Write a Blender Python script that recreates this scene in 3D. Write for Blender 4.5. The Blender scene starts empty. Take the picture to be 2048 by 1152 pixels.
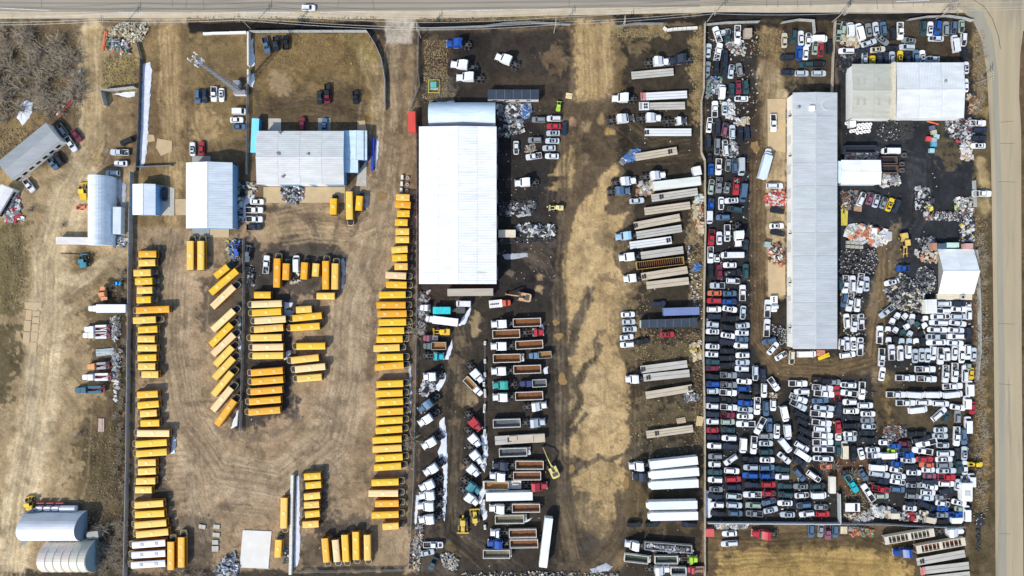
import bpy, math, random
import numpy as np
from mathutils import Vector, Matrix
random.seed(7)
sc = bpy.context.scene
C = sc.collection
R = math.radians
# ---------------------------------------------------------------- camera, sky, sun, exposure
H = 235.0                      # flying height
S = 6.0                        # photograph pixels per metre on the ground
cam_d = bpy.data.cameras.new('camera'); cam = bpy.data.objects.new('camera', cam_d); C.objects.link(cam)
cam.location = (0, 0, H); cam.rotation_euler = (0, 0, 0)
cam_d.sensor_width = 36; cam_d.lens = 36*H/(2048/S); cam_d.clip_end = 6000; cam_d.clip_start = 1
sc.camera = cam
SUN_EL, SHX, SHY = 45.0, 0.66, 0.75          # shadows run towards +x, +y
world = bpy.data.worlds.new('World'); sc.world = world; world.use_nodes = True
wn = world.node_tree.nodes; wl = world.node_tree.links
sky = wn.new('ShaderNodeTexSky'); sky.sky_type = 'NISHITA'; sky.sun_disc = False
sky.sun_elevation = R(SUN_EL)
sky.sun_rotation = math.atan2(-SHX, -SHY)
wl.new(sky.outputs[0], wn['Background'].inputs[0]); wn['Background'].inputs[1].default_value = 0.175
sd = bpy.data.lights.new('sun', 'SUN'); sd.energy = 3.4; sd.angle = R(0.5); sd.color = (1.0, 0.94, 0.83)
sun = bpy.data.objects.new('sun', sd); C.objects.link(sun)
dirv = Vector((SHX*math.cos(R(SUN_EL)), SHY*math.cos(R(SUN_EL)), -math.sin(R(SUN_EL))*math.hypot(SHX, SHY)))
sun.rotation_euler = dirv.to_track_quat('-Z', 'Y').to_euler(); sun.location = (-150, -150, 200)
vs = sc.view_settings; vs.view_transform = 'Standard'; vs.look = 'None'; vs.exposure = 0.25; vs.gamma = 1; vs.use_curve_mapping = False

# ---------------------------------------------------------------- helpers
def W(px, py, h=0.0):
    """ground position of the thing seen at photo pixel (px, py) when the seen point is h metres up"""
    k = (H-h)/H/S
    return ((px-1024)*k, (576-py)*k)
def lin(c):
    return tuple(((x/255)/12.92 if x/255 <= .04045 else ((x/255+.055)/1.055)**2.4) for x in c)
MATS = {}
def mat(name, col, rough=.6, metal=0.0, var=.25, scale=1.5, objcol=False, spec=.5, bump=0.0, stretch=None, rust=None):
    if name in MATS: return MATS[name]
    m = bpy.data.materials.new(name); m.use_nodes = True; MATS[name] = m
    n = m.node_tree.nodes; l = m.node_tree.links; b = n['Principled BSDF']
    b.inputs['Roughness'].default_value = rough; b.inputs['Metallic'].default_value = metal
    b.inputs['Specular IOR Level'].default_value = spec
    tc = n.new('ShaderNodeTexCoord'); nz = n.new('ShaderNodeTexNoise')
    nz.inputs['Scale'].default_value = scale; nz.inputs['Detail'].default_value = 5; nz.inputs['Roughness'].default_value = .65
    vec = tc.outputs['Object']
    if objcol:
        oi = n.new('ShaderNodeObjectInfo'); ad = n.new('ShaderNodeVectorMath'); ad.operation = 'MULTIPLY_ADD'
        cb = n.new('ShaderNodeCombineXYZ'); l.new(oi.outputs['Random'], cb.inputs[0]); l.new(oi.outputs['Random'], cb.inputs[1])
        ad.inputs[1].default_value = (40, 40, 40); l.new(cb.outputs[0], ad.inputs[0]); l.new(vec, ad.inputs[2]); vec = ad.outputs[0]
    if stretch:
        mp = n.new('ShaderNodeMapping'); mp.inputs['Scale'].default_value = stretch; l.new(vec, mp.inputs[0]); vec = mp.outputs[0]
    l.new(vec, nz.inputs['Vector'])
    mr = n.new('ShaderNodeMapRange'); mr.inputs[1].default_value = .25; mr.inputs[2].default_value = .75
    mr.inputs[3].default_value = 1-var; mr.inputs[4].default_value = 1+var*.5
    l.new(nz.outputs['Fac'], mr.inputs[0])
    mx = n.new('ShaderNodeMix'); mx.data_type = 'RGBA'; mx.blend_type = 'MULTIPLY'; mx.inputs[0].default_value = 1
    if objcol: l.new(oi.outputs['Color'], mx.inputs[6])
    else: mx.inputs[6].default_value = (*col, 1)
    l.new(mr.outputs[0], mx.inputs[7])
    out = mx.outputs[2]
    if rust:
        n2 = n.new('ShaderNodeTexNoise'); n2.inputs['Scale'].default_value = rust[1]; n2.inputs['Detail'].default_value = 6
        l.new(vec, n2.inputs['Vector'])
        r2 = n.new('ShaderNodeMapRange'); r2.inputs[1].default_value = rust[2]; r2.inputs[2].default_value = rust[2]+.12; l.new(n2.outputs['Fac'], r2.inputs[0])
        m2 = n.new('ShaderNodeMix'); m2.data_type = 'RGBA'; l.new(r2.outputs[0], m2.inputs[0]); l.new(out, m2.inputs[6]); m2.inputs[7].default_value = (*rust[0], 1)
        out = m2.outputs[2]
    l.new(out, b.inputs['Base Color'])
    if bump:
        bp = n.new('ShaderNodeBump'); bp.inputs['Strength'].default_value = bump; bp.inputs['Distance'].default_value = .1
        l.new(nz.outputs['Fac'], bp.inputs['Height']); l.new(bp.outputs[0], b.inputs['Normal'])
    return m

paint = mat('car_paint', (1,1,1), .35, var=.18, scale=.9, objcol=True, rust=((.12,.10,.08), 1.3, .68))
paint2 = mat('truck_paint', (1,1,1), .4, var=.12, scale=.6, objcol=True)
flat = mat('worn_paint', (1,1,1), .7, var=.3, scale=.8, objcol=True)
roofm = mat('sheet_metal', (1,1,1), .5, var=.20, scale=.30, objcol=True, stretch=(.5,2,1), rust=((.46,.44,.40), .22, .67))
busroof = mat('bus_roof_paint', (1,1,1), .5, var=.26, scale=.7, objcol=True, stretch=(.4,1.6,1), rust=((.42,.30,.14), .9, .66))
busyel = mat('bus_yellow', (.62,.24,.008), .45, var=.15, scale=.8)
glass = mat('dark_glass', (.012,.017,.022), .12, var=.1)
rubber = mat('rubber', (.018,.018,.019), .85)
blackm = mat('black_steel', (.016,.016,.017), .6)
steel = mat('grey_steel', (.30,.31,.32), .45, metal=.3)
chrome = mat('bright_steel', (.6,.61,.62), .3, metal=.6)
whitem = mat('white_paint', (.8,.8,.79), .45, var=.1)
conc = mat('concrete', (.46,.43,.37), .85, var=.25, scale=.7)
wood = mat('weathered_wood', (.36,.29,.19), .85, var=.4, scale=1.0)
snowm = mat('old_snow', (.66,.69,.74), .7, var=.25, scale=.5, spec=.3)
twigm = mat('twig', (.40,.335,.245), .9, var=.4, scale=3)
strawm = mat('dry_straw', (.25,.19,.10), .9, var=.5, scale=.3)
rustm = mat('rust', (.22,.085,.03), .85, var=.5, scale=1.2)
engm = mat('oily_iron', (.085,.082,.078), .6, var=.6, scale=4)

class MB:
    def __init__(s): s.v=[]; s.f=[]; s.m=[]
    def add(s, vs, fs, mi=0):
        o=len(s.v); s.v += [tuple(v) for v in vs]; s.f += [tuple(i+o for i in f) for f in fs]; s.m += [mi]*len(fs)
    def box(s, x0,x1,y0,y1,z0,z1, mi=0, M=None):
        vs=[Vector((x,y,z)) for z in (z0,z1) for y in (y0,y1) for x in (x0,x1)]
        if M is not None: vs=[M@v for v in vs]
        s.add(vs, [(0,2,3,1),(4,5,7,6),(0,1,5,4),(2,6,7,3),(0,4,6,2),(1,3,7,5)], mi)
    def loft(s, rings, mi=0, top=True, bot=False, mtop=None):
        n=len(rings[0]); o=len(s.v)
        for r in rings: s.v += [tuple(p) for p in r]
        for k in range(len(rings)-1):
            for i in range(n):
                j=(i+1)%n; s.f.append((o+k*n+i,o+k*n+j,o+(k+1)*n+j,o+(k+1)*n+i)); s.m.append(mi)
        if top: s.f.append(tuple(o+(len(rings)-1)*n+i for i in range(n))); s.m.append(mi if mtop is None else mtop)
        if bot: s.f.append(tuple(o+n-1-i for i in range(n))); s.m.append(mi)
    def prism(s, poly, z0, z1, mi=0): s.loft([[(x,y,z0) for x,y in poly],[(x,y,z1) for x,y in poly]], mi, True, True)
    def tube(s, a, b, r0, r1=None, n=6, mi=0, cap=True):
        a=Vector(a); b=Vector(b); r1=r0 if r1 is None else r1
        d=(b-a); q=d.to_track_quat('Z','Y')
        ring=lambda c,r:[c+q@Vector((r*math.cos(2*math.pi*i/n), r*math.sin(2*math.pi*i/n),0)) for i in range(n)]
        s.loft([ring(a,r0),ring(b,r1)], mi, cap, cap)
    def torus(s, c, R0, r, n=12, k=4, mi=0, M=None):
        vs=[];fs=[]
        for i in range(n):
            a=2*math.pi*i/n
            for j in range(k):
                t=2*math.pi*j/k
                v=Vector(((R0+r*math.cos(t))*math.cos(a),(R0+r*math.cos(t))*math.sin(a),r*math.sin(t)*1.3))
                if M is not None: v=M@v
                vs.append(v+Vector(c))
        for i in range(n):
            for j in range(k):
                fs.append((i*k+j,((i+1)%n)*k+j,((i+1)%n)*k+(j+1)%k,i*k+(j+1)%k))
        s.add(vs,fs,mi)
    def mesh(s, name, mats):
        me=bpy.data.meshes.new(name); me.from_pydata(s.v,[],s.f)
        for m in (mats if isinstance(mats,(list,tuple)) else [mats]): me.materials.append(m)
        me.polygons.foreach_set('material_index', s.m); me.validate(); me.update(); return me

def rr(x0,x1,w,rf,rk,n=3):
    """rounded plan outline, counter-clockwise"""
    p=[]; h=w/2
    for (cx,cy,r,a0) in ((x1-rf,h-rf,rf,0),(x0+rk,h-rk,rk,90),(x0+rk,-h+rk,rk,180),(x1-rf,-h+rf,rf,270)):
        for i in range(n+1):
            a=R(a0+90*i/n); p.append((cx+r*math.cos(a), cy+r*math.sin(a)))
    return p
def ring(poly,z,k=1.0,dx=0): return [(x*k+dx,y*k,z) for x,y in poly]

def ob(name, me, parent=None, loc=(0,0,0), rz=0, col=None, scl=None):
    o=bpy.data.objects.new(name, me); C.objects.link(o)
    o.location=loc
    if rz: o.rotation_euler=(0,0,rz)
    if col is not None: o.color=(*col[:3],1)
    if scl: o.scale=scl
    if parent is not None: o.parent=parent
    return o
ALL=[]
def tag(o, label, cat, group=None, kind=None):
    if label: o['label']=label
    if cat: o['category']=cat
    if group: o['group']=group
    if kind: o['kind']=kind
    return o
def thing(name, label, cat, px, py, ang=0, h=0.0, group=None):
    x,y=W(px,py,h); o=ob(name,None,None,(x,y,0),R(ang)); o.empty_display_size=.5
    return tag(o,label,cat,group)
def part(name, mb, mats, parent, col=None, label=None):
    o=ob(name, mb.mesh(name,mats) if isinstance(mb,MB) else mb, parent, col=col)
    if label: o['label']=label
    return o
AUTO=[]     # vehicles that get their label from look + neighbours
# ---------------------------------------------------------------- ground: one sheet, its soil colours laid out in plan
def vnoise(X, Y, lam, seed):
    rs=np.random.RandomState(seed); g=rs.rand(256,256)
    x=X/lam; y=Y/lam; xi=np.floor(x).astype(int); yi=np.floor(y).astype(int); fx=x-xi; fy=y-yi
    fx=fx*fx*(3-2*fx); fy=fy*fy*(3-2*fy); a=xi%256; b=yi%256; a1=(a+1)%256; b1=(b+1)%256
    return (g[a,b]*(1-fx)+g[a1,b]*fx)*(1-fy)+(g[a,b1]*(1-fx)+g[a1,b1]*fx)*fy
def fbm(X,Y,lam,seed,o=4):
    t=0;a=1;s=0
    for k in range(o): t=t+a*vnoise(X+k*37.1,Y+k*11.3,lam/2**k,seed+k); s+=a; a*=.55
    return t/s*2-1
gx=np.concatenate([np.array([-16000,-8000,-4000,-2000,-1200,-800,-500]), np.arange(-300,-20,8), np.arange(-20,2068,2.3), np.arange(2070,2350,8), np.array([2600,2900,3300,4200,6200,10000,18000])])
gy=np.concatenate([np.array([-16000,-8000,-4000,-2000,-1200,-800,-500]), np.arange(-240,-12,8), np.arange(-12,1164,2.3), np.arange(1166,1400,8), np.array([1600,1900,2300,3200,5200,9000,17000])])
PX,PY=np.meshgrid(gx,gy)
n1=fbm(PX,PY,60,1); n2=fbm(PX,PY,60,11); n3=fbm(PX,PY,16,21); n4=fbm(PX,PY,7,31,3); n5=fbm(PX,PY,140,41)
n6=fbm(PX,PY,5,81,2); WX=PX+7*n1+4.5*fbm(PX,PY,17,51)+2.4*fbm(PX,PY,6,55,2); WY=PY+7*n2+4.5*fbm(PX,PY,17,61)+2.4*fbm(PX,PY,6,65,2)
col=np.zeros(PX.shape+(3,)); col[:]=lin((122,102,76))
def blend(mask, c):
    m=mask[...,None]; c=np.array(lin(c)); globals()['col']=col*(1-m)+c*m
def sstep(d,s): t=np.clip(d/s*.5+.5,0,1); return t*t*(3-2*t)
def poly(pts, c, soft=5, op=1.0, warp=1.0, brk=0.0):
    """soil patch: polygon in plan, ragged edge"""
    xs=[p[0] for p in pts]; ys=[p[1] for p in pts]; g=soft+26
    i0,i1=np.searchsorted(gx,[min(xs)-g,max(xs)+g]); j0,j1=np.searchsorted(gy,[min(ys)-g,max(ys)+g]); sl=(slice(j0,j1),slice(i0,i1))
    X=PX[sl]+(WX[sl]-PX[sl])*warp; Y=PY[sl]+(WY[sl]-PY[sl])*warp
    d=np.full(X.shape,1e9); ins=np.zeros(X.shape,bool); n=len(pts)
    for i in range(n):
        x0,y0=pts[i]; x1,y1=pts[(i+1)%n]; ex,ey=x1-x0,y1-y0; L=ex*ex+ey*ey+1e-9
        t=np.clip(((X-x0)*ex+(Y-y0)*ey)/L,0,1); d=np.minimum(d,np.hypot(X-x0-t*ex,Y-y0-t*ey))
        c1=((y0<=Y)&(y1>Y))|((y1<=Y)&(y0>Y)); xi=x0+(Y-y0)/(ey if abs(ey)>1e-9 else 1e-9)*ex; ins^=c1&(X<xi)
    sdv=np.where(ins,d,-d)+(brk*1.3+.5)*(n3[sl]*.7+n4[sl]*.6+n6[sl]*.35)*soft; soft=max(2.2,soft*.62)
    m=sstep(sdv,soft)*op; cc=np.array(lin(c)); col[sl]=col[sl]*(1-m[...,None])+cc*m[...,None]
def stroke(pts, w, c, soft=4, op=1.0, warp=1.0, brk=0.0):
    xs=[p[0] for p in pts]; ys=[p[1] for p in pts]; g=w+soft+26
    i0,i1=np.searchsorted(gx,[min(xs)-g,max(xs)+g]); j0,j1=np.searchsorted(gy,[min(ys)-g,max(ys)+g]); sl=(slice(j0,j1),slice(i0,i1))
    X=PX[sl]+(WX[sl]-PX[sl])*warp; Y=PY[sl]+(WY[sl]-PY[sl])*warp; d=np.full(X.shape,1e9)
    for (x0,y0),(x1,y1) in zip(pts[:-1],pts[1:]):
        ex,ey=x1-x0,y1-y0; L=ex*ex+ey*ey+1e-9; t=np.clip(((X-x0)*ex+(Y-y0)*ey)/L,0,1); d=np.minimum(d,np.hypot(X-x0-t*ex,Y-y0-t*ey))
    m=sstep(w/2-d+(brk*1.3+.4)*(n3[sl]*.7+n4[sl]*.6+n6[sl]*.35)*soft,max(2.0,soft*.62))*op; cc=np.array(lin(c)); col[sl]=col[sl]*(1-m[...,None])+cc*m[...,None]
def ell(cx,cy,rx,ry,c,soft=6,op=1.0,brk=1.0):
    poly([(cx+rx*math.cos(a),cy+ry*math.sin(a)) for a in np.linspace(0,2*math.pi,15)[:-1]],c,soft,op,.7,brk)
def rect(x0,y0,x1,y1,c,soft=5,op=1.0,warp=1.0,brk=0.0): poly([(x0,y0),(x1,y0),(x1,y1),(x0,y1)],c,soft,op,warp,brk)
TAN=(190,166,124); LT=(208,186,144); BR=(118,98,72); DK=(70,62,53); OIL=(54,51,50); OLV=(146,130,80); DRY=(166,142,92); GRY=(92,87,80)
# west side
rect(-900,330,268,1500,(172,150,112),14)
rect(-900,60,170,330,(112,98,74),12); rect(-900,-300,1990,48,(120,104,76),10)
poly([(-20,440),(45,440),(62,520),(40,620),(-20,640)],(112,100,66),14,.95,1,2)
poly([(-20,640),(30,650),(45,740),(10,800),(-20,810)],(96,86,60),14,.95,1,2); stroke([(66,690),(72,640),(68,610)],5,(140,120,84),4,.8); stroke([(52,905),(48,960),(34,1000),(14,1060),(8,1110)],9,(148,124,84),5,.9,1,1)
poly([(100,465),(200,500),(205,560),(150,600),(112,590),(100,540)],(128,110,78),10,.9,1,1.5)
poly([(165,620),(262,560),(262,1152),(185,1152),(150,1040),(160,860),(210,760),(175,700)],(104,90,64),14,.95,1,2); poly([(222,560),(263,550),(261,1020),(226,1010),(216,820),(236,700)],(78,68,50),10,.95,1,2.2); poly([(170,870),(225,850),(230,960),(190,990),(165,930)],(84,74,50),12,.9,1,2)
poly([(150,850),(190,830),(200,900),(160,905)],(96,84,60),10,.8,1,1.5)
stroke([(10,1180),(30,1000),(70,800),(100,600),(95,520),(130,400),(185,290),(188,200),(182,60)],46,LT,12); stroke([(20,1180),(40,1000),(80,800),(96,640),(100,520),(150,390)],72,LT,16,.9)
stroke([(10,1180),(16,1040),(60,900),(66,760)],16,(214,196,160),8,.8); stroke([(50,900),(30,1010),(5,1100)],6,(150,130,92),4,.8)
stroke([(70,600),(66,680),(60,780)],22,(205,188,155),8,.8,.5)
stroke([(95,560),(160,560),(210,520)],24,LT,10)
poly([(0,310),(30,380),(0,460)],DRY,10,.8); poly([(0,245),(60,220),(90,240),(0,310)],(150,128,84),10,.8,1,1.5)
# north-west lots
poly([(200,112),(276,108),(274,178),(206,184)],OLV,7,1,1,1); rect(168,55,204,330,(176,152,104),9); poly([(205,185),(265,195),(270,290),(230,320),(200,260)],(150,128,92),10,.9)
rect(212,58,290,108,(160,142,100),12,.9,1,2)
poly([(285,50),(372,50),(372,460),(268,460),(268,345),(286,330)],(140,118,80),8); stroke([(335,40),(340,150),(345,300),(348,460)],34,(184,156,108),12,.9); stroke([(330,100),(338,260),(345,420)],3,(150,124,84),3,.6)
poly([(285,120),(325,130),(322,330),(284,330)],(128,106,74),10,.8,1,1)
poly([(376,64),(494,64),(494,345),(470,330),(376,330)],(136,116,78),10,1,1,.6); poly([(376,210),(420,200),(440,260),(420,290),(380,290)],(178,152,106),12,.8,1,1.5); poly([(400,100),(480,95),(480,160),(420,165)],(120,102,68),14,.6,1,2)
poly([(380,290),(494,280),(494,345),(380,335)],(104,88,66),12,.8,1,1)
poly([(497,62),(738,62),(766,115),(776,225),(740,300),(497,300)],(134,112,72),8,1,1,.5)
poly([(505,180),(720,175),(735,262),(505,262)],(92,80,62),26,.85,1,1.5); ell(560,165,26,24,(172,148,112),10,.7); ell(620,110,60,30,(146,122,76),16,.6); stroke([(735,120),(760,180),(752,225)],30,(176,154,108),10,.8)
stroke([(700,70),(740,110)],30,(150,134,80),14,.7)
poly([(776,80),(836,80),(838,380),(770,390),(735,300),(776,225)],(140,118,88),9); stroke([(790,90),(786,160),(790,240)],18,(172,148,108),8,.8,1,.5); stroke([(812,90),(800,200),(790,330),(770,400)],10,(104,88,68),7,.7,1,1); stroke([(822,100),(812,220),(806,300)],9,(164,140,100),6,.7)
for k in range(6): stroke([(782+k*7,240),(780+k*6,320),(764+k*9,400),(750+k*10,470)],2.2,(112,94,72) if k%2 else (176,152,112),2.5,.55,.4)
# bus yard
poly([(268,455),(372,455),(480,470),(520,400),(690,395),(735,345),(770,390),(836,380),(836,1152),(262,1152)],(172,148,114),9)
poly([(600,430),(650,440),(700,470),(690,500),(640,470)],(186,162,120),8,.8); ell(560,470,36,24,(180,156,116),9,.9); ell(655,450,22,36,(188,164,122),9,.85); ell(735,490,30,34,(172,148,112),12,.6)
stroke([(540,420),(600,425),(625,450),(632,500)],14,(104,90,74),6,.9,1,1); stroke([(680,440),(664,470),(672,500),(700,480),(712,455),(728,430)],8,(104,92,78),5,.85,1,1)
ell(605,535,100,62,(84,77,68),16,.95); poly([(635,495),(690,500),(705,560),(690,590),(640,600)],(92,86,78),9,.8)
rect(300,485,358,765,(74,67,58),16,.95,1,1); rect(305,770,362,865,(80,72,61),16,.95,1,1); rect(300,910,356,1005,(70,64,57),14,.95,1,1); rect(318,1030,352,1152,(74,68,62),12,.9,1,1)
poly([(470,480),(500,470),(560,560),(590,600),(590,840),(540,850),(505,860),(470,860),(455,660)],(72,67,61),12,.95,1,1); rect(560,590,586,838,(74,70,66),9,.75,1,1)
poly([(400,560),(470,500),(490,540),(480,660),(400,650)],(96,86,70),14,.9,1,1.4)
stroke([(340,560),(330,700),(345,850),(360,960),(400,1020)],56,(192,168,132),22,.85); stroke([(720,560),(700,700),(690,820),(640,930),(560,970),(450,960)],70,(196,173,138),26,.85)
stroke([(425,858),(500,876),(560,862),(600,842)],12,(118,104,86),7,.7,1,1.5); ell(535,902,40,14,(142,122,92),8,.7,2)
stroke([(360,775),(370,808),(420,805),(470,790)],4,(118,104,84),3,.8); stroke([(628,895),(626,915),(630,945)],7,(88,80,74),4,.9)
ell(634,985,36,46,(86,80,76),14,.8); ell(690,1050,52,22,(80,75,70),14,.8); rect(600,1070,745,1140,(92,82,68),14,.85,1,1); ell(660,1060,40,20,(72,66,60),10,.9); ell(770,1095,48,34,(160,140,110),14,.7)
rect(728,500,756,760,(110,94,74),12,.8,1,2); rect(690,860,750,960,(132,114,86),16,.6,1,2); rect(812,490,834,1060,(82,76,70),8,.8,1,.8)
poly([(355,1010),(420,1030),(440,1100),(400,1152),(355,1152)],(98,88,76),14,.8,1,1.5); ell(410,1045,16,18,(72,68,66),8,.7,1.5)
for k in range(9): stroke([(396+k*2,1060),(420+k*8,1020-k*2),(470+k*5,985+k*4)],2,(104,92,78),2.5,.6,.5)
for k in range(10): stroke([(330,905+k*11),(350,903+k*11+random.uniform(-4,4)),(372,902+k*11)],2.4,(96,86,74),3,.5,.5)
for q in range(26):
    x=random.uniform(360,740); y=random.uniform(870,1040); a=random.uniform(-1,1); stroke([(x,y),(x+25*math.cos(a),y+25*math.sin(a)),(x+48*math.cos(a+.25),y+48*math.sin(a+.25))],1.8,(138,120,94),2.5,.4,.6)
# trees / brush strip along bottom
rect(-200,1142,1420,1500,(74,66,54),8,1,1,1); rect(180,1020,262,1152,(84,74,58),12,.8,1,1)
# truck yards
poly([(836,60),(1140,55),(1150,200),(1100,260),(1130,330),(1120,620),(1125,1152),(832,1152),(836,570)],(66,59,51),9)
poly([(845,75),(895,80),(900,175),(850,180)],(96,78,56),10,.9,1,2); rect(915,60,985,130,(46,42,40),16,.8,1,1); rect(1000,150,1140,215,(84,72,58),12,.7,1,1); ell(1112,115,26,20,(128,106,78),10,.7,2); rect(848,150,910,195,(120,112,98),14,.7,1,1)
rect(990,250,1118,620,(52,49,47),14,.85,1,1); 
for (x,y,a,b) in ((920,690,12,16),(912,730,10,20),(925,790,22,26),(940,800,20,12),(917,722,16,7),(950,648,8,30),(930,930,7,9),(905,840,10,5)): ell(x,y,a,b,(160,140,104),4,.9,1.6)
poly([(1030,455),(1108,460),(1105,540),(1060,540)],(98,86,72),10,.7,1,1.5); ell(1082,555,8,7,(176,152,112),3); ell(1080,578,7,8,(172,148,110),3); ell(1022,545,9,6,(110,100,86),4)
rect(835,1060,900,1145,(92,82,70),12,.8,1,2)
for k in range(8): stroke([(893+k*3,860),(896+k*3,1000),(905+k*4,1060),(940+k*9,1100),(990+k*9,1130)],2.6,(58,54,51) if k%2 else (98,88,74),3,.55,.6)
ell(902,1100,12,14,(112,98,66),6,.8)
# the long tan drive and its dark run-off
poly([(1118,620),(1128,470),(1150,380),(1146,300),(1136,210),(1150,60),(1232,52),(1240,200),(1255,330),(1280,430),(1260,600),(1262,900),(1262,1060),(1200,1152),(1120,1152)],(112,97,74),9)
poly([(1152,40),(1222,40),(1232,130),(1225,170),(1200,200),(1155,205),(1150,120)],(180,154,106),7,1,1,1)
for k in range(5): stroke([(1168+k*8,60),(1170+k*9,150),(1172+k*9,230)],2.5,(134,112,78),3,.6,.4)
poly([(1094,352),(1120,320),(1140,285),(1147,290),(1147,350),(1110,352)],(190,162,110),4,1,1,1); poly([(1092,380),(1110,362),(1142,355),(1138,368),(1110,382)],(176,150,104),4,1,1,1); ell(1140,385,6,20,(176,150,104),4); ell(1172,252,10,14,(158,134,100),4); ell(1147,245,9,10,(168,136,104),5); ell(1150,318,8,9,(156,134,98),3); ell(1158,275,7,16,(134,112,86),6,.7); ell(1210,215,10,8,(158,130,92),3); ell(1238,212,9,8,(160,136,98),3); ell(1204,238,9,12,(158,134,92),4); ell(1221,262,12,8,(176,146,88),4); ell(1180,340,8,6,(140,120,96),5,.7)
poly([(1192,372),(1205,345),(1232,322),(1235,345),(1222,372),(1214,400),(1220,425),(1262,425),(1250,442),(1232,470),(1225,490),(1228,520),(1240,545),(1262,560),(1256,620),(1232,640),(1236,690),(1255,740),(1264,830),(1268,880),(1240,925),(1252,940),(1246,985),(1232,1040),(1200,1076),(1172,1062),(1150,1020),(1140,960),(1126,900),(1142,830),(1152,780),(1142,730),(1130,690),(1132,640),(1118,590),(1128,500),(1152,430),(1172,392)],(192,164,114),4,1,1,.8)
poly([(1118,205),(1232,200),(1240,320),(1200,345),(1188,380),(1160,400),(1150,430),(1128,470),(1118,420),(1150,360),(1149,290),(1130,230)],(98,84,64),6,.9,1,1); ell(1172,252,10,14,(162,138,104),3); ell(1147,245,9,10,(168,136,104),3); ell(1158,275,7,14,(134,112,86),4,.7); ell(1204,238,9,11,(160,136,94),3); ell(1221,262,12,8,(176,146,88),3); ell(1172,318,7,12,(150,128,96),4); ell(1185,800,52,70,(196,172,126),26,.6); ell(1180,520,38,70,(194,168,120),22,.6)
stroke([(1140,700),(1150,650),(1180,582)],24,(96,86,72),5,.95,1,1.2); stroke([(1128,880),(1140,845),(1160,800),(1146,772),(1165,738),(1190,716),(1196,690)],15,(84,75,62),5,.95,1,1); stroke([(1190,716),(1186,680),(1206,660)],8,(98,86,70),4,.9,1,1)
stroke([(1170,832),(1150,850),(1132,880)],9,(92,84,74),4,.9,1,1); stroke([(1130,950),(1168,935),(1196,912),(1220,918),(1262,900)],10,(80,72,60),4,.95,1,1.2); ell(1150,930,26,18,(92,82,70),7,.9)
stroke([(1238,990),(1240,1020),(1250,1060),(1246,1090)],16,(84,76,66),5,.9,1,1); ell(1195,960,40,20,(182,158,106),16,.6)
stroke([(1160,1000),(1190,1060),(1180,1110),(1140,1130)],40,(92,82,66),16,.8,1,1.5); stroke([(1204,1040),(1222,1075)],20,(120,104,76),8,.8); ell(1175,1090,20,22,(80,74,66),10,.8)
stroke([(1120,560),(1118,640),(1122,760),(1118,900),(1125,1000)],22,(86,78,68),8,.85,1,1); stroke([(1228,480),(1200,470)],30,(130,112,82),10,.7,1,2); ell(1208,555,14,8,(124,106,80),5,.8,2)
# trailer yard
poly([(1232,50),(1405,50),(1405,1152),(1250,1152),(1262,1060),(1262,900),(1250,700),(1250,600),(1280,560),(1258,480),(1270,420),(1240,330),(1230,200),(1240,120)],(66,59,48),8,1,1,1)
poly([(1228,56),(1330,48),(1335,70),(1240,76)],(150,132,88),8,.9,1,2); ell(1270,90,36,14,(122,106,74),9,.8,2); poly([(1216,80),(1244,80),(1256,180),(1232,190)],(126,106,72),9,.8,1,2)
poly([(1382,60),(1406,50),(1406,240),(1385,240)],(150,130,86),8,.85,1,2); poly([(1378,420),(1408,400),(1408,620),(1384,620)],(146,128,92),8,.85,1,2)
rect(1232,560,1275,720,(128,110,78),14,.8,1,2); rect(1262,680,1390,730,(110,96,68),14,.8,1,2.5); rect(1262,800,1400,870,(104,92,66),16,.8,1,2.5); rect(1255,880,1400,925,(88,80,64),12,.8,1,2)
ell(1270,1000,30,40,(110,94,64),14,.8,2); ell(1330,1040,60,20,(96,84,62),10,.8,2)
rect(1240,560,1260,610,(160,138,100),8,.7,1,2)
# wreckers: west part
poly([(1408,46),(1668,40),(1680,700),(1950,700),(1950,1050),(1408,1046)],(60,54,46),8)
poly([(1520,55),(1566,55),(1570,190),(1575,560),(1530,620),(1520,460),(1512,240)],(140,118,84),9)
poly([(1525,70),(1555,60),(1560,130),(1548,190),(1530,190)],(168,142,92),9,.9,1,1.5); poly([(1512,140),(1528,110),(1560,140),(1572,190),(1572,340),(1534,340),(1526,260),(1512,200)],(196,174,132),6,1,1,.8)
poly([(1528,330),(1572,330),(1572,590),(1530,620),(1534,560),(1524,490),(1530,440)],(188,166,126),6,1,1,1); stroke([(1512,240),(1514,400),(1516,560),(1518,680),(1545,735),(1620,748)],30,(106,88,64),9,.95); stroke([(1510,600),(1514,690),(1540,735)],3,(80,68,52),2.5,.7,.5); stroke([(1522,600),(1526,680),(1556,725)],3,(80,68,52),2.5,.7,.5); ell(1510,292,14,18,(116,92,56),6,.9)
poly([(1530,690),(1700,725),(1770,690),(1760,860),(1740,880),(1700,780),(1560,760),(1525,720)],(110,94,68),9,.95,1,1); stroke([(1560,800),(1572,840)],26,(118,100,60),8,.8)
for k in range(5): stroke([(1530+k*6,690),(1548+k*6,722-k*2),(1590,738-k*3),(1660,735-k*4)],2.2,(78,66,50) if k%2 else (140,120,80),2.5,.6,.5)
rect(1566,60,1665,180,(86,76,60),10,.9,1,1); ell(1590,160,30,10,(120,104,78),8,.7,2)
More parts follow.
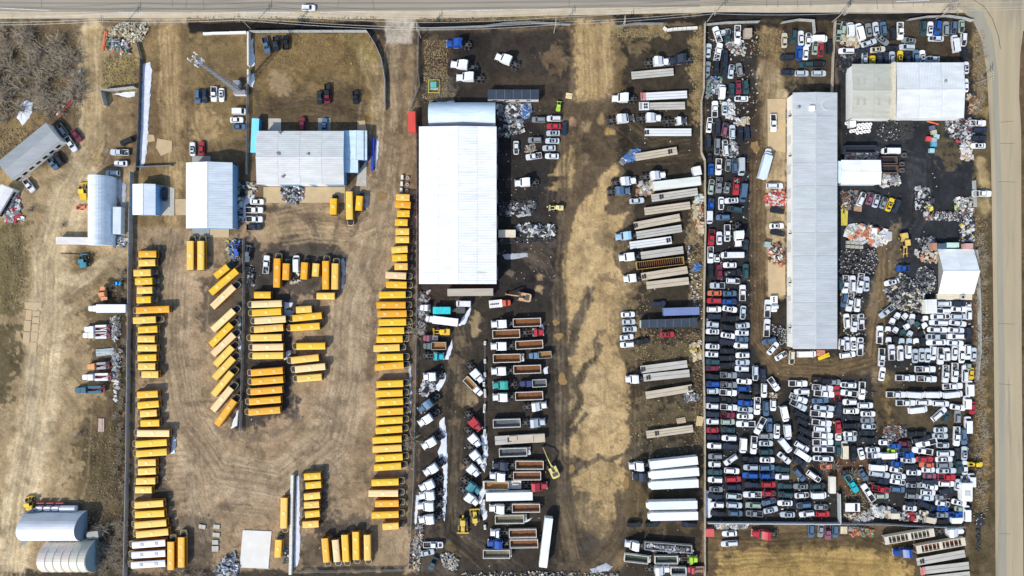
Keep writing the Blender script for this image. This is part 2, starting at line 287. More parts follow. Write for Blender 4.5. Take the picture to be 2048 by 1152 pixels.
# wreckers: paved east part
poly([(1676,40),(1945,40),(1958,440),(1940,500),(1900,520),(1840,660),(1760,620),(1676,560)],(50,52,55),7)
poly([(1676,44),(1940,44),(1940,150),(1900,125),(1700,130)],(100,84,60),9,.95,1,1.5); poly([(1745,480),(1800,440),(1800,520),(1770,620),(1755,760),(1740,840),(1716,760),(1736,640)],(126,110,84),9,.95,1,1); stroke([(1770,480),(1760,560),(1752,640),(1744,760)],8,(148,130,98),6,.7)
poly([(1770,690),(1800,760),(1850,830),(1920,820),(1930,900),(1780,880),(1745,800)],(96,84,62),9,.9,1,1.5); stroke([(1768,760),(1782,840)],14,(140,118,72),6,.8,1,1)
ell(1905,300,30,26,(104,92,66),12,.8,2); ell(1880,280,20,30,(92,84,64),10,.7,2); poly([(1680,985),(1740,990),(1760,1040),(1680,1044)],(112,98,70),8,.8,1,2); rect(1560,930,1600,960,(110,96,70),8,.6,1,2)
rect(1640,920,1760,960,(108,80,58),10,.7,1,2)
PKD=(50,50,50)
rect(1412,335,1508,1040,PKD,8,.9,1,1); poly([(1508,820),(1620,760),(1745,750),(1750,870),(1950,850),(1948,1040),(1508,1040)],PKD,8,.85,1,1.2); poly([(1752,600),(1870,605),(1950,600),(1950,765),(1860,735),(1775,740),(1752,690)],PKD,7,.9,1,1); rect(1412,52,1515,330,(58,54,50),8,.8,1,1); rect(1680,560,1735,715,PKD,6,.9,1,1); rect(1680,48,1945,125,(66,60,50),7,.7,1,1)
rect(1560,925,1620,965,(110,96,70),7,.6,1,2); rect(1660,915,1760,985,(108,80,56),9,.7,1,2)
# strips along the right-hand road
poly([(1945,40),(1965,60),(1980,200),(1990,600),(1996,1152),(1930,1152),(1945,1050),(1950,500)],(98,86,60),6,1,1,1); stroke([(1958,80),(1972,240)],10,(150,130,80),6,.9,1,2); stroke([(1962,320),(1972,420),(1962,400)],18,(176,154,108),8,.9); stroke([(1966,760),(1968,860),(1970,1000)],12,(150,122,74),6,.9,1,2); rect(1950,430,1966,560,(118,104,78),6,.8,1,2); stroke([(1956,600),(1958,740)],10,(110,82,62),6,.8,1,2)
rect(2036,50,2400,1500,(104,86,62),6)
# bottom right lot
poly([(1412,1050),(1935,1056),(1935,1200),(1412,1200)],(104,88,62),6,1,1,1); poly([(1440,1105),(1560,1090),(1700,1098),(1790,1108),(1830,1152),(1820,1300),(1420,1300)],(182,152,90),12,.9,1,1.5); poly([(1650,1055),(1770,1056),(1790,1100),(1690,1092)],(96,84,62),10,.7)
for k in range(9): stroke([(1425,1078+k*8),(1500,1072+k*8),(1600,1076+k*7)],2.6,(78,68,48),3,.6,.6)
# verge and ditch under the highway
stroke([(-200,42),(150,42)],12,(146,128,96),6); stroke([(20,40),(110,40)],9,(96,84,58),5,.9,1,1.5); rect(372,30,760,43,(142,122,86),4,1,.5,1.5)
poly([(372,44),(745,43),(765,66),(735,64),(378,66)],(38,34,30),4,1,.4); poly([(838,42),(1140,40),(1140,52),(840,58)],(44,40,35),5,1,.6); rect(840,24,1140,38,(156,136,96),5,1,.5,1); poly([(1225,28),(1410,30),(1410,46),(1230,46)],(50,44,38),5,1,.6,1); poly([(1405,14),(1890,18),(1925,42),(1640,40),(1405,42)],(46,43,40),6,1,.6); rect(1560,40,1660,52,(78,66,46),5,.8)
poly([(745,50),(775,60),(782,120),(776,170),(765,115),(738,66)],(66,58,48),5,.9,.7,1); poly([(822,84),(834,60),(842,80),(838,210),(824,210)],(84,72,56),6,.9,.7,1.5)
poly([(775,30),(836,30),(826,60),(824,86),(772,86),(768,60)],(188,176,156),5,1,.5)
rect(285,26,372,48,(178,158,124),8,1,.5)
# wheel tracks
rt=random.Random(17)
def tracks(path,n,spread,dark,light,op=.45,w=(1.4,3.2)):
    for k in range(n):
        o=rt.gauss(0,spread); o2=o+rt.uniform(-.5,.5)*spread; q=[]; m=len(path)
        a,b=sorted((rt.random(),rt.random())); a,b=(0,1) if rt.random()<.35 else (a,min(1,b+.2))
        for i in range(m):
            t=i/(m-1)
            x0,y0=path[max(0,i-1)]; x1,y1=path[min(m-1,i+1)]; L=math.hypot(x1-x0,y1-y0)+1e-6; s=o*(1-t)+o2*t
            if a-.3<=t<=b+.3: q.append((path[i][0]-(y1-y0)/L*s+rt.uniform(-1.5,1.5),path[i][1]+(x1-x0)/L*s+rt.uniform(-1.5,1.5)))
        if len(q)>1:
            c=rt.choice((dark,dark,light)); ww=rt.uniform(*w); oo=op*rt.uniform(.4,1); stroke(q,ww,c,2.2,oo,.35,.3)
            if rt.random()<.7: stroke([(x+rt.choice((-1,1))*9*abs(y2-y)/(abs(y2-y)+abs(x2-x)+1e-6),y+9*abs(x2-x)/(abs(y2-y)+abs(x2-x)+1e-6)) for (x,y),(x2,y2) in zip(q,q[1:]+[q[-2]])],ww,c,2.2,oo,.35,.3)
tracks([(1190,430),(1195,520),(1190,660),(1200,800),(1200,950),(1195,1060)],24,24,(156,132,94),(206,180,134),.26); tracks([(1186,45),(1188,120),(1190,196)],18,18,(140,116,80),(200,174,126),.4); tracks([(1190,200),(1170,260),(1160,330),(1150,420)],26,26,(84,72,56),(128,108,80),.4)
tracks([(1120,260),(1118,420),(1116,600),(1120,800),(1122,1000),(1150,1120)],16,10,(62,56,48),(128,112,86),.5)
tracks([(340,60),(345,200),(350,340),(350,440)],20,16,(118,98,68),(200,174,128),.5)
tracks([(395,90),(420,160),(470,140)],10,16,(104,86,60),(164,140,96),.5); tracks([(440,330),(400,250),(390,180)],10,14,(110,92,66),(180,154,108),.5)
tracks([(755,70),(735,130),(760,190),(745,270),(770,370)],16,14,(112,92,64),(186,162,116),.45); tracks([(520,120),(600,140),(700,120)],18,34,(110,90,60),(160,136,92),.4); tracks([(520,220),(620,210),(720,230)],18,20,(78,66,50),(140,118,82),.45)
tracks([(790,90),(788,200),(782,300),(766,400),(745,500),(700,600),(690,760),(660,880),(560,960),(440,940),(370,840),(340,700),(345,560),(360,460)],60,24,(132,114,88),(200,180,146),.42)
tracks([(690,560),(680,700),(660,840),(600,900)],26,28,(140,122,96),(202,184,150),.4); tracks([(560,450),(620,440),(700,450),(740,430)],26,26,(108,92,72),(196,172,132),.5)
tracks([(380,900),(390,1000),(420,1080)],22,22,(122,106,84),(196,178,146),.45); tracks([(450,1000),(560,1020),(700,960)],24,34,(134,118,94),(196,178,148),.4)
tracks([(20,1152),(40,1000),(75,800),(98,620),(95,520),(130,390),(185,290),(190,180),(184,70)],44,16,(156,134,96),(222,204,168),.42); tracks([(60,700),(120,600),(200,530),(250,500)],16,14,(160,138,100),(220,202,166),.4); tracks([(20,460),(30,560),(10,640)],22,14,(92,82,56),(160,144,102),.5); tracks([(120,760),(170,820),(160,960),(120,1060)],26,30,(130,112,78),(204,184,146),.4)
tracks([(1540,70),(1530,180),(1518,320),(1516,520),(1518,680),(1560,735),(1660,742),(1750,720),(1768,600),(1775,480)],40,7,(78,64,46),(150,128,92),.5); tracks([(1555,120),(1550,260),(1548,420),(1550,560)],18,9,(150,128,92),(214,194,156),.4)
tracks([(905,600),(920,700),(905,820),(898,960),(905,1060),(990,1130)],34,14,(52,47,42),(110,98,78),.5); tracks([(1060,500),(1090,520),(1106,560)],16,16,(48,44,42),(112,98,80),.5)
tracks([(1420,1075),(1540,1085),(1700,1075),(1780,1100)],26,14,(76,64,46),(150,126,80),.5); tracks([(1440,1140),(1600,1115),(1760,1125)],20,14,(140,116,66),(206,178,112),.45)
tracks([(1245,240),(1300,290),(1380,280)],16,16,(60,54,44),(128,110,78),.45); tracks([(1250,1000),(1248,1060),(1200,1120)],14,12,(60,54,46),(120,104,76),.5); tracks([(1740,300),(1840,330),(1840,440),(1790,520)],20,20,(40,42,44),(84,84,82),.4)
# damp and dry blotches
dm_=sstep(fbm(PX,PY,26,91,4)-.2,.14); dm2=sstep(fbm(PX,PY,11,95,3)-.22,.16); dr_=sstep(fbm(PX,PY,20,97,4)-.2,.16)
col*=(1-.24*dm_-.16*dm2)[...,None]; col=col*(1+.18*dr_[...,None])
# run-off veins
vn=fbm(PX,PY,60,101,4); v2=fbm(PX,PY,90,105,3); yard=((PX>270)&(PX<1400)&(PY>390))|((PX>1100)&(PX<1260))
col*=(1-.34*np.exp(-(vn/.035)**2)*sstep(v2-.05,.3)*yard)[...,None]
# overall mottling
lum=1+.14*n5+.13*n3+.16*n4+.10*fbm(PX,PY,28,71)+.11*n6+.13*(np.random.RandomState(8).rand(*PX.shape)-.5)
col*=np.clip(lum,.5,1.5)[...,None]
spk=np.random.RandomState(3).rand(*PX.shape); col=np.where((spk>.99)[...,None],np.clip(col*1.3,0,.6),col); col=np.where((spk<.015)[...,None],col*.72,col)
g_=col.mean(-1,keepdims=True); col=g_+(col-g_)*np.array([1.04,1.0,.95])
GK=0.80
col=np.clip(col*GK,0.005,.8)
nv=PX.size; hgt=.06*n3+.03*n4; hgt=np.where((PX<-30)|(PX>2080)|(PY<-20)|(PY>1170),0,hgt)-.10
co=np.stack([(PX-1024)/S,(576-PY)/S,hgt],-1).reshape(-1,3)
ny,nx=PX.shape; idx=np.arange(nv).reshape(ny,nx)
q=np.stack([idx[:-1,:-1],idx[1:,:-1],idx[1:,1:],idx[:-1,1:]],-1).reshape(-1,4)
me=bpy.data.meshes.new('ground'); me.vertices.add(nv); me.vertices.foreach_set('co',co.astype(np.float32).ravel())
me.loops.add(q.size); me.loops.foreach_set('vertex_index',q.astype(np.int32).ravel()); me.polygons.add(len(q))
me.polygons.foreach_set('loop_start',np.arange(0,q.size,4,dtype=np.int32)); me.update(calc_edges=True)
me.polygons.foreach_set('use_smooth',np.ones(len(q),bool))
ca=me.color_attributes.new('soil','FLOAT_COLOR','POINT'); ca.data.foreach_set('color',np.concatenate([col.reshape(-1,3),np.ones((nv,1))],1).astype(np.float32).ravel())
gm=bpy.data.materials.new('soil'); gm.use_nodes=True; n=gm.node_tree.nodes; l=gm.node_tree.links; b=n['Principled BSDF']; b.inputs['Roughness'].default_value=.95; b.inputs['Specular IOR Level'].default_value=.15
at=n.new('ShaderNodeAttribute'); at.attribute_name='soil'; tc=n.new('ShaderNodeTexCoord')
na=n.new('ShaderNodeTexNoise'); na.inputs['Scale'].default_value=2.2; na.inputs['Detail'].default_value=8; na.inputs['Roughness'].default_value=.75; l.new(tc.outputs['Object'],na.inputs[0])
mr=n.new('ShaderNodeMapRange'); mr.inputs[1].default_value=.3; mr.inputs[2].default_value=.72; mr.inputs[3].default_value=.60; mr.inputs[4].default_value=1.33; l.new(na.outputs[0],mr.inputs[0])
mx=n.new('ShaderNodeMix'); mx.data_type='RGBA'; mx.blend_type='MULTIPLY'; mx.inputs[0].default_value=1; l.new(at.outputs['Color'],mx.inputs[6]); l.new(mr.outputs[0],mx.inputs[7]); l.new(mx.outputs[2],b.inputs['Base Color'])
bp=n.new('ShaderNodeBump'); bp.inputs['Strength'].default_value=.5; bp.inputs['Distance'].default_value=.12; l.new(na.outputs[0],bp.inputs['Height']); l.new(bp.outputs[0],b.inputs['Normal'])
me.materials.append(gm); tag(ob('ground',me),None,None,kind='structure')

# ---------------------------------------------------------------- roads, pads, snow
def sheet(name, pts, z, m, kind='structure', thick=.12, jit=0.0, dome=0.0, parent=None, sub=1):
    P=[]
    for (a,b_),(c,d) in zip(pts,pts[1:]+pts[:1]):
        k=max(1,int(math.hypot(c-a,d-b_)/5)) if jit else 1
        for i in range(k):
            t=i/k; P.append((a+(c-a)*t+random.uniform(-jit,jit), b_+(d-b_)*t+random.uniform(-jit,jit)))
    w=[W(*p) for p in P]; area=sum(w[i][0]*w[(i+1)%len(w)][1]-w[(i+1)%len(w)][0]*w[i][1] for i in range(len(w)))
    if area<0: w.reverse()
    mb=MB()
    if dome:
        cx=sum(p[0] for p in w)/len(w); cy=sum(p[1] for p in w)/len(w)
        R2=[[(cx+(x-cx)*k,cy+(y-cy)*k,z+hh*random.uniform(.7,1.2)) for x,y in w] for k,hh in ((1,-.05/dome*dome),(.9,dome*.6),(.6,dome))]
        mb.loft(R2,0,True,False)
    else: mb.prism(w,z-thick,z)
    o=ob(name,mb.mesh(name,m),parent)
    if kind: o['kind']=kind
    return o
asph=mat('old_asphalt',lin((150,140,122)),.9,var=.22,scale=.12,stretch=(.25,2.5,1),rust=((.20,.17,.125),.10,.56)); asph2=mat('dusty_asphalt',lin((164,150,122)),.9,var=.18,scale=.10,stretch=(2.5,.2,1),rust=((.22,.195,.15),.12,.55)); shold=mat('dusty_shoulder',lin((186,172,146)),.95,var=.2,scale=.3)
grey2=mat('worn_lane',lin((148,142,126)),.9,var=.18,scale=.15,stretch=(2.5,.2,1))
linem=mat('road_paint',(.62,.61,.57),.8,var=.5,scale=1.5)
sheet('road_shoulder',[(-700,-60),(2100,-60),(2100,20),(1900,26),(1450,24),(1060,32),(835,38),(360,36),(-700,40)],.02,shold)
sheet('road',[(-700,-50),(1900,-50),(1900,6),(1450,12),(835,21),(600,23),(200,24),(-700,16)],.05,asph)
sheet('road',[(1885,-60),(2120,-60),(2120,55),(2046,62),(2040,110),(2038,190),(2042,260),(2043,700),(2048,1300),(1992,1300),(1990,900),(1986,560),(1982,300),(1974,150),(1963,80),(1946,40),(1920,18)],.06,asph2)
sheet('road_lane',[(1925,10),(1965,24),(1985,70),(1996,150),(2004,400),(2010,800),(2014,1300),(2000,1300),(1997,800),(1992,400),(1984,160),(1970,90),(1945,40)],.07,grey2)
lane=mat('tyre_lane',lin((128,124,116)),.9,var=.2,scale=.12,stretch=(.2,3,1))
for y0,y1 in ((4,9),(15,20)): sheet('road_lane',[(-700,y0-7),(200,y0+1),(900,y0),(1400,y0-6),(1400,y1-7),(900,y1-1),(200,y1),(-700,y1-8)],.06,lane)
for a,b_ in (((0,16.5),(100,21)),((235,24.5),(285,25.5)),((470,25),(590,25.5)),((640,24.5),(735,23.5)),((880,22.5),(930,21.5)),((940,21.5),(1010,20)),((1030,19.5),(1110,18)),((1792,3),(1858,1))):
    sheet('road_line',[(a[0],a[1]-.7),(b_[0],b_[1]-.7),(b_[0],b_[1]+.7),(a[0],a[1]+.7)],.075,linem,thick=.02)
crk=mat('tar_seam',(.10,.095,.085),.8)
pc=[(1946,0),(1966,12),(1984,38),(1996,72),(2000,98)]
for p,q_ in zip(pc[:-1],pc[1:]): sheet('road_seam',[(p[0],p[1]),(p[0]+1.2,p[1]-.8),(q_[0]+1.2,q_[1]-.4),(q_[0],q_[1])],.074,crk,thick=.02)
pale=mat('pale_concrete',(.66,.64,.59),.85,var=.12,scale=.3); tanc=mat('dusty_concrete',lin((182,160,124)),.9,var=.16,scale=.5); gpad=mat('shaded_concrete',(.30,.29,.27),.9,var=.2,scale=.5)
sheet('concrete_pad',[(486,1060),(543.5,1062.5),(537,1137),(479.5,1134.5)],.18,pale,thick=.4)
for pts,m in (([(1535,198),(1571,197),(1571,305),(1536,300)],tanc),([(1536,520),(1570,516),(1571,590),(1537,594)],tanc),([(537,237),(562,237),(562,262),(537,262)],conc),([(636,236),(661,236),(661,262),(636,262)],gpad),([(527,374),(690,374),(690,405),(527,406)],tanc),([(384,458),(419,458),(419,474),(388,474)],gpad),([(420,458),(458,457),(458,475),(420,474)],tanc),([(308,368),(349,376),(348,431),(310,430)],conc),([(350,398),(373,398),(373,430),(352,430)],tanc),([(384,312),(421,312),(421,325),(384,325)],gpad),([(315,277),(344,282),(344,302),(322,312),(312,295)],tanc),([(290,268),(308,270),(310,282),(292,285)],tanc),([(715,242),(730,241),(733,262),(715,262)],tanc),([(716,345),(733,320),(733,372),(712,372)],conc)):
    sheet('concrete_pad',pts,.05,m,thick=.3)
for i,(x0,y0,x1,y1) in enumerate(((50,604,84,617),(52,620,64,640),(49,641,62,662),(47,664,60,686),(66,622,80,632),(65,634,79,646),(65,648,78,662),(64,664,76,682),(62,684,74,704))):
    o=sheet('concrete_slab',[(x0,y0),(x1,y0+.5),(x1-1,y1),(x0-1,y1)],.06,tanc,thick=.3)
pud=mat('muddy_water',lin((140,112,66)),.15,var=.2,scale=.4,spec=.6); 
for i,(x,y,a,b_) in enumerate(((1125,759,9,14),(1112,645,6.5,7),(1117,672,9,8),(1252,966,7,14),(1144,938,7,9),(765,392,11,9),(1510,293,10,13))):
    sheet('puddle',[(x+.9*a*math.cos(t)*(1+.22*math.sin(2*t+i)+.13*math.sin(5*t+i*2)+random.uniform(-.06,.06)),y+.9*b_*math.sin(t)*(1+.2*math.sin(3*t+i*1.7)+random.uniform(-.06,.06))) for t in np.linspace(0,2*math.pi,31)[:-1]],.06,pud)
gsnow=mat('dirty_snow',(.40,.42,.45),.8,var=.4,scale=.6)
for k,pts in enumerate(([(286,127),(300,124),(304,140),(300,200),(297,255),(294,300),(288,330),(279,342),(282,240)],[(502,82),(506,74),(507,100),(511,128),(501,134),(500,110)],[(503,147),(508,148),(509,162),(506,176),(500,172),(502,158)],[(592,952),(599,952),(600,1030),(600,1100),(597,1128),(589,1136),(590,1040)],[(879,842),(889,834),(893,870),(896,930),(893,1000),(889,1042),(885,1030),(888,975),(886,940),(876,905),(884,880),(880,862)],[(916,650),(930,628),(942,614),(940,630),(930,648),(920,652)],[(888,718),(896,700),(904,678),(906,690),(901,708),(896,720)],[(868,780),(876,765),(890,744),(893,752),(890,764),(878,782)],[(962,872),(974,866),(976,910),(970,945),(960,932),(966,905)],[(958,985),(970,960),(972,985),(962,1008),(955,1005)],[(752,276),(758,284),(757,310),(752,344),(748,330),(750,300)],[(566,604),(586,606),(584,614),(570,618)],[(566,712),(572,702),(582,700),(580,708),(570,720)],[(34,236),(40,208),(54,200),(66,206),(64,226),(56,240),(44,252)],[(155,142),(161,136),(163,150),(158,178),(154,170)],[(224,188),(246,184),(270,183),(270,192),(255,195),(238,190)],[(347,872),(352,880),(350,906),(341,908),(343,890)],[(494,392),(510,388),(508,398),(492,410),(490,440),(484,440),(486,402)],[(1410,975),(1420,985),(1425,1000),(1424,1034),(1412,1036),(1409,1005)],[(477,660),(482,680),(481,720),(477,712)],[(474,822),(478,820),(474,850),(462,858)],[(859,230),(857,243),(860,252),(862,232)],[(872,205),(908,201),(910,206),(880,208)],[(840,990),(838,1010),(832,1050),(828,1045),(832,990)],[(1075,646),(1086,650),(1090,658),(1080,660)],[(1047,1043),(1068,1033),(1060,1040),(1050,1046)],[(964,1026),(975,1020),(974,1036),(966,1042)],[(1086,736),(1096,732),(1096,748),(1088,750)])):
    sheet('snow',pts,.05,snowm,kind='stuff',jit=1.2,dome=.12)
for k,pts in enumerate(([(228,360),(240,356),(252,370),(252,420),(248,480),(240,470),(242,400),(230,380)],[(727,390),(736,392),(738,404),(734,420),(728,416),(730,404)],[(680,522),(686,517),(691,530),(690,560),(685,580),(681,574),(684,545)],[(474,640),(480,630),(482,660),(476,668)],[(818,730),(822,720),(824,780),(822,830),(818,820)],[(1410,640),(1416,630),(1420,650),(1412,660)],[(1180,1138),(1212,1126),(1226,1134),(1216,1142),(1186,1146)],[(1030,430),(1060,424),(1064,430),(1036,436)],[(1005,508),(1055,506),(1056,514),(1010,520)],[(960,1010),(972,1000),(970,1030),(962,1030)],[(555,615),(590,622),(586,634),(560,630)])):
    sheet('snow',pts,.04,gsnow,kind='stuff',jit=1.6,dome=.15)

for k in range(16):
    x=random.uniform(60,1900); pts_=[(x,0),(x+random.uniform(-3,3),random.uniform(12,20))]; a,b_=pts_; sheet('road_crack',[a,(a[0]+.7,a[1]),(b_[0]+.7,b_[1]),b_],.066,crk,thick=.02)
for k in range(6):
    y=random.uniform(120,1140); x0=1992+random.uniform(0,10); x1=2034-random.uniform(0,14); dy=random.uniform(-3,3); sheet('road_crack',[(x0,y),(x1,y+dy),(x1,y+dy+.7),(x0,y+.7)],.078,crk,thick=.02)
# ---------------------------------------------------------------- buildings
def quad(mb, pts, th, mi=0, up=(0,0,1)):
    """a slab: 4 points plus thickness"""
    a=[Vector(p) for p in pts]; n=(a[1]-a[0]).cross(a[2]-a[0]).normalized()
    if n.dot(Vector(up))<0: a.reverse(); n=-n
    mb.loft([[p-n*th for p in a],a],mi,True,True)
def roof_slope(mb, p00,p10,p11,p01, ribs=0, along='down', rh=.07, rw=.12, mi=0):
    """p00-p10 eave, p01-p11 ridge; ribs run from eave to ridge ('down') or along the eave ('along')"""
    quad(mb,[p00,p10,p11,p01],.12,mi)
    v=[Vector(p) for p in (p00,p10,p11,p01)]; n=(v[1]-v[0]).cross(v[3]-v[0]).normalized()
    if n.z<0: n=-n
    for i in range(1,ribs):
        t=i/ribs
        if along=='down': a=v[0].lerp(v[1],t); b=v[3].lerp(v[2],t)
        else: a=v[0].lerp(v[3],t); b=v[1].lerp(v[2],t)
        d=(b-a).normalized(); s=d.cross(n)*rw/2
        mb.loft([[a-s,a+s,b+s,b-s],[a-s*.5+n*rh,a+s*.5+n*rh,b+s*.5+n*rh,b-s*.5+n*rh]],mi,True,False)
def col_mat(c,name,**k): return mat(name,c,**k)
def building(name,label,x0,y0,x1,y1,he,hr,axis,roofcols,wallcol,ribs=40,ribdir='down',rot=None,roofmat=roofm,over=.25,rh=.07,rw=.12,cat='building',bay=7.5,vary=.45):
    """gable hall whose roof outline is seen at photo pixels x0,y0,x1,y1; axis = direction of the ridge"""
    xa,ya=W(x0,y1,he); xb,yb=W(x1,y0,he); cx,cy=(xa+xb)/2,(ya+yb)/2; a,b=(xb-xa)/2,(yb-ya)/2
    o=ob(name,None,None,(cx,cy,0)); tag(o,label,cat)
    wm=mat('cladding',(1,1,1),.6,var=.12,scale=.4,objcol=True)
    aw,bw=a-over,b-over
    sides={'south':[(-aw,-bw),(aw,-bw)],'north':[(aw,bw),(-aw,bw)],'east':[(aw,-bw),(aw,bw)],'west':[(-aw,bw),(-aw,-bw)]}
    for k,((ax,ay),(bx,by)) in sides.items():
        mb=MB(); gab=(axis=='x' and k in('east','west')) or (axis=='y' and k in('south','north'))
        top=[(bx,by,he-.12),(ax,ay,he-.12)] if not gab else [(bx,by,he-.12),((ax+bx)/2,(ay+by)/2,hr-.14),(ax,ay,he-.12)]
        quad(mb,[(ax,ay,0),(bx,by,0)]+top[:1]+top[-1:],.0,0,(ay-by,bx-ax,0)) if False else None
        P=[(ax,ay,0),(bx,by,0)]+top; nx,ny=(by-ay),-(bx-ax); L=math.hypot(nx,ny); nx,ny=nx/L*.15,ny/L*.15
        mb.loft([[(x-nx,y-ny,z) for x,y,z in P],P],0,True,True)
        part('wall',mb,wm,o,col=wallcol)
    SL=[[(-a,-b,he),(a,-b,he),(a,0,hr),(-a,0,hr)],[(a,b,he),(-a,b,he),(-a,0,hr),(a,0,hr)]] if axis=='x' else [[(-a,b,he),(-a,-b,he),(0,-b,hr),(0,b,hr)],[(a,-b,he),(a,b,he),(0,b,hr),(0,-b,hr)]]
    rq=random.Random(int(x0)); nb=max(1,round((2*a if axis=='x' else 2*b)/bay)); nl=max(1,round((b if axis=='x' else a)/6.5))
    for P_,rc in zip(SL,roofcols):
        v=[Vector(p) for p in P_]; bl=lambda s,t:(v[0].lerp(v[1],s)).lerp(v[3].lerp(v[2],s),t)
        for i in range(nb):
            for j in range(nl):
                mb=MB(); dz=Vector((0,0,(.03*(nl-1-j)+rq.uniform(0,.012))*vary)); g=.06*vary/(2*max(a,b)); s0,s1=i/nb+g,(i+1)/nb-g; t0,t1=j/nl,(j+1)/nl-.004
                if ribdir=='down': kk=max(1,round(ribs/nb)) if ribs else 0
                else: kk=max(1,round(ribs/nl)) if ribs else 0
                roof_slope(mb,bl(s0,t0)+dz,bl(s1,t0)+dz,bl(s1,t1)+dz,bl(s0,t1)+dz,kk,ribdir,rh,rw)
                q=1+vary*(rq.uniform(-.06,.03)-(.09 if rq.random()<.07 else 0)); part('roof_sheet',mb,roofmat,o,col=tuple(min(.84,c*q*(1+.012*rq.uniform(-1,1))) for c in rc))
    mb=MB()
    if axis=='x': mb.box(-a,a,-.22,.22,hr-.05,hr+.09)
    else: mb.box(-.22,.22,-b,b,hr-.05,hr+.09)
    part('ridge_cap',mb,roofm,o,col=roofcols[0])
    o['_d']=(cx,cy,a,b); return o
def sub_box(o,name,px0,py0,px1,py1,z0,z1,m,col=None,h=None):
    x0,y0=W(px0,py1,z1 if h is None else h); x1,y1=W(px1,py0,z1 if h is None else h); mb=MB(); mb.box(x0-o.location.x,x1-o.location.x,y0-o.location.y,y1-o.location.y,z0,z1); return part(name,mb,m,o,col=col)
def vent(o,px,py,z,r=.35,hh=.8,col=(.5,.5,.5)):
    x,y=W(px,py,z); mb=MB(); x-=o.location.x; y-=o.location.y; mb.tube((x,y,z-.3),(x,y,z+hh),r,n=8); mb.tube((x,y,z+hh),(x,y,z+hh+.2),r*1.4,r*.5,n=8); part('roof_vent',mb,steel,o)
WH=(.80,.81,.82); LG=(.56,.59,.61)
hall=building('warehouse','big warehouse with ribbed bright white metal roof',838,253,993,568,7.0,7.9,'y',((.80,.81,.82),(.79,.80,.81)),(.40,.12,.11),98,rh=.10,rw=.16,vary=.3)
mb=MB()
for i in range(80):
    y=-26+i*.65; mb.box(-13.0,-12.86,y,y+.3,6.2,6.6)
part('eave_bracket',mb,blackm,hall)['kind']='stuff'
for k in range(6):
    mb=MB(); y=-22+k*8.4; mb.box(12.68,12.80,y-2.2,y+2.2,0,4.5); part('overhead_door',mb,flat,hall,col=(.35,.36,.38))
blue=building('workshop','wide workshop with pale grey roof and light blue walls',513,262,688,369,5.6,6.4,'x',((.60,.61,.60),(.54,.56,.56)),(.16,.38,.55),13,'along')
for x0,x1 in ((533,562),(604,622),(634,654)):
    mb=MB(); xa=W(x0,0,2)[0]-blue.location.x; xb=W(x1,0,2)[0]-blue.location.x; b=blue['_d'][3]-.25; mb.box(xa,xb,-b-.06,-b+.05,0,4.4); part('overhead_door',mb,whitem,blue)
for p in ((560,266),(556,308),(617,309),(566,354)): vent(blue,*p,5.9)
sub_box(blue,'roof_hatch',553,305,559,310,6,6.7,steel)
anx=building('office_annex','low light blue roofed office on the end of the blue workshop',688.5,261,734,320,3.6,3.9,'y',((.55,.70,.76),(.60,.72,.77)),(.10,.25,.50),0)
ob2=sub_box(anx,'lower_roof',688.5,320,716,345,3.3,3.6,roofm,col=(.55,.70,.76)); sub_box(anx,'wall',689,322,715,344,0,3.3,mat('cladding',(1,1,1)),col=(.10,.25,.50)); sub_box(anx,'roof_seam',727,262,728,320,3.5,4.0,steel)
midb=building('shop','tall shop with white roof and blue side wall below two red cars',372,325,465,457,5.6,7.4,'y',((.76,.76,.73),(.58,.64,.68)),(.20,.38,.60),26)  # east slope greyer and bluer: its shade is put into the colour
midb['_k']=1
shed=building('garage','small white ridged garage beside a concrete parking pad',265,368,311,430,4.2,5.2,'y',((.78,.80,.82),(.66,.73,.80)),(.20,.42,.70),14)  # second roof colour carries the bluish shade of the east slope
east=building('long_building','very long narrow building with grey ribbed roof and white front',1585.5,185,1674.5,698,5.6,6.2,'y',((.47,.50,.51),(.47,.50,.51)),(.80,.79,.74),150,rh=.05,rw=.14)
for y0,y1 in ((222,236),(272,290),(330,350),(378,398),(425,446),(482,505),(555,574),(592,602),(650,668)):
    mb=MB(); a=-(east['_d'][2]-.25); ya=W(0,y1,2)[1]-east.location.y; yb=W(0,y0,2)[1]-east.location.y; mb.box(a-.07,a+.05,ya,yb,0,3.9); part('overhead_door',mb,flat,east,col=(.62,.62,.58))
for y in (232,312,467,565,655): 
    x_,y_=W(1580,y,4.2); mb=MB(); mb.box(x_-east.location.x-.5,x_-east.location.x+.3,y_-east.location.y-.2,y_-east.location.y+.2,4.3,4.6); part('wall_lamp',mb,blackm,east)
vent(east,1596,216,5.8); sub_box(east,'roof_unit',1620,211,1630,221,5.8,7.0,whitem)
mb=MB(); c0=W(1655,208,6); [mb.tube((c0[0]-east.location.x+2*math.cos(t),c0[1]-east.location.y+2*math.sin(t),6.3),(c0[0]-east.location.x+2*math.cos(t+.5),c0[1]-east.location.y+2*math.sin(t+.5),6.3),.06) for t in np.arange(1.6,4.4,.5)]; part('roof_hose',mb,whitem,east)
tanb=building('shop','tan roofed half of the large shop by the yellow cars',1704,128,1790,237,4.8,5.5,'x',((.47,.46,.39),(.45,.45,.38)),(.76,.77,.75),0)
for k in range(8):
    xx=1714+(k%4)*(13 if k%4<2 else 21); yy=158 if k<4 else 196; sub_box(tanb,'skylight',xx,yy,xx+4,yy+14,5.2,5.36,mat('skylight_panel',(.42,.40,.34),.4))
sub_box(tanb,'parapet',1786,124,1792,238,4.6,5.9,flat,col=(.62,.56,.42))
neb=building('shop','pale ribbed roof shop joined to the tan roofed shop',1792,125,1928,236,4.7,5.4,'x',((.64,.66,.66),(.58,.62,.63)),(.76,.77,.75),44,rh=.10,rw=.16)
vent(neb,1889,164,5.1)
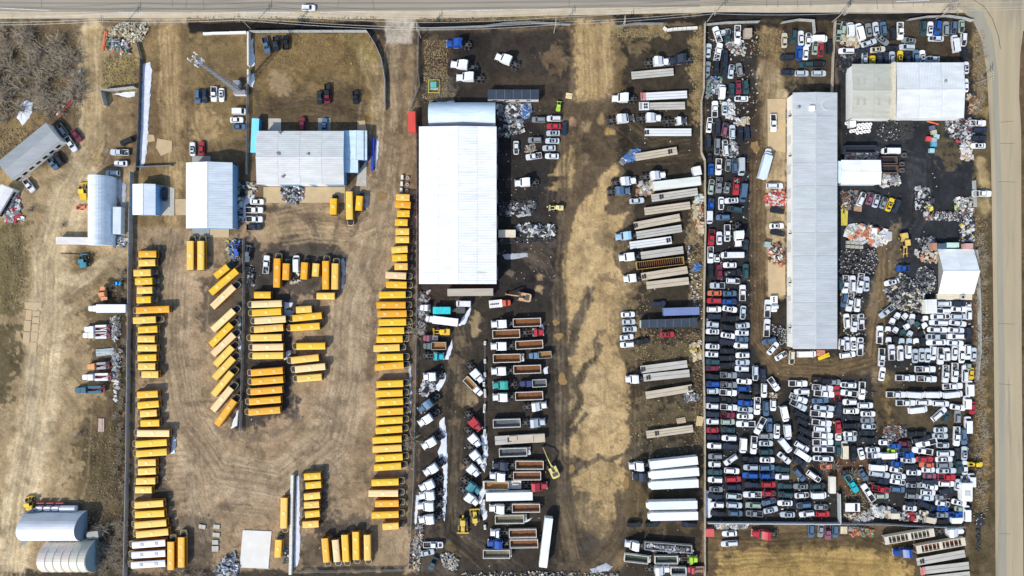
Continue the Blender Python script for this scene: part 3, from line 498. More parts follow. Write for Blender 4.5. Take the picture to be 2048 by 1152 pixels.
whb=building('lean_to','bright white flat roof shed against the long grey roof',1682,320,1762,369,4.6,5.0,'x',(WH,WH),(.55,.62,.64),0)
sub_box(whb,'side_roof',1675,322,1682,366,3.2,3.9,roofm,col=(.6,.72,.76))
gab=building('tent_hall','white peaked hall between the scrap heaps and white cars',1876,498,1948,588,.7,3.7,'x',((.80,.80,.78),(.78,.80,.80)),(.30,.30,.28),0,over=.5)
x0_,y0_=W(1873,600,1); x1_,y1_=W(1946,588,1); gx0,gx1,gy0,gy1=x0_-gab.location.x,x1_-gab.location.x,y0_-gab.location.y,y1_-gab.location.y
mb=MB(); quad(mb,[(gx0,gy0,.5),(gx1,gy0,.5),(gx1,gy1,.75),(gx0,gy1,.75)],.08)
for i in range(28): x=gx0+.2+i*(gx1-gx0-.4)/27; quad(mb,[(x-.07,gy0,.56),(x+.07,gy0,.56),(x+.07,gy1,.81),(x-.07,gy1,.81)],.05)
part('awning',mb,roofm,gab,col=(.66,.60,.45))
mb=MB(); fx=W(1927,594,1.5)[0]-gab.location.x; fy=(gy0+gy1)/2; mb.tube((fx,fy,.5),(fx,fy,1.3),1.1,.8,12); mb.tube((fx,fy,1.3),(fx,fy,1.36),.45,n=8,mi=1); part('roof_vent',mb,[conc,blackm],gab)
def arch(name,label,x0,y0,x1,y1,hh,axis,col,endcol,ribs=0,bands=0,hw=0.0,cat='building',ang=0):
    """barrel roofed hut seen with its roof between photo pixels"""
    xa,ya=W(x0,y1,hh*.35); xb,yb=W(x1,y0,hh*.35); cx,cy=(xa+xb)/2,(ya+yb)/2; a,b=(xb-xa)/2,(yb-ya)/2
    o=ob(name,None,None,(cx,cy,0),R(ang)); tag(o,label,cat); L,hwid=(a,b) if axis=='x' else (b,a)
    sec=[(hwid*math.cos(t),hw+(hh-hw)*math.sin(t)) for t in np.linspace(0,math.pi,19)]
    if hw: sec=[(hwid,0)]+sec+[(-hwid,0)]
    P=(lambda s,u,z:(s,u,z)) if axis=='x' else (lambda s,u,z:(u,-s,z)) 
    nseg=bands or 1
    for k in range(nseg):
        s0,s1=-L+2*L*k/nseg,-L+2*L*(k+1)/nseg; mb=MB()
        out=[P(s0,u,z) for u,z in sec]; out2=[P(s1,u,z) for u,z in sec]; n_=len(sec); vs=out+out2
        fs=[(i,i+1,n_+i+1,n_+i) for i in range(n_-1)]; mb.add(vs,fs)
        if ribs:
            for j in range(ribs//nseg):
                s=s0+(s1-s0)*(j+.5)/(ribs//nseg)
                vs=[P(s+d,u*kk,z*kk) for d in (-.10,0,.10) for (u,z) in sec for kk in ((1.0 if d else 1.012),)]
                mb.add(vs,[(q*n_+i,q*n_+i+1,(q+1)*n_+i+1,(q+1)*n_+i) for q in range(2) for i in range(n_-1)])
        if bands:
            vs=[P(s1+d,u*kk,z*kk) for d in (-.22,0,.22) for (u,z) in sec for kk in ((1.0 if d else 1.03),)]
            mb.add(vs,[(q*n_+i,q*n_+i+1,(q+1)*n_+i+1,(q+1)*n_+i) for q in range(2) for i in range(n_-1)])
        part('roof_section' if bands else 'barrel_roof',mb,roofm,o,col=col if not bands else tuple(c*random.uniform(.92,1.05) for c in col))
    for s in (-L+.15,L-.15):
        mb=MB(); f=[P(s-.1,u*.985,z*.985) for u,z in sec]; g=[P(s+.1,u*.985,z*.985) for u,z in sec]; mb.loft([f,g],0,True,True); part('end_wall',mb,mat('cladding',(1,1,1)),o,col=endcol)
    o['_d']=(cx,cy,a,b); return o
q1=arch('quonset_hut','rounded pale metal hut behind the big white warehouse',859,203,991,262,6.2,'x',(.62,.74,.80),(.75,.77,.78),60)
q2=arch('quonset_hut','long rounded metal hut with white and blue sheen by a yellow loader',177,353,226,491,6.6,'y',(.72,.79,.85),(.6,.66,.72),52)
for p in ((189,380),(189,415),(189,456)): vent(q2,*p,5.2,.3,.6)
q3=arch('storage_barn','white arched barn with dark ends above the round banded hut',52,1026,166,1082,7.5,'x',(.80,.81,.82),(.20,.27,.36),0,0,1.0)
q4=arch('fabric_shelter','cream banded fabric shelter at the bottom corner below white barn',94,1080,188,1145,8,'x',(.66,.62,.50),(.22,.33,.40),0,6,.5)
for P4 in ([(42,1028),(74,1014),(82,1022),(52,1038)],[(42,1091),(52,1072),(73,1075)],[(86,1092),(110,1078),(104,1108)]):
    w=[W(p[0],p[1],1.5) for p in P4]; mb=MB(); cx=sum(p[0] for p in w)/len(w); cy=sum(p[1] for p in w)/len(w)
    w=[(x-cx,y-cy) for x,y in w]; 
    if sum(w[i][0]*w[(i+1)%len(w)][1]-w[(i+1)%len(w)][0]*w[i][1] for i in range(len(w)))<0: w.reverse()
    mb.prism(w,0,2.2); mb.prism([(x*.6,y*.6) for x,y in w],2.2,2.6); o=ob('wing_shed',mb.mesh('wing_shed',flat),None,(cx,cy,0),col=(.20,.24,.26)); tag(o,{42:'grey sloping lean-to at the near corner of the white arched barn'}.get(P4[0][0] if P4[0][1]<1050 else 0, 'small grey pointed lean-to below the white arched barn' if P4[0][1]==1091 else 'grey pointed lean-to on the banded fabric shelter'),'shed')
# rotated office, upper left
def rbuilding(name,label,A,B,D,h,hr,rc,wc,cat='building'):
    """A,B short edge, B-D long edge (photo pixels at the eave)"""
    a,b,d=[Vector(W(*p,h)) for p in (A,B,D)]; c=(a+d)/2; o=ob(name,None,None,(c.x,c.y,0)); tag(o,label,cat); e=a+(d-b)
    L=[v-c for v in (a,b,d,e)]; m0=(L[0]+L[1])/2; m1=(L[2]+L[3])/2
    z=lambda v,h_:(v.x,v.y,h_)
    for s in ((0,1,m0),(3,2,m1)):
        pass
    mb=MB(); roof_slope(mb,z(L[1],h),z(L[2],h),z(m1,hr),z(m0,hr)); part('roof_slope',mb,roofm,o,col=rc[0])
    mb=MB(); roof_slope(mb,z(L[3],h),z(L[0],h),z(m0,hr),z(m1,hr)); part('roof_slope',mb,roofm,o,col=rc[1])
    mb=MB(); ins=[v*.985 for v in L]; ins=[(v.x,v.y) for v in ins]
    if sum(ins[i][0]*ins[(i+1)%4][1]-ins[(i+1)%4][0]*ins[i][1] for i in range(4))<0: ins.reverse()
    mb.prism(ins,0,h-.1); part('wall',mb,mat('cladding',(1,1,1)),o,col=wc)
    t=(L[2]-L[1]); nrm=Vector((t.y,-t.x)).normalized(); nrm=nrm if nrm.dot(L[1]-m0)>0 else -nrm
    for k in range(7):
        p=L[1]*.985+t*.985*(.08+k*.14); q=p+t.normalized()*1.6; mb=MB(); r_=nrm*.06
        mb.loft([[(p.x-r_.x,p.y-r_.y,1.2),(q.x-r_.x,q.y-r_.y,1.2),(q.x-r_.x,q.y-r_.y,2.4),(p.x-r_.x,p.y-r_.y,2.4)],[(p.x+r_.x,p.y+r_.y,1.2),(q.x+r_.x,q.y+r_.y,1.2),(q.x+r_.x,q.y+r_.y,2.4),(p.x+r_.x,p.y+r_.y,2.4)]],0,True,True); part('window',mb,glass,o)
    return o
rbuilding('office','grey roofed office standing askew with a white window wall',(92,245),(121,281),(24,360),3.8,4.3,((.30,.32,.33),(.28,.30,.31)),(.78,.76,.70))
rbuilding('shed','small white and grey askew shed at the edge below the office',(2,368),(27,379),(-2,428),3.2,3.5,((.62,.62,.62),(.66,.68,.70)),(.7,.7,.68))
def panel_roof(name,label,x0,y0,x1,y1,skew,h,n,wc):
    """site office whose dark roof is laid in separate sheets"""
    P=[W(x0,y0+skew,h),W(x1,y0,h),W(x1,y1-skew*.6,h),W(x0,y1,h)]; c=(sum(p[0] for p in P)/4,sum(p[1] for p in P)/4); o=ob(name,None,None,(c[0],c[1],0)); tag(o,label,'building')
    V=[Vector((p[0]-c[0],p[1]-c[1],h)) for p in P]; dm=mat('dark_membrane',(.030,.045,.065),.55,var=.3,scale=.4)
    for k in range(n):
        t0,t1=(k+.02)/n,(k+.98)/n; mb=MB(); quad(mb,[V[3].lerp(V[2],t0),V[3].lerp(V[2],t1),V[0].lerp(V[1],t1),V[0].lerp(V[1],t0)],.1); part('roof_panel',mb,dm,o)
    mb=MB(); w=[(v.x*.99,v.y*.98) for v in (V[3],V[2],V[1],V[0])]; mb.prism(w,0,h-.11); part('wall',mb,mat('cladding',(1,1,1)),o,col=wc)
    mb=MB(); mb.prism(w,h-.105,h-.06); part('roof_edge',mb,steel,o)
    for k in range(4):
        p=V[3].lerp(V[2],.1+k*.22)*.99; mb=MB(); mb.box(p.x,p.x+1.4,p.y-.05+.05,p.y+.1,1.3,2.4); part('window',mb,glass,o)
    return o
panel_roof('site_office','dark navy panelled roof site office behind the barrel hut',975,179,1078,199,0,3.2,6,(.7,.62,.58))
panel_roof('site_office','dark grey panelled roof site office above the lone red coupe',1282,636,1395,656,5,3.2,7,(.62,.6,.52))
# small buildings and containers
def container(label,p0,p1,w,h,col,name='shipping_container',cat='container',ridges=True,z0=.15,roofcol=None):
    (x0,y0),(x1,y1)=W(*p0,h),W(*p1,h); L=math.hypot(x1-x0,y1-y0); w/=S
    o=ob(name,None,None,((x0+x1)/2,(y0+y1)/2,0),math.atan2(y1-y0,x1-x0)); tag(o,label,cat); mb=MB(); mb.box(-L/2,L/2,-w/2,w/2,z0,h-.05)
    n=int(L/.5)
    if ridges:
        for i in range(n): mb.box(-L/2+.1+i*L/n,-L/2+.1+i*L/n+.22,-w/2-.04,w/2+.04,z0+.2,h-.2)
    part('box_body',mb,flat,o,col=col); mb=MB(); mb.box(-L/2-.03,L/2+.03,-w/2-.03,w/2+.03,h-.05,h+.02)
    if ridges:
        for i in range(n): mb.box(-L/2+.1+i*L/n,-L/2+.1+i*L/n+.22,-w/2+.15,w/2-.15,h+.02,h+.06)
    part('roof',mb,roofm,o,col=roofcol or col); mb=MB(); mb.box(L/2,L/2+.06,-w/2+.08,-.03,z0+.1,h-.15); mb.box(L/2,L/2+.06,.03,w/2-.08,z0+.1,h-.15); part('door',mb,flat,o,col=tuple(c*.8 for c in col)); return o
container('bright turquoise container standing at the workshop end',(511,237),(508,305),14,2.9,(.02,.22,.55),roofcol=(.22,.68,.80))
container('bright red container at the corner of the white warehouse',(824,263),(823,223),14,2.7,(.62,.07,.05))
container('white box unit beside the long rounded metal hut',(233,468),(234,414),16,2.7,(.62,.70,.76))
container('long white container sticking out from the rounded metal hut',(112,481),(176,482),14,2.6,(.72,.68,.66))
container('white square cab box at the end of the white trailer',(1387,343),(1402,340),17,2.6,(.72,.72,.70),'storage_box','container',False)
container('long beige trailer box lying against the warehouse wall',(895,585),(986,584),14,2.9,(.42,.40,.33))
container('cream container with three dark vents beside the tyres',(997,467),(1031,467),14,2.7,(.72,.64,.48))
container('square tan hut by the fence near the stripped cars',(1490,65),(1504,65),17,2.3,(.42,.34,.26),'hut','hut',False)
container('small grey steel tool chest outside the long building',(1530,488),(1541,490),10,1.6,(.34,.42,.40),'tool_chest','box',False)
container('white square container in the gap between scrap and cars',(1862,599),(1863,627),22,2.7,(.74,.74,.70),'storage_box')
container('white container by the stacked white rings',(1700,248),(1712,247),12,2.2,(.78,.77,.78),'storage_box','container',False)
container('rust brown box at the upper end of the peaked hall',(1869,486),(1870,500),9,2.6,(.45,.22,.12),'steel_box','box',False)
container('navy steel box in the row above the peaked hall',(1876,492),(1893,493),10,2.5,(.06,.10,.16),'steel_box','box',False)
container('pale green long box in the row above the peaked hall',(1894,490),(1918,490),9,2.5,(.50,.68,.58),'steel_box','box',False)
container('faded pink box in the row above the peaked hall',(1931,492),(1946,492),10,2.4,(.55,.32,.28),'steel_box','box',False)
container('small grey hut on the dry ground beside the barn end',(173,1072),(196,1069),14,2.6,(.26,.28,.27),'hut','hut',False)
container('blue tarpaulin covered trench box beside the office annex',(746,276),(744,340),5,1.2,(.02,.05,.42),'covered_box','box',False)
for k,(x,y,c,w) in enumerate(((1869,265,(.48,.44,.28),'tan'),(1858.5,276.5,(.62,.08,.07),'red'),(1874,272,(.40,.58,.60),'pale teal'),(1869,280,(.40,.42,.42),'grey'),(1869,288,(.10,.36,.52),'blue'),(1864.5,300.5,(.35,.55,.62),'light blue'),(1866,256,(.10,.12,.22),'navy'))):
    o=container('%s crate in the loose cluster on the open pavement'%w,(x-4.5,y),(x+4.5,y+random.uniform(-2,2)),8,1.1,c,'crate','crate',False,.05)
# lattice mast
tw=thing('lattice_mast','tall leaning-looking grey lattice telecom mast with antennas beside the fence','mast',480,183)
HT=33; base=[(1.35*math.cos(a),1.35*math.sin(a)) for a in (R(90),R(210),R(330))]; tp=[(x*.28,y*.28) for x,y in base]
at_=lambda i,t:Vector((base[i][0]*(1-t)+tp[i][0]*t,base[i][1]*(1-t)+tp[i][1]*t,HT*t))
for i in range(3):
    mb=MB(); mb.tube(at_(i,0),at_(i,1),.10,.06); part('mast_leg',mb,steel,tw)
mb=MB(); N=22
for k in range(N):
    for i in range(3):
        j=(i+1)%3; mb.tube(at_(i,k/N),at_(j,(k+1)/N),.035,n=4,cap=False); mb.tube(at_(j,k/N),at_(i,(k+1)/N),.06,n=4,cap=False); mb.tube(at_(i,k/N),at_(j,k/N),.06,n=4,cap=False)
part('lattice_brace',mb,steel,tw)
for i in range(6):
    a=R(i*60+15); mb=MB(); rr_=1.5; M=Matrix.Translation((rr_*math.cos(a),rr_*math.sin(a),HT-1.5+(i%2)*2.2))@Matrix.Rotation(a,4,'Z'); mb.box(-.1,.1,-.25,.25,-1.1,1.1,0,M); mb.tube(M@Vector((-1.2,0,0)),M@Vector((0,0,0)),.05); part('antenna',mb,whitem,tw)
mb=MB(); mb.tube((0,0,HT-2),(0,0,HT-1.8),1.3,n=10); part('platform',mb,steel,tw)
cab=thing('equipment_cabinet','white equipment cabinet at the foot of the lattice mast','cabinet',483,188); mb=MB(); mb.box(-1.9,1.9,-.7,.7,0,2.1); part('cabinet_body',mb,whitem,cab); mb=MB(); mb.box(-1.95,1.95,-.75,.75,2.1,2.2); part('lid',mb,steel,cab)
cab=thing('equipment_cabinet','grey equipment shelter under the lattice mast legs','cabinet',477,170); mb=MB(); mb.box(-1,1,-1,1,0,1.9); part('cabinet_body',mb,flat,cab,col=(.42,.50,.52)); mb=MB(); mb.box(-1.05,1.05,-1.05,1.05,1.9,2.0); part('lid',mb,steel,cab)
# transformer in its yellow rail
tr=thing('transformer','green pad transformer inside a yellow guard rail','transformer',868,172); mb=MB(); mb.box(-.9,.9,-.9,.9,.2,1.6); mb.box(-.95,.95,-.95,.95,1.6,1.7); part('cabinet_body',mb,flat,tr,col=(.10,.42,.38)); mb=MB(); mb.box(-1.3,1.3,-1.3,1.3,0,.2); part('pad',mb,conc,tr)
gr=thing('guard_rail','yellow square guard rail round the green transformer','rail',868.5,174); mb=MB()
for a,b_ in (((-1.75,-2.1),(1.75,-2.1)),((1.75,-2.1),(1.75,2.1)),((1.75,2.1),(-1.75,2.1)),((-1.75,2.1),(-1.75,-2.1))): mb.tube((*a,.9),(*b_,.9),.09); mb.tube((*a,0),(*a,.95),.09)
part('rail',mb,mat('yellow_paint',(.68,.58,.10),.6),gr)

# ---------------------------------------------------------------- fences, walls, poles
unitp=MB(); unitp.box(-.5,.5,-.5,.5,0,1); UNIT={}
def unit(m):
    if m.name not in UNIT: UNIT[m.name]=unitp.mesh('panel',m)
    return UNIT[m.name]
link=bpy.data.materials.new('chain_link'); link.use_nodes=True; n=link.node_tree.nodes; l=link.node_tree.links; tb=n.new('ShaderNodeBsdfTransparent'); ms=n.new('ShaderNodeMixShader'); ms.inputs[0].default_value=.42; l.new(tb.outputs[0],ms.inputs[1]); n['Principled BSDF'].inputs['Base Color'].default_value=(.42,.43,.42,1); l.new(n['Principled BSDF'].outputs[0],ms.inputs[2]); l.new(ms.outputs[0],n['Material Output'].inputs[0])
tinf=mat('tin_fence',(.46,.47,.45),.6,var=.3,scale=.5); dkf=mat('dark_fence',(.075,.085,.10),.55,var=.25,scale=.4); tanf=mat('tan_board_fence',(.50,.44,.34),.8,var=.35,scale=.6); wblock=mat('white_block',(.68,.66,.60),.85,var=.2,scale=.8)
def fence(label,pts,h=2.0,m=None,step=4.0,th=.08,post=True,name='fence',pname='fence_panel',gap=.03,pm=None,cat='fence'):
    w=[W(*p) for p in pts]; o=ob(name,None,None,(w[0][0],w[0][1],0)); tag(o,label,cat); m=m or tinf; first=True
    for (x0,y0),(x1,y1) in zip(w[:-1],w[1:]):
        L=math.hypot(x1-x0,y1-y0); k=max(1,round(L/step)); a=math.atan2(y1-y0,x1-x0)
        for i in range(k):
            t=(i+.5)/k; p=ob(pname,unit(m),o,(x0+(x1-x0)*t-w[0][0]+random.uniform(-.03,.03),y0+(y1-y0)*t-w[0][1],0),a+random.uniform(-.012,.012)); p.scale=(L/k-gap,th,h*random.uniform(.97,1.03))
            if post:
                t=i/k; p=ob('fence_post',unit(pm or steel),o,(x0+(x1-x0)*t-w[0][0],y0+(y1-y0)*t-w[0][1],0),a); p.scale=(.12,.12,h+.15)
    return o
fence('grey sheet fence along the left column of buses',[(267,345),(263,560),(259,900),(254,1155)],2.4,tinf,4)
fence('tall dark solid fence with a snow bank behind it',[(285,120),(283,180),(281,260),(276,343)],1.7,dkf,2.6,pm=blackm)
fence('grey wing of fence round the weedy corner',[(216,213),(209,184),(275,177)],2.6,tinf,3)
fence('low grey fence across the end of the snow bank',[(276,335),(346,332)],1.6,steel,4,.1)
fence('thin fence leading from the rubbish mound to the dark fence',[(276,86),(285,120)],1.6,wood,3)
fence('pale panelled wall between the two upper lots',[(500,67),(500,134)],2.0,wblock,2.2,.5,False,pname='wall_block',name='wall')
fence('short pale wall piece beside the lattice mast',[(500,142),(500,170)],2.0,wblock,2.2,.5,False,pname='wall_block',name='wall')
fence('thin grey fence past the mast down to the workshop',[(497,170),(497,250),(496,350)],1.9,link,3)
fence('white rail barrier along the top of the small lot',[(408,69),(426,68),(460,67),(494,66)],.9,whitem,5.5,.7,False,pname='barrier_block',name='barrier')
fence('grey sheet fence along the top of the brown lot',[(503,66),(600,65),(735,65)],2.2,tinf,3.5)
fence('curved grey fence beside the driveway',[(735,65),(752,92),(764,120),(771,160),(772,222)],2.0,tinf,3.5)
fence('wire fence winding down through the bus yard',[(489,480),(490,540),(489,650),(486,760),(483,862)],1.9,link,3.2)
fence('mesh fence across the top of the truck lot',[(838,60),(900,58),(970,55),(1010,49),(1060,47),(1140,52)],2.0,link,2.8)
fence('bent mesh fence down the side of the weed patch',[(838,60),(836,140),(840,170),(820,222)],1.6,link,4)
fence('wire fence between the yellow buses and the trucks',[(833,250),(834,400),(835,575),(832,760),(828,960),(818,1138)],1.8,link,4,pm=conc)
fence('mesh fence with dry grass along the upper trailer yard',[(1228,56),(1270,50),(1325,50)],2.0,link,2.8)
fence('row of white blocks closing the top of the trailer yard',[(1326,56),(1333,62),(1345,60),(1372,58),(1394,57)],1.0,wblock,1.8,.8,False,pname='barrier_block',name='barrier',gap=.15,cat='barrier')
fence('long tan board fence between trailers and wrecked cars',[(1408,48),(1406,180),(1401,205),(1401,306),(1408,322),(1409,460),(1407,560),(1405,700),(1408,860),(1408,960),(1408,1152)],2.0,tanf,4.0)
fence('top fence over the upper row of wrecks',[(1410,52),(1450,48),(1516,46)],2.0,tinf,2.4)
fence('short fence piece at the wreckers gate',[(1560,48),(1594,42),(1624,44),(1626,70)],2.0,tinf,2.2)
fence('grey boundary fence behind the tan and white vans',[(1668,44),(1664,110),(1661,186)],1.8,tanf,3)
fence('long grey curving fence below the highway ditch',[(1812,42),(1850,36),(1890,34),(1920,38),(1942,44)],1.8,tinf,3)
fence('thick grey wall closing the bottom of the wrecking yard',[(1413,1043),(1520,1044),(1676,1045)],2.0,mat('grey_board',(.44,.46,.45),.8,var=.25,scale=.5),3,.35,False,name='wall',pname='wall_panel')
fence('grey cross wall standing up from the bottom wall',[(1675,985),(1676,1044)],2.0,mat('grey_board',(.44,.46,.45)),3,.35,False,name='wall',pname='wall_panel')
fence('leaning sheet fence below the crowded wrecks',[(1676,1045),(1760,1046),(1840,1050),(1925,1052)],2.0,tinf,3)
fence('grey fence stub beside the white pickup at the road',[(1944,362),(1946,415)],2.0,tinf,3)
fence('sheet fence beside the road brush at the car stacks',[(1949,500),(1955,600),(1956,700),(1950,760)],1.8,tinf,4)
fence('wire fence along the bottom of the bus yard',[(600,1142),(720,1140),(808,1138),(813,1130)],1.5,link,4)
fence('white block wall with a snow bank in the bus yard',[(587,948),(585,1040),(583,1146)],1.6,wblock,1.6,.9,False,name='wall',pname='wall_block',gap=.06)
fence('low rail across the left yard end of the barn',[(120,508),(160,510)],.5,wood,4,.12)
for k,(x,y,w) in enumerate(((970,686,8),(970,722,9),(970,749,9),(968,768,9),(970,786,17),(969,816,18),(969,866,17),(970,896,10),(970,920,10),(967,934,9),(968,966,10),(968,1003,10),(970,1053,9))):
    o=thing('concrete_block','','block',x,y,90+random.uniform(-6,6)); o['group']='blocks along the truck yard cable'; mb=MB(); a=w/S/2; mb.box(-a,a,-.35,.35,0,.9); part('block_body',mb,wblock,o); mb=MB(); mb.box(-a*.5,a*.5,-.08,.08,.9,1.05); part('lifting_loop',mb,steel,o); AUTO.append((o,'white concrete block','block',x,y))
cb=ob('cable',None); mb=MB(); pts=[W(970,y) for y in (690,725,760,800,860)]
for p,q_ in zip(pts[:-1],pts[1:]): mb.tube((*p,.95),(*q_,.95),.06)
cb=ob('cable',mb.mesh('cable',steel)); tag(cb,'taut cable strung along the row of white blocks','cable')
for x,y,w_,h_,a in ((405,1053,8,13,80),(434,1053,8,12,85),(433,1069,8,14,85),(431,1084,12,9,0),(431,1097,11,13,90),(840,369,0,0,0)):
    if not w_: continue
    o=thing('paving_slab','','slab',x,y,a); mb=MB(); mb.box(-w_/S/2,w_/S/2,-h_/S/2,h_/S/2,0,.35); part('slab_body',mb,conc,o); AUTO.append((o,'tan concrete slab','slab',x,y))
for x,y in ((805,355),(804,368),(803,381)):
    o=thing('concrete_block','','block',x,y,90); mb=MB(); mb.box(-.7,.7,-.4,.4,0,.9); part('block_body',mb,wblock,o); AUTO.append((o,'pale concrete block','block',x,y))
    o=thing('concrete_ring','','ring',x+11,y+1); mb=MB(); mb.torus((0,0,.4),.42,.2,10,6); part('ring_body',mb,conc,o); AUTO.append((o,'round pale concrete ring','ring',x+11,y+1))
def pole(label,px,py,h=11,arm=0,name='utility_pole',tr=False):
    o=thing(name,label,'pole',px,py); mb=MB(); mb.tube((0,0,0),(0,0,h),.17,.11,8); part('pole_shaft',mb,mat('pole_wood',(.34,.30,.24),.85,var=.3),o)
    for k in range(2):
        mb=MB(); mb.box(-.07,.07,-1.3,1.3,h-.5-k*1.1,h-.35-k*1.1); p=part('crossarm',mb,wood,o)
        for s in (-1.2,-.4,.4,1.2):
            m2=MB(); m2.tube((0,s,h-.35-k*1.1),(0,s,h-.1-k*1.1),.06); part('insulator',m2,whitem,p)
    if tr:
        for s in (-.5,.5):
            mb=MB(); mb.tube((.4,s,h-3.4),(.4,s,h-2.2),.32,n=10); part('transformer_can',mb,steel,o)
    return o
PO=[(239,60),(501,57),(842,76),(1108,66),(1413,45),(1664,44),(1872,38)]
lab=['utility pole leaning past the rubbish mound','utility pole with double crossarm above the wall end','utility pole with transformer cans by the driveway mouth','utility pole above the mesh topped truck lot','utility pole at the head of the tan board fence','utility pole by the wreckers grey fence','utility pole beside the road bend']
for k,p in enumerate(PO): pole(lab[k],*p,tr=k in(2,5))
pole('lone thin pole beside the right-hand road strip',1955,166,8); pole('short pole standing at the trailer yard mesh fence',1245,52,6)
wm_=mat('cable_alu',(.55,.55,.53),.4,metal=.3)
for s in (-1.2,1.2,-.4):
    mb=MB(); xs=[(-60,66)]+PO+[(2130,30)]
    for p,q_ in zip(xs[:-1],xs[1:]):
        a=Vector((*W(*p),10.6)); b_=Vector((*W(*q_),10.6)); a.y+=s; b_.y+=s; prev=a
        for i in range(1,9):
            t=i/8; c=a.lerp(b_,t); c.z-=1.2*4*t*(1-t); mb.tube(prev,c,.05,n=4,cap=False); prev=c
    o=ob('power_line',mb.mesh('power_line',wm_)); tag(o,{-1.2:'power line strung nearest the yards along the highway',1.2:'power line strung nearest the highway lanes',-.4:'middle power line along the row of highway poles'}[s],'power line')
# ---------------------------------------------------------------- vehicles
PAL={'w':((.76,.78,.80),'white'),'l':((.48,.54,.58),'silver'),'g':((.24,.26,.27),'grey'),'b':((.085,.15,.24),'slate blue'),'n':((.022,.030,.052),'navy'),'k':((.016,.018,.022),'black'),'u':((.015,.085,.36),'bright blue'),'r':((.42,.03,.04),'red'),'m':((.20,.022,.045),'maroon'),'t':((.030,.075,.085),'dark teal'),'o':((.62,.17,.08),'orange'),'c':((.62,.55,.42),'cream'),'y':((.75,.52,.02),'yellow'),'e':((.34,.42,.34),'pale green'),'a':((.02,.42,.48),'turquoise'),'L':((.40,.62,.04),'lime green'),'p':((.26,.10,.15),'plum')}
GLS={}
def glassq(name,pts):
    mb=MB(); quad(mb,pts,.02,0,(0,0,1)); return mb.mesh(name,glass)
def shell(L,w,zs,rf,rk):
    """lower body: rings up the flank, bonnet edge rounded in"""
    p=rr(-L/2,L/2,w,rf,rk); return [ring(p,zs[0],.96),ring(p,zs[1],1),ring(p,zs[2],.99),ring(p,zs[3],.94)]
def wheels4(mb,x0,x1,y,r=.33,wd=.22,mi=1):
    for x in (x0,x1):
        for s in (-1,1): mb.tube((x,s*y,r),(x,s*(y-wd),r),r,n=8,mi=mi)
PROTO={}
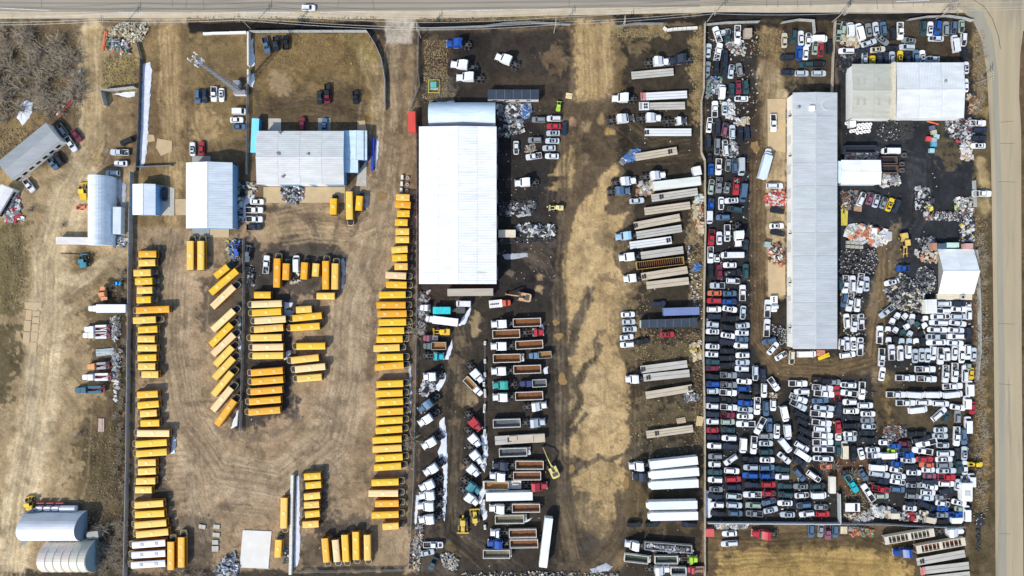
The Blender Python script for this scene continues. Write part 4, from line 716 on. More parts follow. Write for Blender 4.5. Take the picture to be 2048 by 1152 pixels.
def proto_car(kind):
    if kind in PROTO: return PROTO[kind]
    mb=MB(); kids=[]
    def cabin(zb,zr,b0,b1,r0,r1,wb,wr,th=.07,side=True):
        # b: belt rear/front x, r: roof rear/front x
        p=rr(r0,r1,wr,.18,.14,2); mb.loft([ring(p,zr-th),ring(p,zr-.015),[(x*.97+(r0+r1)/2*.03,y*.93,zr+.02) for x,y in p]],0,True,True)
        h=wb/2; k=wr/2-.03
        for sx,(bx,rx) in ((1,(b1,r1-.05)),(-1,(b0,r0+.05))):
            for s in (-1,1): mb.tube((bx,s*(h-.05),zb-.03),(rx,s*(k-.03),zr-.05),.05,n=4)
        kids.append(('windscreen',glassq('windscreen',[(b1-.03,-h+.06,zb),(b1-.03,h-.06,zb),(r1-.05,k-.04,zr-.05),(r1-.05,-k+.04,zr-.05)])))
        kids.append(('rear_window',glassq('rear_window',[(b0+.03,h-.06,zb),(b0+.03,-h+.06,zb),(r0+.05,-k+.04,zr-.05),(r0+.05,k-.04,zr-.05)])))
        if side:
            for s in (-1,1):
                m2=MB(); quad(m2,[(b0+.15,s*(h-.02),zb),(b1-.15,s*(h-.02),zb),(r1-.12,s*k,zr-.06),(r0+.12,s*k,zr-.06)],.02,0,(0,s,0.2)); kids.append(('side_window',m2.mesh('side_window',glass)))
    def mirrors(x,y,z):
        for s in (-1,1): mb.box(x-.08,x+.08,s*y-.12,s*y+.12,z-.08,z+.08)
    if kind=='s':
        mb.loft(shell(4.65,1.82,(.25,.5,.80,.93),.55,.45)); wheels4(mb,-1.4,1.4,.90); cabin(.92,1.42,-1.75,1.0,-1.12,.30,1.56,1.22); mirrors(.78,.92,.95)
        h=rr(1.05,2.15,1.45,.35,.1,2); mb.loft([ring(h,.92),ring(h,.955,1,0)],0)
    elif kind=='h':
        mb.loft(shell(4.65,1.86,(.28,.55,.92,1.05),.5,.3)); wheels4(mb,-1.4,1.4,.92,.36); cabin(1.04,1.66,-2.2,1.15,-1.98,.42,1.62,1.36); mirrors(.85,.95,1.08)
        for s in (-1,1): mb.box(-1.7,.2,s*.55-.03,s*.55+.03,1.67,1.73,1)
        h=rr(1.2,2.15,1.5,.35,.1,2); mb.loft([ring(h,1.03),ring(h,1.08)],0)
    elif kind=='p':
        L=5.8; p=rr(-.75,L/2,1.96,.45,.08); mb.loft([ring(p,.4,.985),ring(p,.65),ring(p,1.02,.995),ring(p,1.16,.97,.03)]); wheels4(mb,-1.75,1.8,.97,.40,.26)
        mb.box(-2.9,-.76,-.98,-.86,.45,1.16); mb.box(-2.9,-.76,.86,.98,.45,1.16); mb.box(-2.9,-2.8,-.855,.855,.45,1.16); mb.box(-.80,-.72,-.855,.855,.5,1.16)
        cabin(1.15,1.82,-.72,1.35,-.55,.70,1.70,1.42); mirrors(1.0,1.08,1.25)
        h=rr(1.4,2.75,1.6,.35,.1,2); mb.loft([ring(h,1.12),ring(h,1.19)],0)
        m2=MB(); m2.box(-2.79,-.81,-.85,.85,.5,.62); kids.append(('cargo_bed',m2.mesh('cargo_bed',blackm)))
    elif kind=='v':
        L=5.5; p=rr(-L/2,L/2,2.0,.5,.15); mb.loft([ring(p,.3,.98),ring(p,.6),ring(p,.95),ring(p,1.12,.97)]); wheels4(mb,-1.7,1.8,.99,.36)
        q=rr(-2.70,1.42,1.9,.2,.15,2); mb.loft([[(x,y,1.1) for x,y in rr(-2.70,1.75,1.92,.2,.15,2)],[(x,y,2.02) for x,y in q],[(x*.98,y*.9,2.14) for x,y in q]],0)
        kids.append(('windscreen',glassq('windscreen',[(2.06,-.82,1.14),(2.06,.82,1.14),(1.50,.74,2.0),(1.50,-.74,2.0)])))
        for s in (-1,1):
            m2=MB(); m2.loft([[(-2.3,s*.955,1.35),(.6,s*.955,1.35),(.6,s*.945,1.85),(-2.3,s*.945,1.85)],[(-2.3,s*.975,1.35),(.6,s*.975,1.35),(.6,s*.965,1.85),(-2.3,s*.965,1.85)]],0,True,True); kids.append(('side_window',m2.mesh('side_window',glass)))
        mirrors(1.65,1.08,1.3)
    elif kind=='n':    # front half left after the wreckers' saw
        p=rr(-.9,1.05,1.75,.5,.05); mb.loft([ring(p,.2,.96),ring(p,.45),ring(p,.75,.99),ring(p,.88,.93)]); 
        mb.tube((.3,-.9,.33),(.3,-.65,.33),.32,n=8,mi=1); mb.tube((.3,.9,.33),(.3,.65,.33),.32,n=8,mi=1)
        h=rr(-.55,.9,1.35,.35,.1,2); mb.loft([ring(h,.87),ring(h,.93)],0)
        kids.append(('windscreen',glassq('windscreen',[(-.55,-.68,.95),(-.55,.68,.95),(-.88,.6,1.2),(-.88,-.6,1.2)])))
    body=mb.mesh('body',[paint,rubber]); PROTO[kind]=(body,kids); return PROTO[kind]
m2=MB(); m2.box(-.38,.38,-.42,.42,0,.02); SUNROOF=m2.mesh('sunroof',glass)
m2=MB(); m2.box(-.5,.5,-.62,.62,0,.03)
for i in range(14): x,y=random.uniform(-.4,.4),random.uniform(-.5,.5); m2.box(x-.12,x+.12,y-.1,y+.1,.03,random.uniform(.05,.14),i%2)
ENGINE=m2.mesh('engine_bay',[blackm,engm])
LOADM=[]
for k in range(3):
    m2=MB()
    for i in range(9): x,y=random.uniform(-.7,.7),random.uniform(-.6,.6); a=random.uniform(.12,.45); m2.box(x-a,x+a,y-a*.5,y+a*.5,0,random.uniform(.1,.5),i%3,Matrix.Rotation(random.uniform(0,3),4,'Z'))
    LOADM.append(m2.mesh('bed_load',[flat,engm,steel]))
KN={'s':('sedan','sedan','car'),'h':('hatchback','hatchback','car'),'p':('pickup_truck','pickup','pickup'),'v':('van','van','van'),'n':('cut_car_front','cut-off car front','car front')}
HREF={'s':1.2,'h':1.4,'p':1.5,'v':1.9,'n':.8}
LEN={'s':4.65,'h':4.65,'p':5.8,'v':5.5,'n':2.0}
NCAR=0
def car(px,py,ang,kind,ck,length=None,feat='',group=None,label=None):
    global NCAR
    NCAR+=1; rnd=random.Random(NCAR*13+5)
    body,kids=proto_car(kind); c,cn=PAL[ck]; j=rnd.uniform(.85,1.12); c=tuple(min(.82,x*j*rnd.uniform(.985,1.015)) for x in c)
    nm,ln,cat=KN[kind]; x,y=W(px,py,HREF[kind]); L=length/S/LEN[kind] if length else rnd.uniform(.96,1.04)
    o=ob(nm,None,None,(x,y,0),R(ang+rnd.uniform(-1.5,1.5))); o['category']=cat
    ob('body',body,o,col=c).scale=(L,1,1)
    for n_,me_ in kids:
        k=ob(n_,me_,o); k.scale=(L,1,1)
    if group and group.startswith('wrecked') and not feat and kind in 'shp' and rnd.random()<.17: feat='E'
    desc=cn
    if kind in 'sh' and ('S' in feat): ob('sunroof',SUNROOF,o,((-.25 if kind=='s' else -.35)*L,0,1.445 if kind=='s' else 1.685)); ln+=' with sunroof'
    if 'E' in feat: ob('engine_bay',ENGINE,o,({'s':1.55,'h':1.6,'p':2.05,'v':2.3}[kind]*L,0,{'s':.96,'h':1.09,'p':1.2,'v':1.13}[kind])); ln+=' missing its bonnet'
    if 'B' in feat: ob('bed_load',LOADM[NCAR%3],o,(-1.8*L,0,.63),col=rnd.choice([(.5,.5,.5),(.3,.12,.06),(.6,.6,.62)])); ln+=' with a loaded bed'
    if group: o['group']=group
    if label: o['label']=label
    else: AUTO.append((o,desc+' '+ln,ln.split()[0],px,py))
    return o
# ---- buses
BUSC={'Y':((.80,.46,.008),'yellow'),'D':((.78,.36,.004),'deep orange'),'P':((.81,.50,.085),'pale orange'),'C':((.81,.58,.28),'cream'),'W':((.78,.79,.80),'white')}
def unit_bus():
    mb=MB(); w=2.44
    mb.box(-.5,.5,-w/2,w/2,.55,2.55); b=mb.mesh('body',busyel)
    mb=MB(); pr=[(.96,2.56),(1.0,2.62),(.98,2.80),(.86,2.93),(.5,3.0)]; sec=[(s*w/2,z) for s,z in pr]+[(-s*w/2,z) for s,z in pr[::-1]]
    mb.loft([[(-.5,y,z) for y,z in sec],[(.5,y,z) for y,z in sec]],0,True,True)
    for s in (-.62,.62): mb.box(-.48,.48,s*w/2-.04,s*w/2+.04,2.955,2.995)
    r=mb.mesh('roof',busroof)
    sw=[]
    for s in (-1,1):
        mb=MB(); n=11
        for i in range(n): x=-.47+i*.94/n; mb.box(x,x+.075,s*(w/2+.012)-.012,s*(w/2+.012)+.012,1.72,2.40)
        sw.append(mb.mesh('side_windows',glass))
    rear=MB(); rear.box(-.04,-.0,-1.05,-.42,1.6,2.4); rear.box(-.04,-.0,.42,1.05,1.6,2.4); rear.box(-.05,-.0,-.32,.32,1.3,2.45); rear=rear.mesh('rear_window',glass)
    bump=MB(); bump.box(-.18,0,-1.2,1.2,.5,.8); bump=bump.mesh('bumper',blackm)
    return b,r,sw,rear,bump
UB=unit_bus()
def unit_hood(kind):
    if kind=='H':
        mb=MB(); p=rr(0,1.95,2.3,.75,.05,4); mb.loft([ring(p,.55,.98),ring(p,.9),ring(p,1.30,.985),ring(p,1.38,.95)]); h=mb.mesh('hood',[busroof])
        mb=MB(); p=rr(.36,1.80,1.96,.62,.08,4); mb.loft([ring(p,1.34),ring(p,1.43)],0); k=mb.mesh('hood_top',blackm)
        g=glassq('windscreen',[(.42,-1.05,1.40),(.42,1.05,1.40),(.02,1.0,2.58),(.02,-1.0,2.58)])
        fw=[]
        for s in (-1,1): q=MB(); q.tube((1.15,s*1.16,.45),(1.15,s*.9,.45),.45,n=10); fw.append(q.mesh('wheel',rubber))
    else:
        mb=MB(); p=rr(0,1.75,2.05,.5,.05,3); mb.loft([ring(p,.5,.97),ring(p,.85),ring(p,1.15,.98),ring(p,1.26,.94)]); h=mb.mesh('hood',[busroof])
        mb=MB(); p=rr(.62,1.60,1.86,.35,.08,3); mb.loft([ring(p,1.2),ring(p,1.29)],0); k=mb.mesh('hood_top',blackm)
        g=glassq('windscreen',[(.75,-.92,1.28),(.75,.92,1.28),(.02,.85,2.2),(.02,-.85,2.2)])
        fw=[]
        for s in (-1,1): q=MB(); q.tube((.9,s*1.03,.4),(.9,s*.8,.4),.4,n=10); fw.append(q.mesh('wheel',rubber))
    return h,k,g,fw
UH={k:unit_hood(k) for k in 'HV'}
m2=MB(); m2.box(-.55,.55,-.52,.52,0,.10); m2.box(-.38,.38,-.35,.35,.10,.15); HATCH=m2.mesh('roof_hatch',busroof)
RW=[]
for s in (-1,1): m2=MB(); m2.tube((0,s*1.16,.48),(0,s*.75,.48),.48,n=10); RW.append(m2.mesh('wheel',rubber))
MIR=[]
for s in (-1,1): mr_=MB(); mr_.tube((-.1,s*1.1,2.1),(.35,s*1.45,2.0),.03); mr_.box(.28,.42,s*1.45-.12,s*1.45+.12,1.6,2.0); MIR.append(mr_.mesh('mirror',blackm))
NB=0
def bus(x0,y0,x1,y1,kind,ck,hatch,label=None,group='school buses parked in the yard'):
    """roof centre line from its rear end to its front end"""
    global NB
    NB+=1; a=Vector(W(x0,y0,2.95)); b=Vector(W(x1,y1,2.95)); d=b-a; L=d.length; c=(a+b)/2
    o=ob('school_bus',None,None,(c.x,c.y,0),math.atan2(d.y,d.x)); o.scale=(1,.93,1); o['category']='bus'; o['group']=group
    cc,cn=BUSC[ck]; rnd=random.Random(NB); cc=tuple(min(.82,v*rnd.uniform(.93,1.04)) for v in cc)
    ob('body',UB[0],o).scale=(L-.1,1,1); ob('roof',UB[1],o,col=cc).scale=(L,1,1)
    for m in UB[2]: ob('side_windows',m,o).scale=(L-.1,1,1)
    ob('rear_window',UB[3],o,(-L/2+.03,0,0)); ob('bumper',UB[4],o,(-L/2+.03,0,0)); [ob('wheel',w_,o,(-L*.28,0,0)) for w_ in RW]
    if kind in 'HV':
        h,k,g,fw=UH[kind]; hc=(.78,.66,.46) if ck=='C' else (.80,.58,.22)
        ob('hood',h,o,(L/2-.06,0,0),col=hc if kind=='H' else (.10,.08,.05)); ob('hood_top',k,o,(L/2-.06,0,0)); ob('windscreen',g,o,(L/2-.06,0,0)); [ob('wheel',w_,o,(L/2-.06,0,0)) for w_ in fw]; [ob('mirror',w_,o,(L/2,0,0)) for w_ in MIR]
    else:
        mb=MB(); mb.box(0,.05,-1.1,1.1,1.3,2.5); part('windscreen',mb,glass,o).location=(L/2-.05,0,0); [ob('wheel',w_,o,(L*.33,0,0)) for w_ in RW]
    hc=tuple(min(.86,v*1.1+.13) for v in cc) if ck!='W' else (.4,.42,.44)
    for i in range(hatch):
        t=0 if hatch==1 else (-.24 if i==0 else .20); ob('roof_hatch',HATCH,o,(L*t,0,2.985),col=hc)
    size='short ' if L<6.6 else ('' if L<9.4 else 'long ')
    if label: o['label']=label
    else: AUTO.append((o,('%s%s-roofed bus'%(size,cn)),'bus',(x0+x1)/2,(y0+y1)/2))
    return o
# ---- road tractors
def unit_tractor():
    U={}
    mb=MB(); mb.box(-4.1,3.9,-.52,-.34,.75,1.0); mb.box(-4.1,3.9,.34,.52,.75,1.0)
    for x in (-4.0,-2.6,-1.2,.2,2,3.8): mb.box(x-.1,x+.1,-.34,.34,.78,.96)
    for x in (-3.3,-1.95): mb.tube((x,-1.1,.52),(x,1.1,.52),.12)
    U['chassis']=mb.mesh('chassis',engm)
    mb=MB(); mb.tube((-2.6,0,1.0),(-2.6,0,1.15),.55,n=10); U['fifth_wheel']=mb.mesh('fifth_wheel',engm)
    mb=MB(); mb.tube((0,.0,.52),(0,.62,.52),.52,n=12); mb.tube((0,.62,.52),(0,.64,.52),.26,n=8,mi=1); U['wheel']=mb.mesh('wheel',[rubber,steel])
    p=rr(2.35,4.25,1.95,.55,.1,3); q=rr(2.35,4.12,1.35,.45,.1,3)
    mb=MB(); mb.loft([ring(p,.55),ring(p,1.05),[(x,y,1.35) for x,y in rr(2.35,4.22,1.9,.55,.1,3)],[(x,y,1.85) for x,y in q],[(x,y*.85,1.93) for x,y in q]]); U['hood']=mb.mesh('hood',paint2)
    mb=MB(); mb.box(-.95,2.40,-1.22,1.22,.9,2.0); s=[(-.95,3.6),(.15,3.75),(.85,3.25),(1.75,2.75),(1.75,1.98),(-.95,1.98)]
    mb.loft([[(x,-1.2,z) for x,z in s],[(x,-1.05,z+.06) for x,z in s][:0] or [(x,1.2,z) for x,z in s]],0,True,True); U['sleeper']=mb.mesh('sleeper_cab',paint2)
    mb=MB(); mb.box(.75,2.40,-1.1,1.1,.9,2.0); p=rr(.75,1.85,2.1,.3,.12,2); mb.loft([ring(p,2.0),ring(p,2.72),[(x*.98+.03,y*.93,2.82) for x,y in p]]); U['daycab']=mb.mesh('day_cab',paint2)
    U['ws']=glassq('windscreen',[(2.30,-1.02,2.02),(2.30,1.02,2.02),(1.80,.95,2.72),(1.80,-.95,2.72)])
    mb=MB(); mb.tube((.2,0,.75),(1.7,0,.75),.34,n=10); U['tank']=mb.mesh('fuel_tank',chrome)
    mb=MB(); mb.tube((0,0,1.0),(0,0,3.4),.09,n=8); U['stack']=mb.mesh('exhaust_stack',chrome)
    mb=MB(); mb.box(3.95,4.35,-1.15,1.15,.45,.8); U['bumper']=mb.mesh('bumper',chrome)
    mb=MB(); p=rr(2.5,4.1,1.5,.4,.1,2); mb.loft([ring(p,1.2),ring(p,1.25)]); [mb.box(x-.2,x+.2,y-.15,y+.15,1.25,1.25+random.uniform(.1,.4)) for x,y in ((2.8,0),(3.2,.3),(3.3,-.3),(3.7,0))]; U['engine']=mb.mesh('engine',engm)
    return U
UT=unit_tractor()
def tractor(xf,yf,xr,yr,ck,day=False,open_=False,label=None,col=None,extra=''):
    a=Vector(W(xr,yr,1.5)); b=Vector(W(xf,yf,1.5)); d=b-a; c=(a+b)/2; L=d.length/8.4
    o=ob('semi_tractor',None,None,(c.x,c.y,0),math.atan2(d.y,d.x)); o.scale=(1,1.09,1); o['category']='truck'; o['group']='highway tractors parked in the truck yards'
    cc,cn=PAL[ck]; cc=col or cc
    sx=lambda q:(setattr(q,'scale',(L,1,1)),q)[1]
    sx(ob('chassis',UT['chassis'],o)); sx(ob('fifth_wheel',UT['fifth_wheel'],o)); 
    if open_: sx(ob('engine',UT['engine'],o))
    else: sx(ob('hood',UT['hood'],o,col=cc))
    sx(ob('day_cab' if day else 'sleeper_cab',UT['daycab' if day else 'sleeper'],o,col=cc)); sx(ob('windscreen',UT['ws'],o)); sx(ob('bumper',UT['bumper'],o))
    for s in (-1,1):
        t=sx(ob('fuel_tank',UT['tank'],o,(0,s*.95,0)))
        ob('exhaust_stack',UT['stack'],o,((.55 if day else -1.1)*L,s*1.0,0))
        for x in (-3.3,-1.95,3.1): ob('wheel',UT['wheel'],o,(x*L,s*.62,0),0 if s>0 else math.pi)
    if label: o['label']=label
    else: AUTO.append((o,'%s %s%s%s'%(cn,'day cab tractor' if day else 'sleeper tractor',' without bonnet' if open_ else '',extra),'tractor',(xf+xr)/2,(yf+yr)/2))
    return o
mb=MB(); mb.tube((0,.0,.5),(0,.6,.5),.5,n=12); TW=mb.mesh('wheel',[rubber])
rustload=mat('rusty_floor',(.20,.078,.026),.9,var=.5,scale=.45,stretch=(.4,1.2,1)); 
LOADC={'r':rustload,'o':mat('muddy_floor',(.17,.15,.09),.9,var=.5,scale=.5),'g':mat('grey_floor',(.10,.11,.12),.8,var=.5,scale=.5),'d':mat('dark_green_floor',(.05,.075,.05),.7,var=.3,scale=.5),'y':mat('sandy_floor',(.36,.19,.06),.9,var=.45,scale=.4),'k':mat('black_floor',(.02,.02,.022),.7)}
TUBW=mat('tub_steel',(.68,.65,.58),.6,var=.3,scale=.8)
def base2(name,x0,y0,x1,y1,h,cat,group=None):
    a=Vector(W(x0,y0,h)); b=Vector(W(x1,y1,h)); d=b-a; c=(a+b)/2
    o=ob(name,None,None,(c.x,c.y,0),math.atan2(d.y,d.x)); o['category']=cat
    if group: o['group']=group
    return o,d.length
def tail_wheels(o,L,n=2,x=None,y=.65):
    for k in range(n):
        for s in (-1,1): ob('wheel',TW,o,((-L/2+1.2+1.25*k) if x is None else x+1.25*k,s*y,0),0 if s>0 else math.pi)
def dump(x0,y0,x1,y1,load='r',w=2.75,desc=None,ext=0,col=None,ribs=True):
    """open tub trailer, (x0,y0) tail end, (x1,y1) head end of the tub"""
    o,L=base2('dump_trailer',x0,y0,x1,y1,2.4,'trailer','open dump trailers'); h=w/2; mb=MB()
    mb.box(-L/2,L/2,-h,-h+.16,.9,2.45); mb.box(-L/2,L/2,h-.16,h,.9,2.45); mb.box(-L/2,-L/2+.16,-h+.16,h-.16,.9,2.45); mb.box(L/2-.16,L/2,-h+.16,h-.16,.9,2.45)
    if ribs:
        for i in range(7): x=-L/2+.6+i*(L-1.2)/6; mb.box(x-.06,x+.06,-h-.08,h+.08,.9,2.3) if False else (mb.box(x-.06,x+.06,-h-.08,-h,.9,2.3), mb.box(x-.06,x+.06,h,h+.08,.9,2.3))
    part('tub',mb,flat if col else TUBW,o,col=col); mb=MB(); P=[]
    nx=10
    for i in range(nx+1):
        for y in (-h+.17,0,h-.17): P.append((-L/2+.17+i*(L-.34)/nx,y,1.05+random.uniform(0,.25)*(1 if y==0 else .4)))
    mb.add(P,[(i*3+j,i*3+3+j,i*3+4+j,i*3+1+j) for i in range(nx) for j in range(2)]); part('load_floor',mb,LOADC[load],o)
    mb=MB(); mb.box(-L/2+.2,L/2+ext,-.5,-.35,.6,.85); mb.box(-L/2+.2,L/2+ext,.35,.5,.6,.85)
    if ext: mb.box(L/2+.1,L/2+ext,-h+.1,h-.1,.85,.95); mb.box(L/2+ext*.3,L/2+ext*.8,-.4,.4,.95,1.5)
    part('trailer_frame',mb,TUBW,o); tail_wheels(o,L,2); AUTO.append((o,desc or 'open dump trailer','trailer',(x0+x1)/2,(y0+y1)/2)); return o
deckm=mat('deck_grey',(.46,.44,.39),.85,var=.3,scale=.5,stretch=(.25,1.5,1)); deckt=mat('deck_tan',(.50,.43,.32),.85,var=.3,scale=.5,stretch=(.25,1.5,1)); deckw=mat('deck_white',(.66,.67,.66),.7,var=.15,scale=.5,stretch=(.25,1.5,1))
def flatdeck(x0,y0,x1,y1,m=None,desc='flat deck trailer',w=2.55,strips=3,spare=None,head=None,step=False):
    o,L=base2('flatbed_trailer',x0,y0,x1,y1,1.45,'trailer','flat trailers in the trailer yard'); m=m or deckm; ww=w/strips
    for i in range(strips):
        mb=MB(); y=-w/2+i*ww; mb.box(-L/2,L/2,y+.05,y+ww-.05,1.3,1.45+.02*(i%2)); part('deck_strip',mb,m,o)
    mb=MB(); mb.box(-L/2+.1,L/2-.1,-w/2+.02,w/2-.02,1.18,1.295); mb.box(-L/2+.3,L/2-.5,-.55,-.4,.7,1.18); mb.box(-L/2+.3,L/2-.5,.4,.55,.7,1.18)
    for i in range(9): x=-L/2+.7+i*(L-1.4)/8; mb.box(x-.05,x+.05,-w/2-.03,w/2+.03,1.1,1.18)
    part('trailer_frame',mb,engm,o); tail_wheels(o,L,2,y=.68)
    if spare is not None:
        mb=MB(); t=L*(spare-.5); mb.box(t-.75,t-.10,-.75,.75,1.48,1.60); mb.box(t+.08,t+.6,-.6,.75,1.48,1.58); part('deck_gear',mb,blackm,o)
    if head:
        mb=MB(); s=1 if head>0 else -1; mb.box(s*(L/2-.1)-.08,s*(L/2-.1)+.08,-w/2,w/2,1.45,2.2); mb.box(s*(L/2-.9)-.7,s*(L/2-.9)+.7,-w/2+.05,w/2-.05,1.5,1.6); part('headboard',mb,flat,o,col=(.60,.22,.20))
    if step:
        mb=MB(); mb.box(-L/2,-L/2+3.3,-w/2,w/2,1.45,1.9); part('raised_deck',mb,deckw,o); mb=MB(); [mb.box(-L/2+.25+i*.25,-L/2+.35+i*.25,-w/2+.2,w/2-.2,1.9,1.96) for i in range(3)]; [mb.box(-L/2+1.5+i*.7,-L/2+2.0+i*.7,-.8,-.1,1.9,2.1) or mb.box(-L/2+1.5+i*.7,-L/2+2.0+i*.7,.2,.8,1.9,2.1) for i in range(2)]; part('deck_gear',mb,blackm,o)
    AUTO.append((o,desc,'trailer',(x0+x1)/2,(y0+y1)/2)); return o
def boxtrailer(x0,y0,x1,y1,col=(.74,.76,.77),desc='white box trailer',w=2.6,h=4.0,ribs=0,reefer=False):
    o,L=base2('box_trailer',x0,y0,x1,y1,h,'trailer','box trailers'); mb=MB(); mb.box(-L/2,L/2,-w/2,w/2,1.1,h-.06); part('box_body',mb,flat,o,col=tuple(c*.95 for c in col))
    mb=MB(); mb.box(-L/2-.02,L/2+.02,-w/2-.02,w/2+.02,h-.06,h)
    for i in range(ribs): x=-L/2+.3+i*(L-.6)/max(1,ribs-1); mb.box(x-.04,x+.04,-w/2,w/2,h,h+.04)
    part('roof',mb,roofm,o,col=col); mb=MB(); mb.box(-L/2-.08,-L/2-.02,-w/2+.1,-.04,1.2,h-.2); mb.box(-L/2-.08,-L/2-.02,.04,w/2-.1,1.2,h-.2); part('rear_door',mb,flat,o,col=tuple(c*.85 for c in col))
    if reefer: mb=MB(); p=rr(L/2,L/2+.7,1.9,.35,.02,3); mb.loft([ring(p,2.0),ring(p,3.5),ring(p,3.6,.98)]); part('cooling_unit',mb,whitem,o)
    mb=MB(); mb.box(-L/2+.3,L/2-.3,-.5,.5,.75,1.1); mb.box(L/2-2.6,L/2-2.4,-.9,.9,.05,1.1); part('trailer_frame',mb,engm,o); tail_wheels(o,L,2,y=.65); AUTO.append((o,desc,'trailer',(x0+x1)/2,(y0+y1)/2)); return o
def boxtruck(xf,yf,xr,yr,boxlen,cabcol,boxcol,desc,w=2.4,h=3.3,kind='box',load='k',name='box_truck'):
    """rigid truck: cab at the front end, body behind"""
    o,L=base2(name,xr,yr,xf,yf,2.2,'truck'); B=boxlen; x1=-L/2+B
    mb=MB(); mb.box(-L/2,L/2-.4,-.45,-.3,.6,.9); mb.box(-L/2,L/2-.4,.3,.45,.6,.9); part('chassis',mb,engm,o)
    if kind=='box':
        mb=MB(); mb.box(-L/2,x1,-w/2,w/2,.95,h-.05); part('cargo_box',mb,flat,o,col=boxcol); mb=MB(); mb.box(-L/2-.02,x1+.02,-w/2-.02,w/2+.02,h-.05,h+.02); part('box_roof',mb,roofm,o,col=boxcol)
    elif kind=='tub':
        mb=MB(); hh=w/2; mb.box(-L/2,x1,-hh,-hh+.14,1,2.2); mb.box(-L/2,x1,hh-.14,hh,1,2.2); mb.box(-L/2,-L/2+.14,-hh+.14,hh-.14,1,2.2); mb.box(x1-.14,x1,-hh+.14,hh-.14,1,2.5); part('tub',mb,flat,o,col=boxcol)
        mb=MB(); mb.box(-L/2+.15,x1-.15,-hh+.15,hh-.15,1.05,1.2); part('load_floor',mb,LOADC[load],o)
    elif kind=='flat':
        mb=MB(); mb.box(-L/2,x1,-w/2,w/2,1.0,1.2); part('deck',mb,flat,o,col=boxcol); mb=MB(); mb.box(x1-.12,x1,-w/2,w/2,1.2,2.2); part('headboard',mb,flat,o,col=boxcol)
        mb=MB(); [mb.box(-L/2+.4+i*.6,-L/2+.8+i*.6,-.3,.15,1.2,1.35) for i in range(int((B-1)/.6))]; part('deck_gear',mb,blackm,o)
    elif kind=='service':
        for s in (-1,1): mb=MB(); mb.box(-L/2+.8,x1-.1,s*w/2-(.75 if s>0 else 0),s*w/2+(0 if s>0 else .75),.9,1.9); part('tool_locker',mb,flat,o,col=boxcol)
        mb=MB(); mb.box(-L/2,x1,-w/2,w/2,.85,.98); mb.box(-L/2,-L/2+.7,-w/2,w/2,.98,1.3); part('deck',mb,flat,o,col=(.30,.06,.06)); mb=MB(); mb.tube((-L/2+.6,0,1),(-L/2+.6,0,2.6),.2); mb.tube((-L/2+.6,0,2.5),(-L/2+2.2,.3,2.7),.14); part('crane_arm',mb,flat,o,col=boxcol)
    c0=x1+.15; mb=MB(); cl=L/2-c0; p=rr(c0,c0+cl*.55,2.1,.2,.1,2); mb.loft([ring(p,.8),ring(p,1.8),[(x*1.0,y*.93,2.45) for x,y in rr(c0,c0+cl*.42,2.1,.2,.1,2)],[(x,y*.88,2.52) for x,y in rr(c0+.05,c0+cl*.40,2.0,.2,.1,2)]]); part('cab',mb,paint2,o,col=cabcol)
    mb=MB(); p=rr(c0+cl*.5,L/2,1.95,.4,.05,3); mb.loft([ring(p,.55),ring(p,1.15),[(x,y*.85,1.5) for x,y in p],[(x-.03,y*.75,1.56) for x,y in p]]); part('hood',mb,paint2,o,col=cabcol)
    part('windscreen',glassq('windscreen',[(c0+cl*.57,-.92,1.75),(c0+cl*.57,.92,1.75),(c0+cl*.43,.86,2.42),(c0+cl*.43,-.86,2.42)]),None,o)
    for s in (-1,1):
        for x in (-L/2+1.3,-L/2+2.5,L/2-.9): ob('wheel',TW,o,(x,s*.55,0),0 if s>0 else math.pi)
    AUTO.append((o,desc,'truck',(xf+xr)/2,(yf+yr)/2)); return o
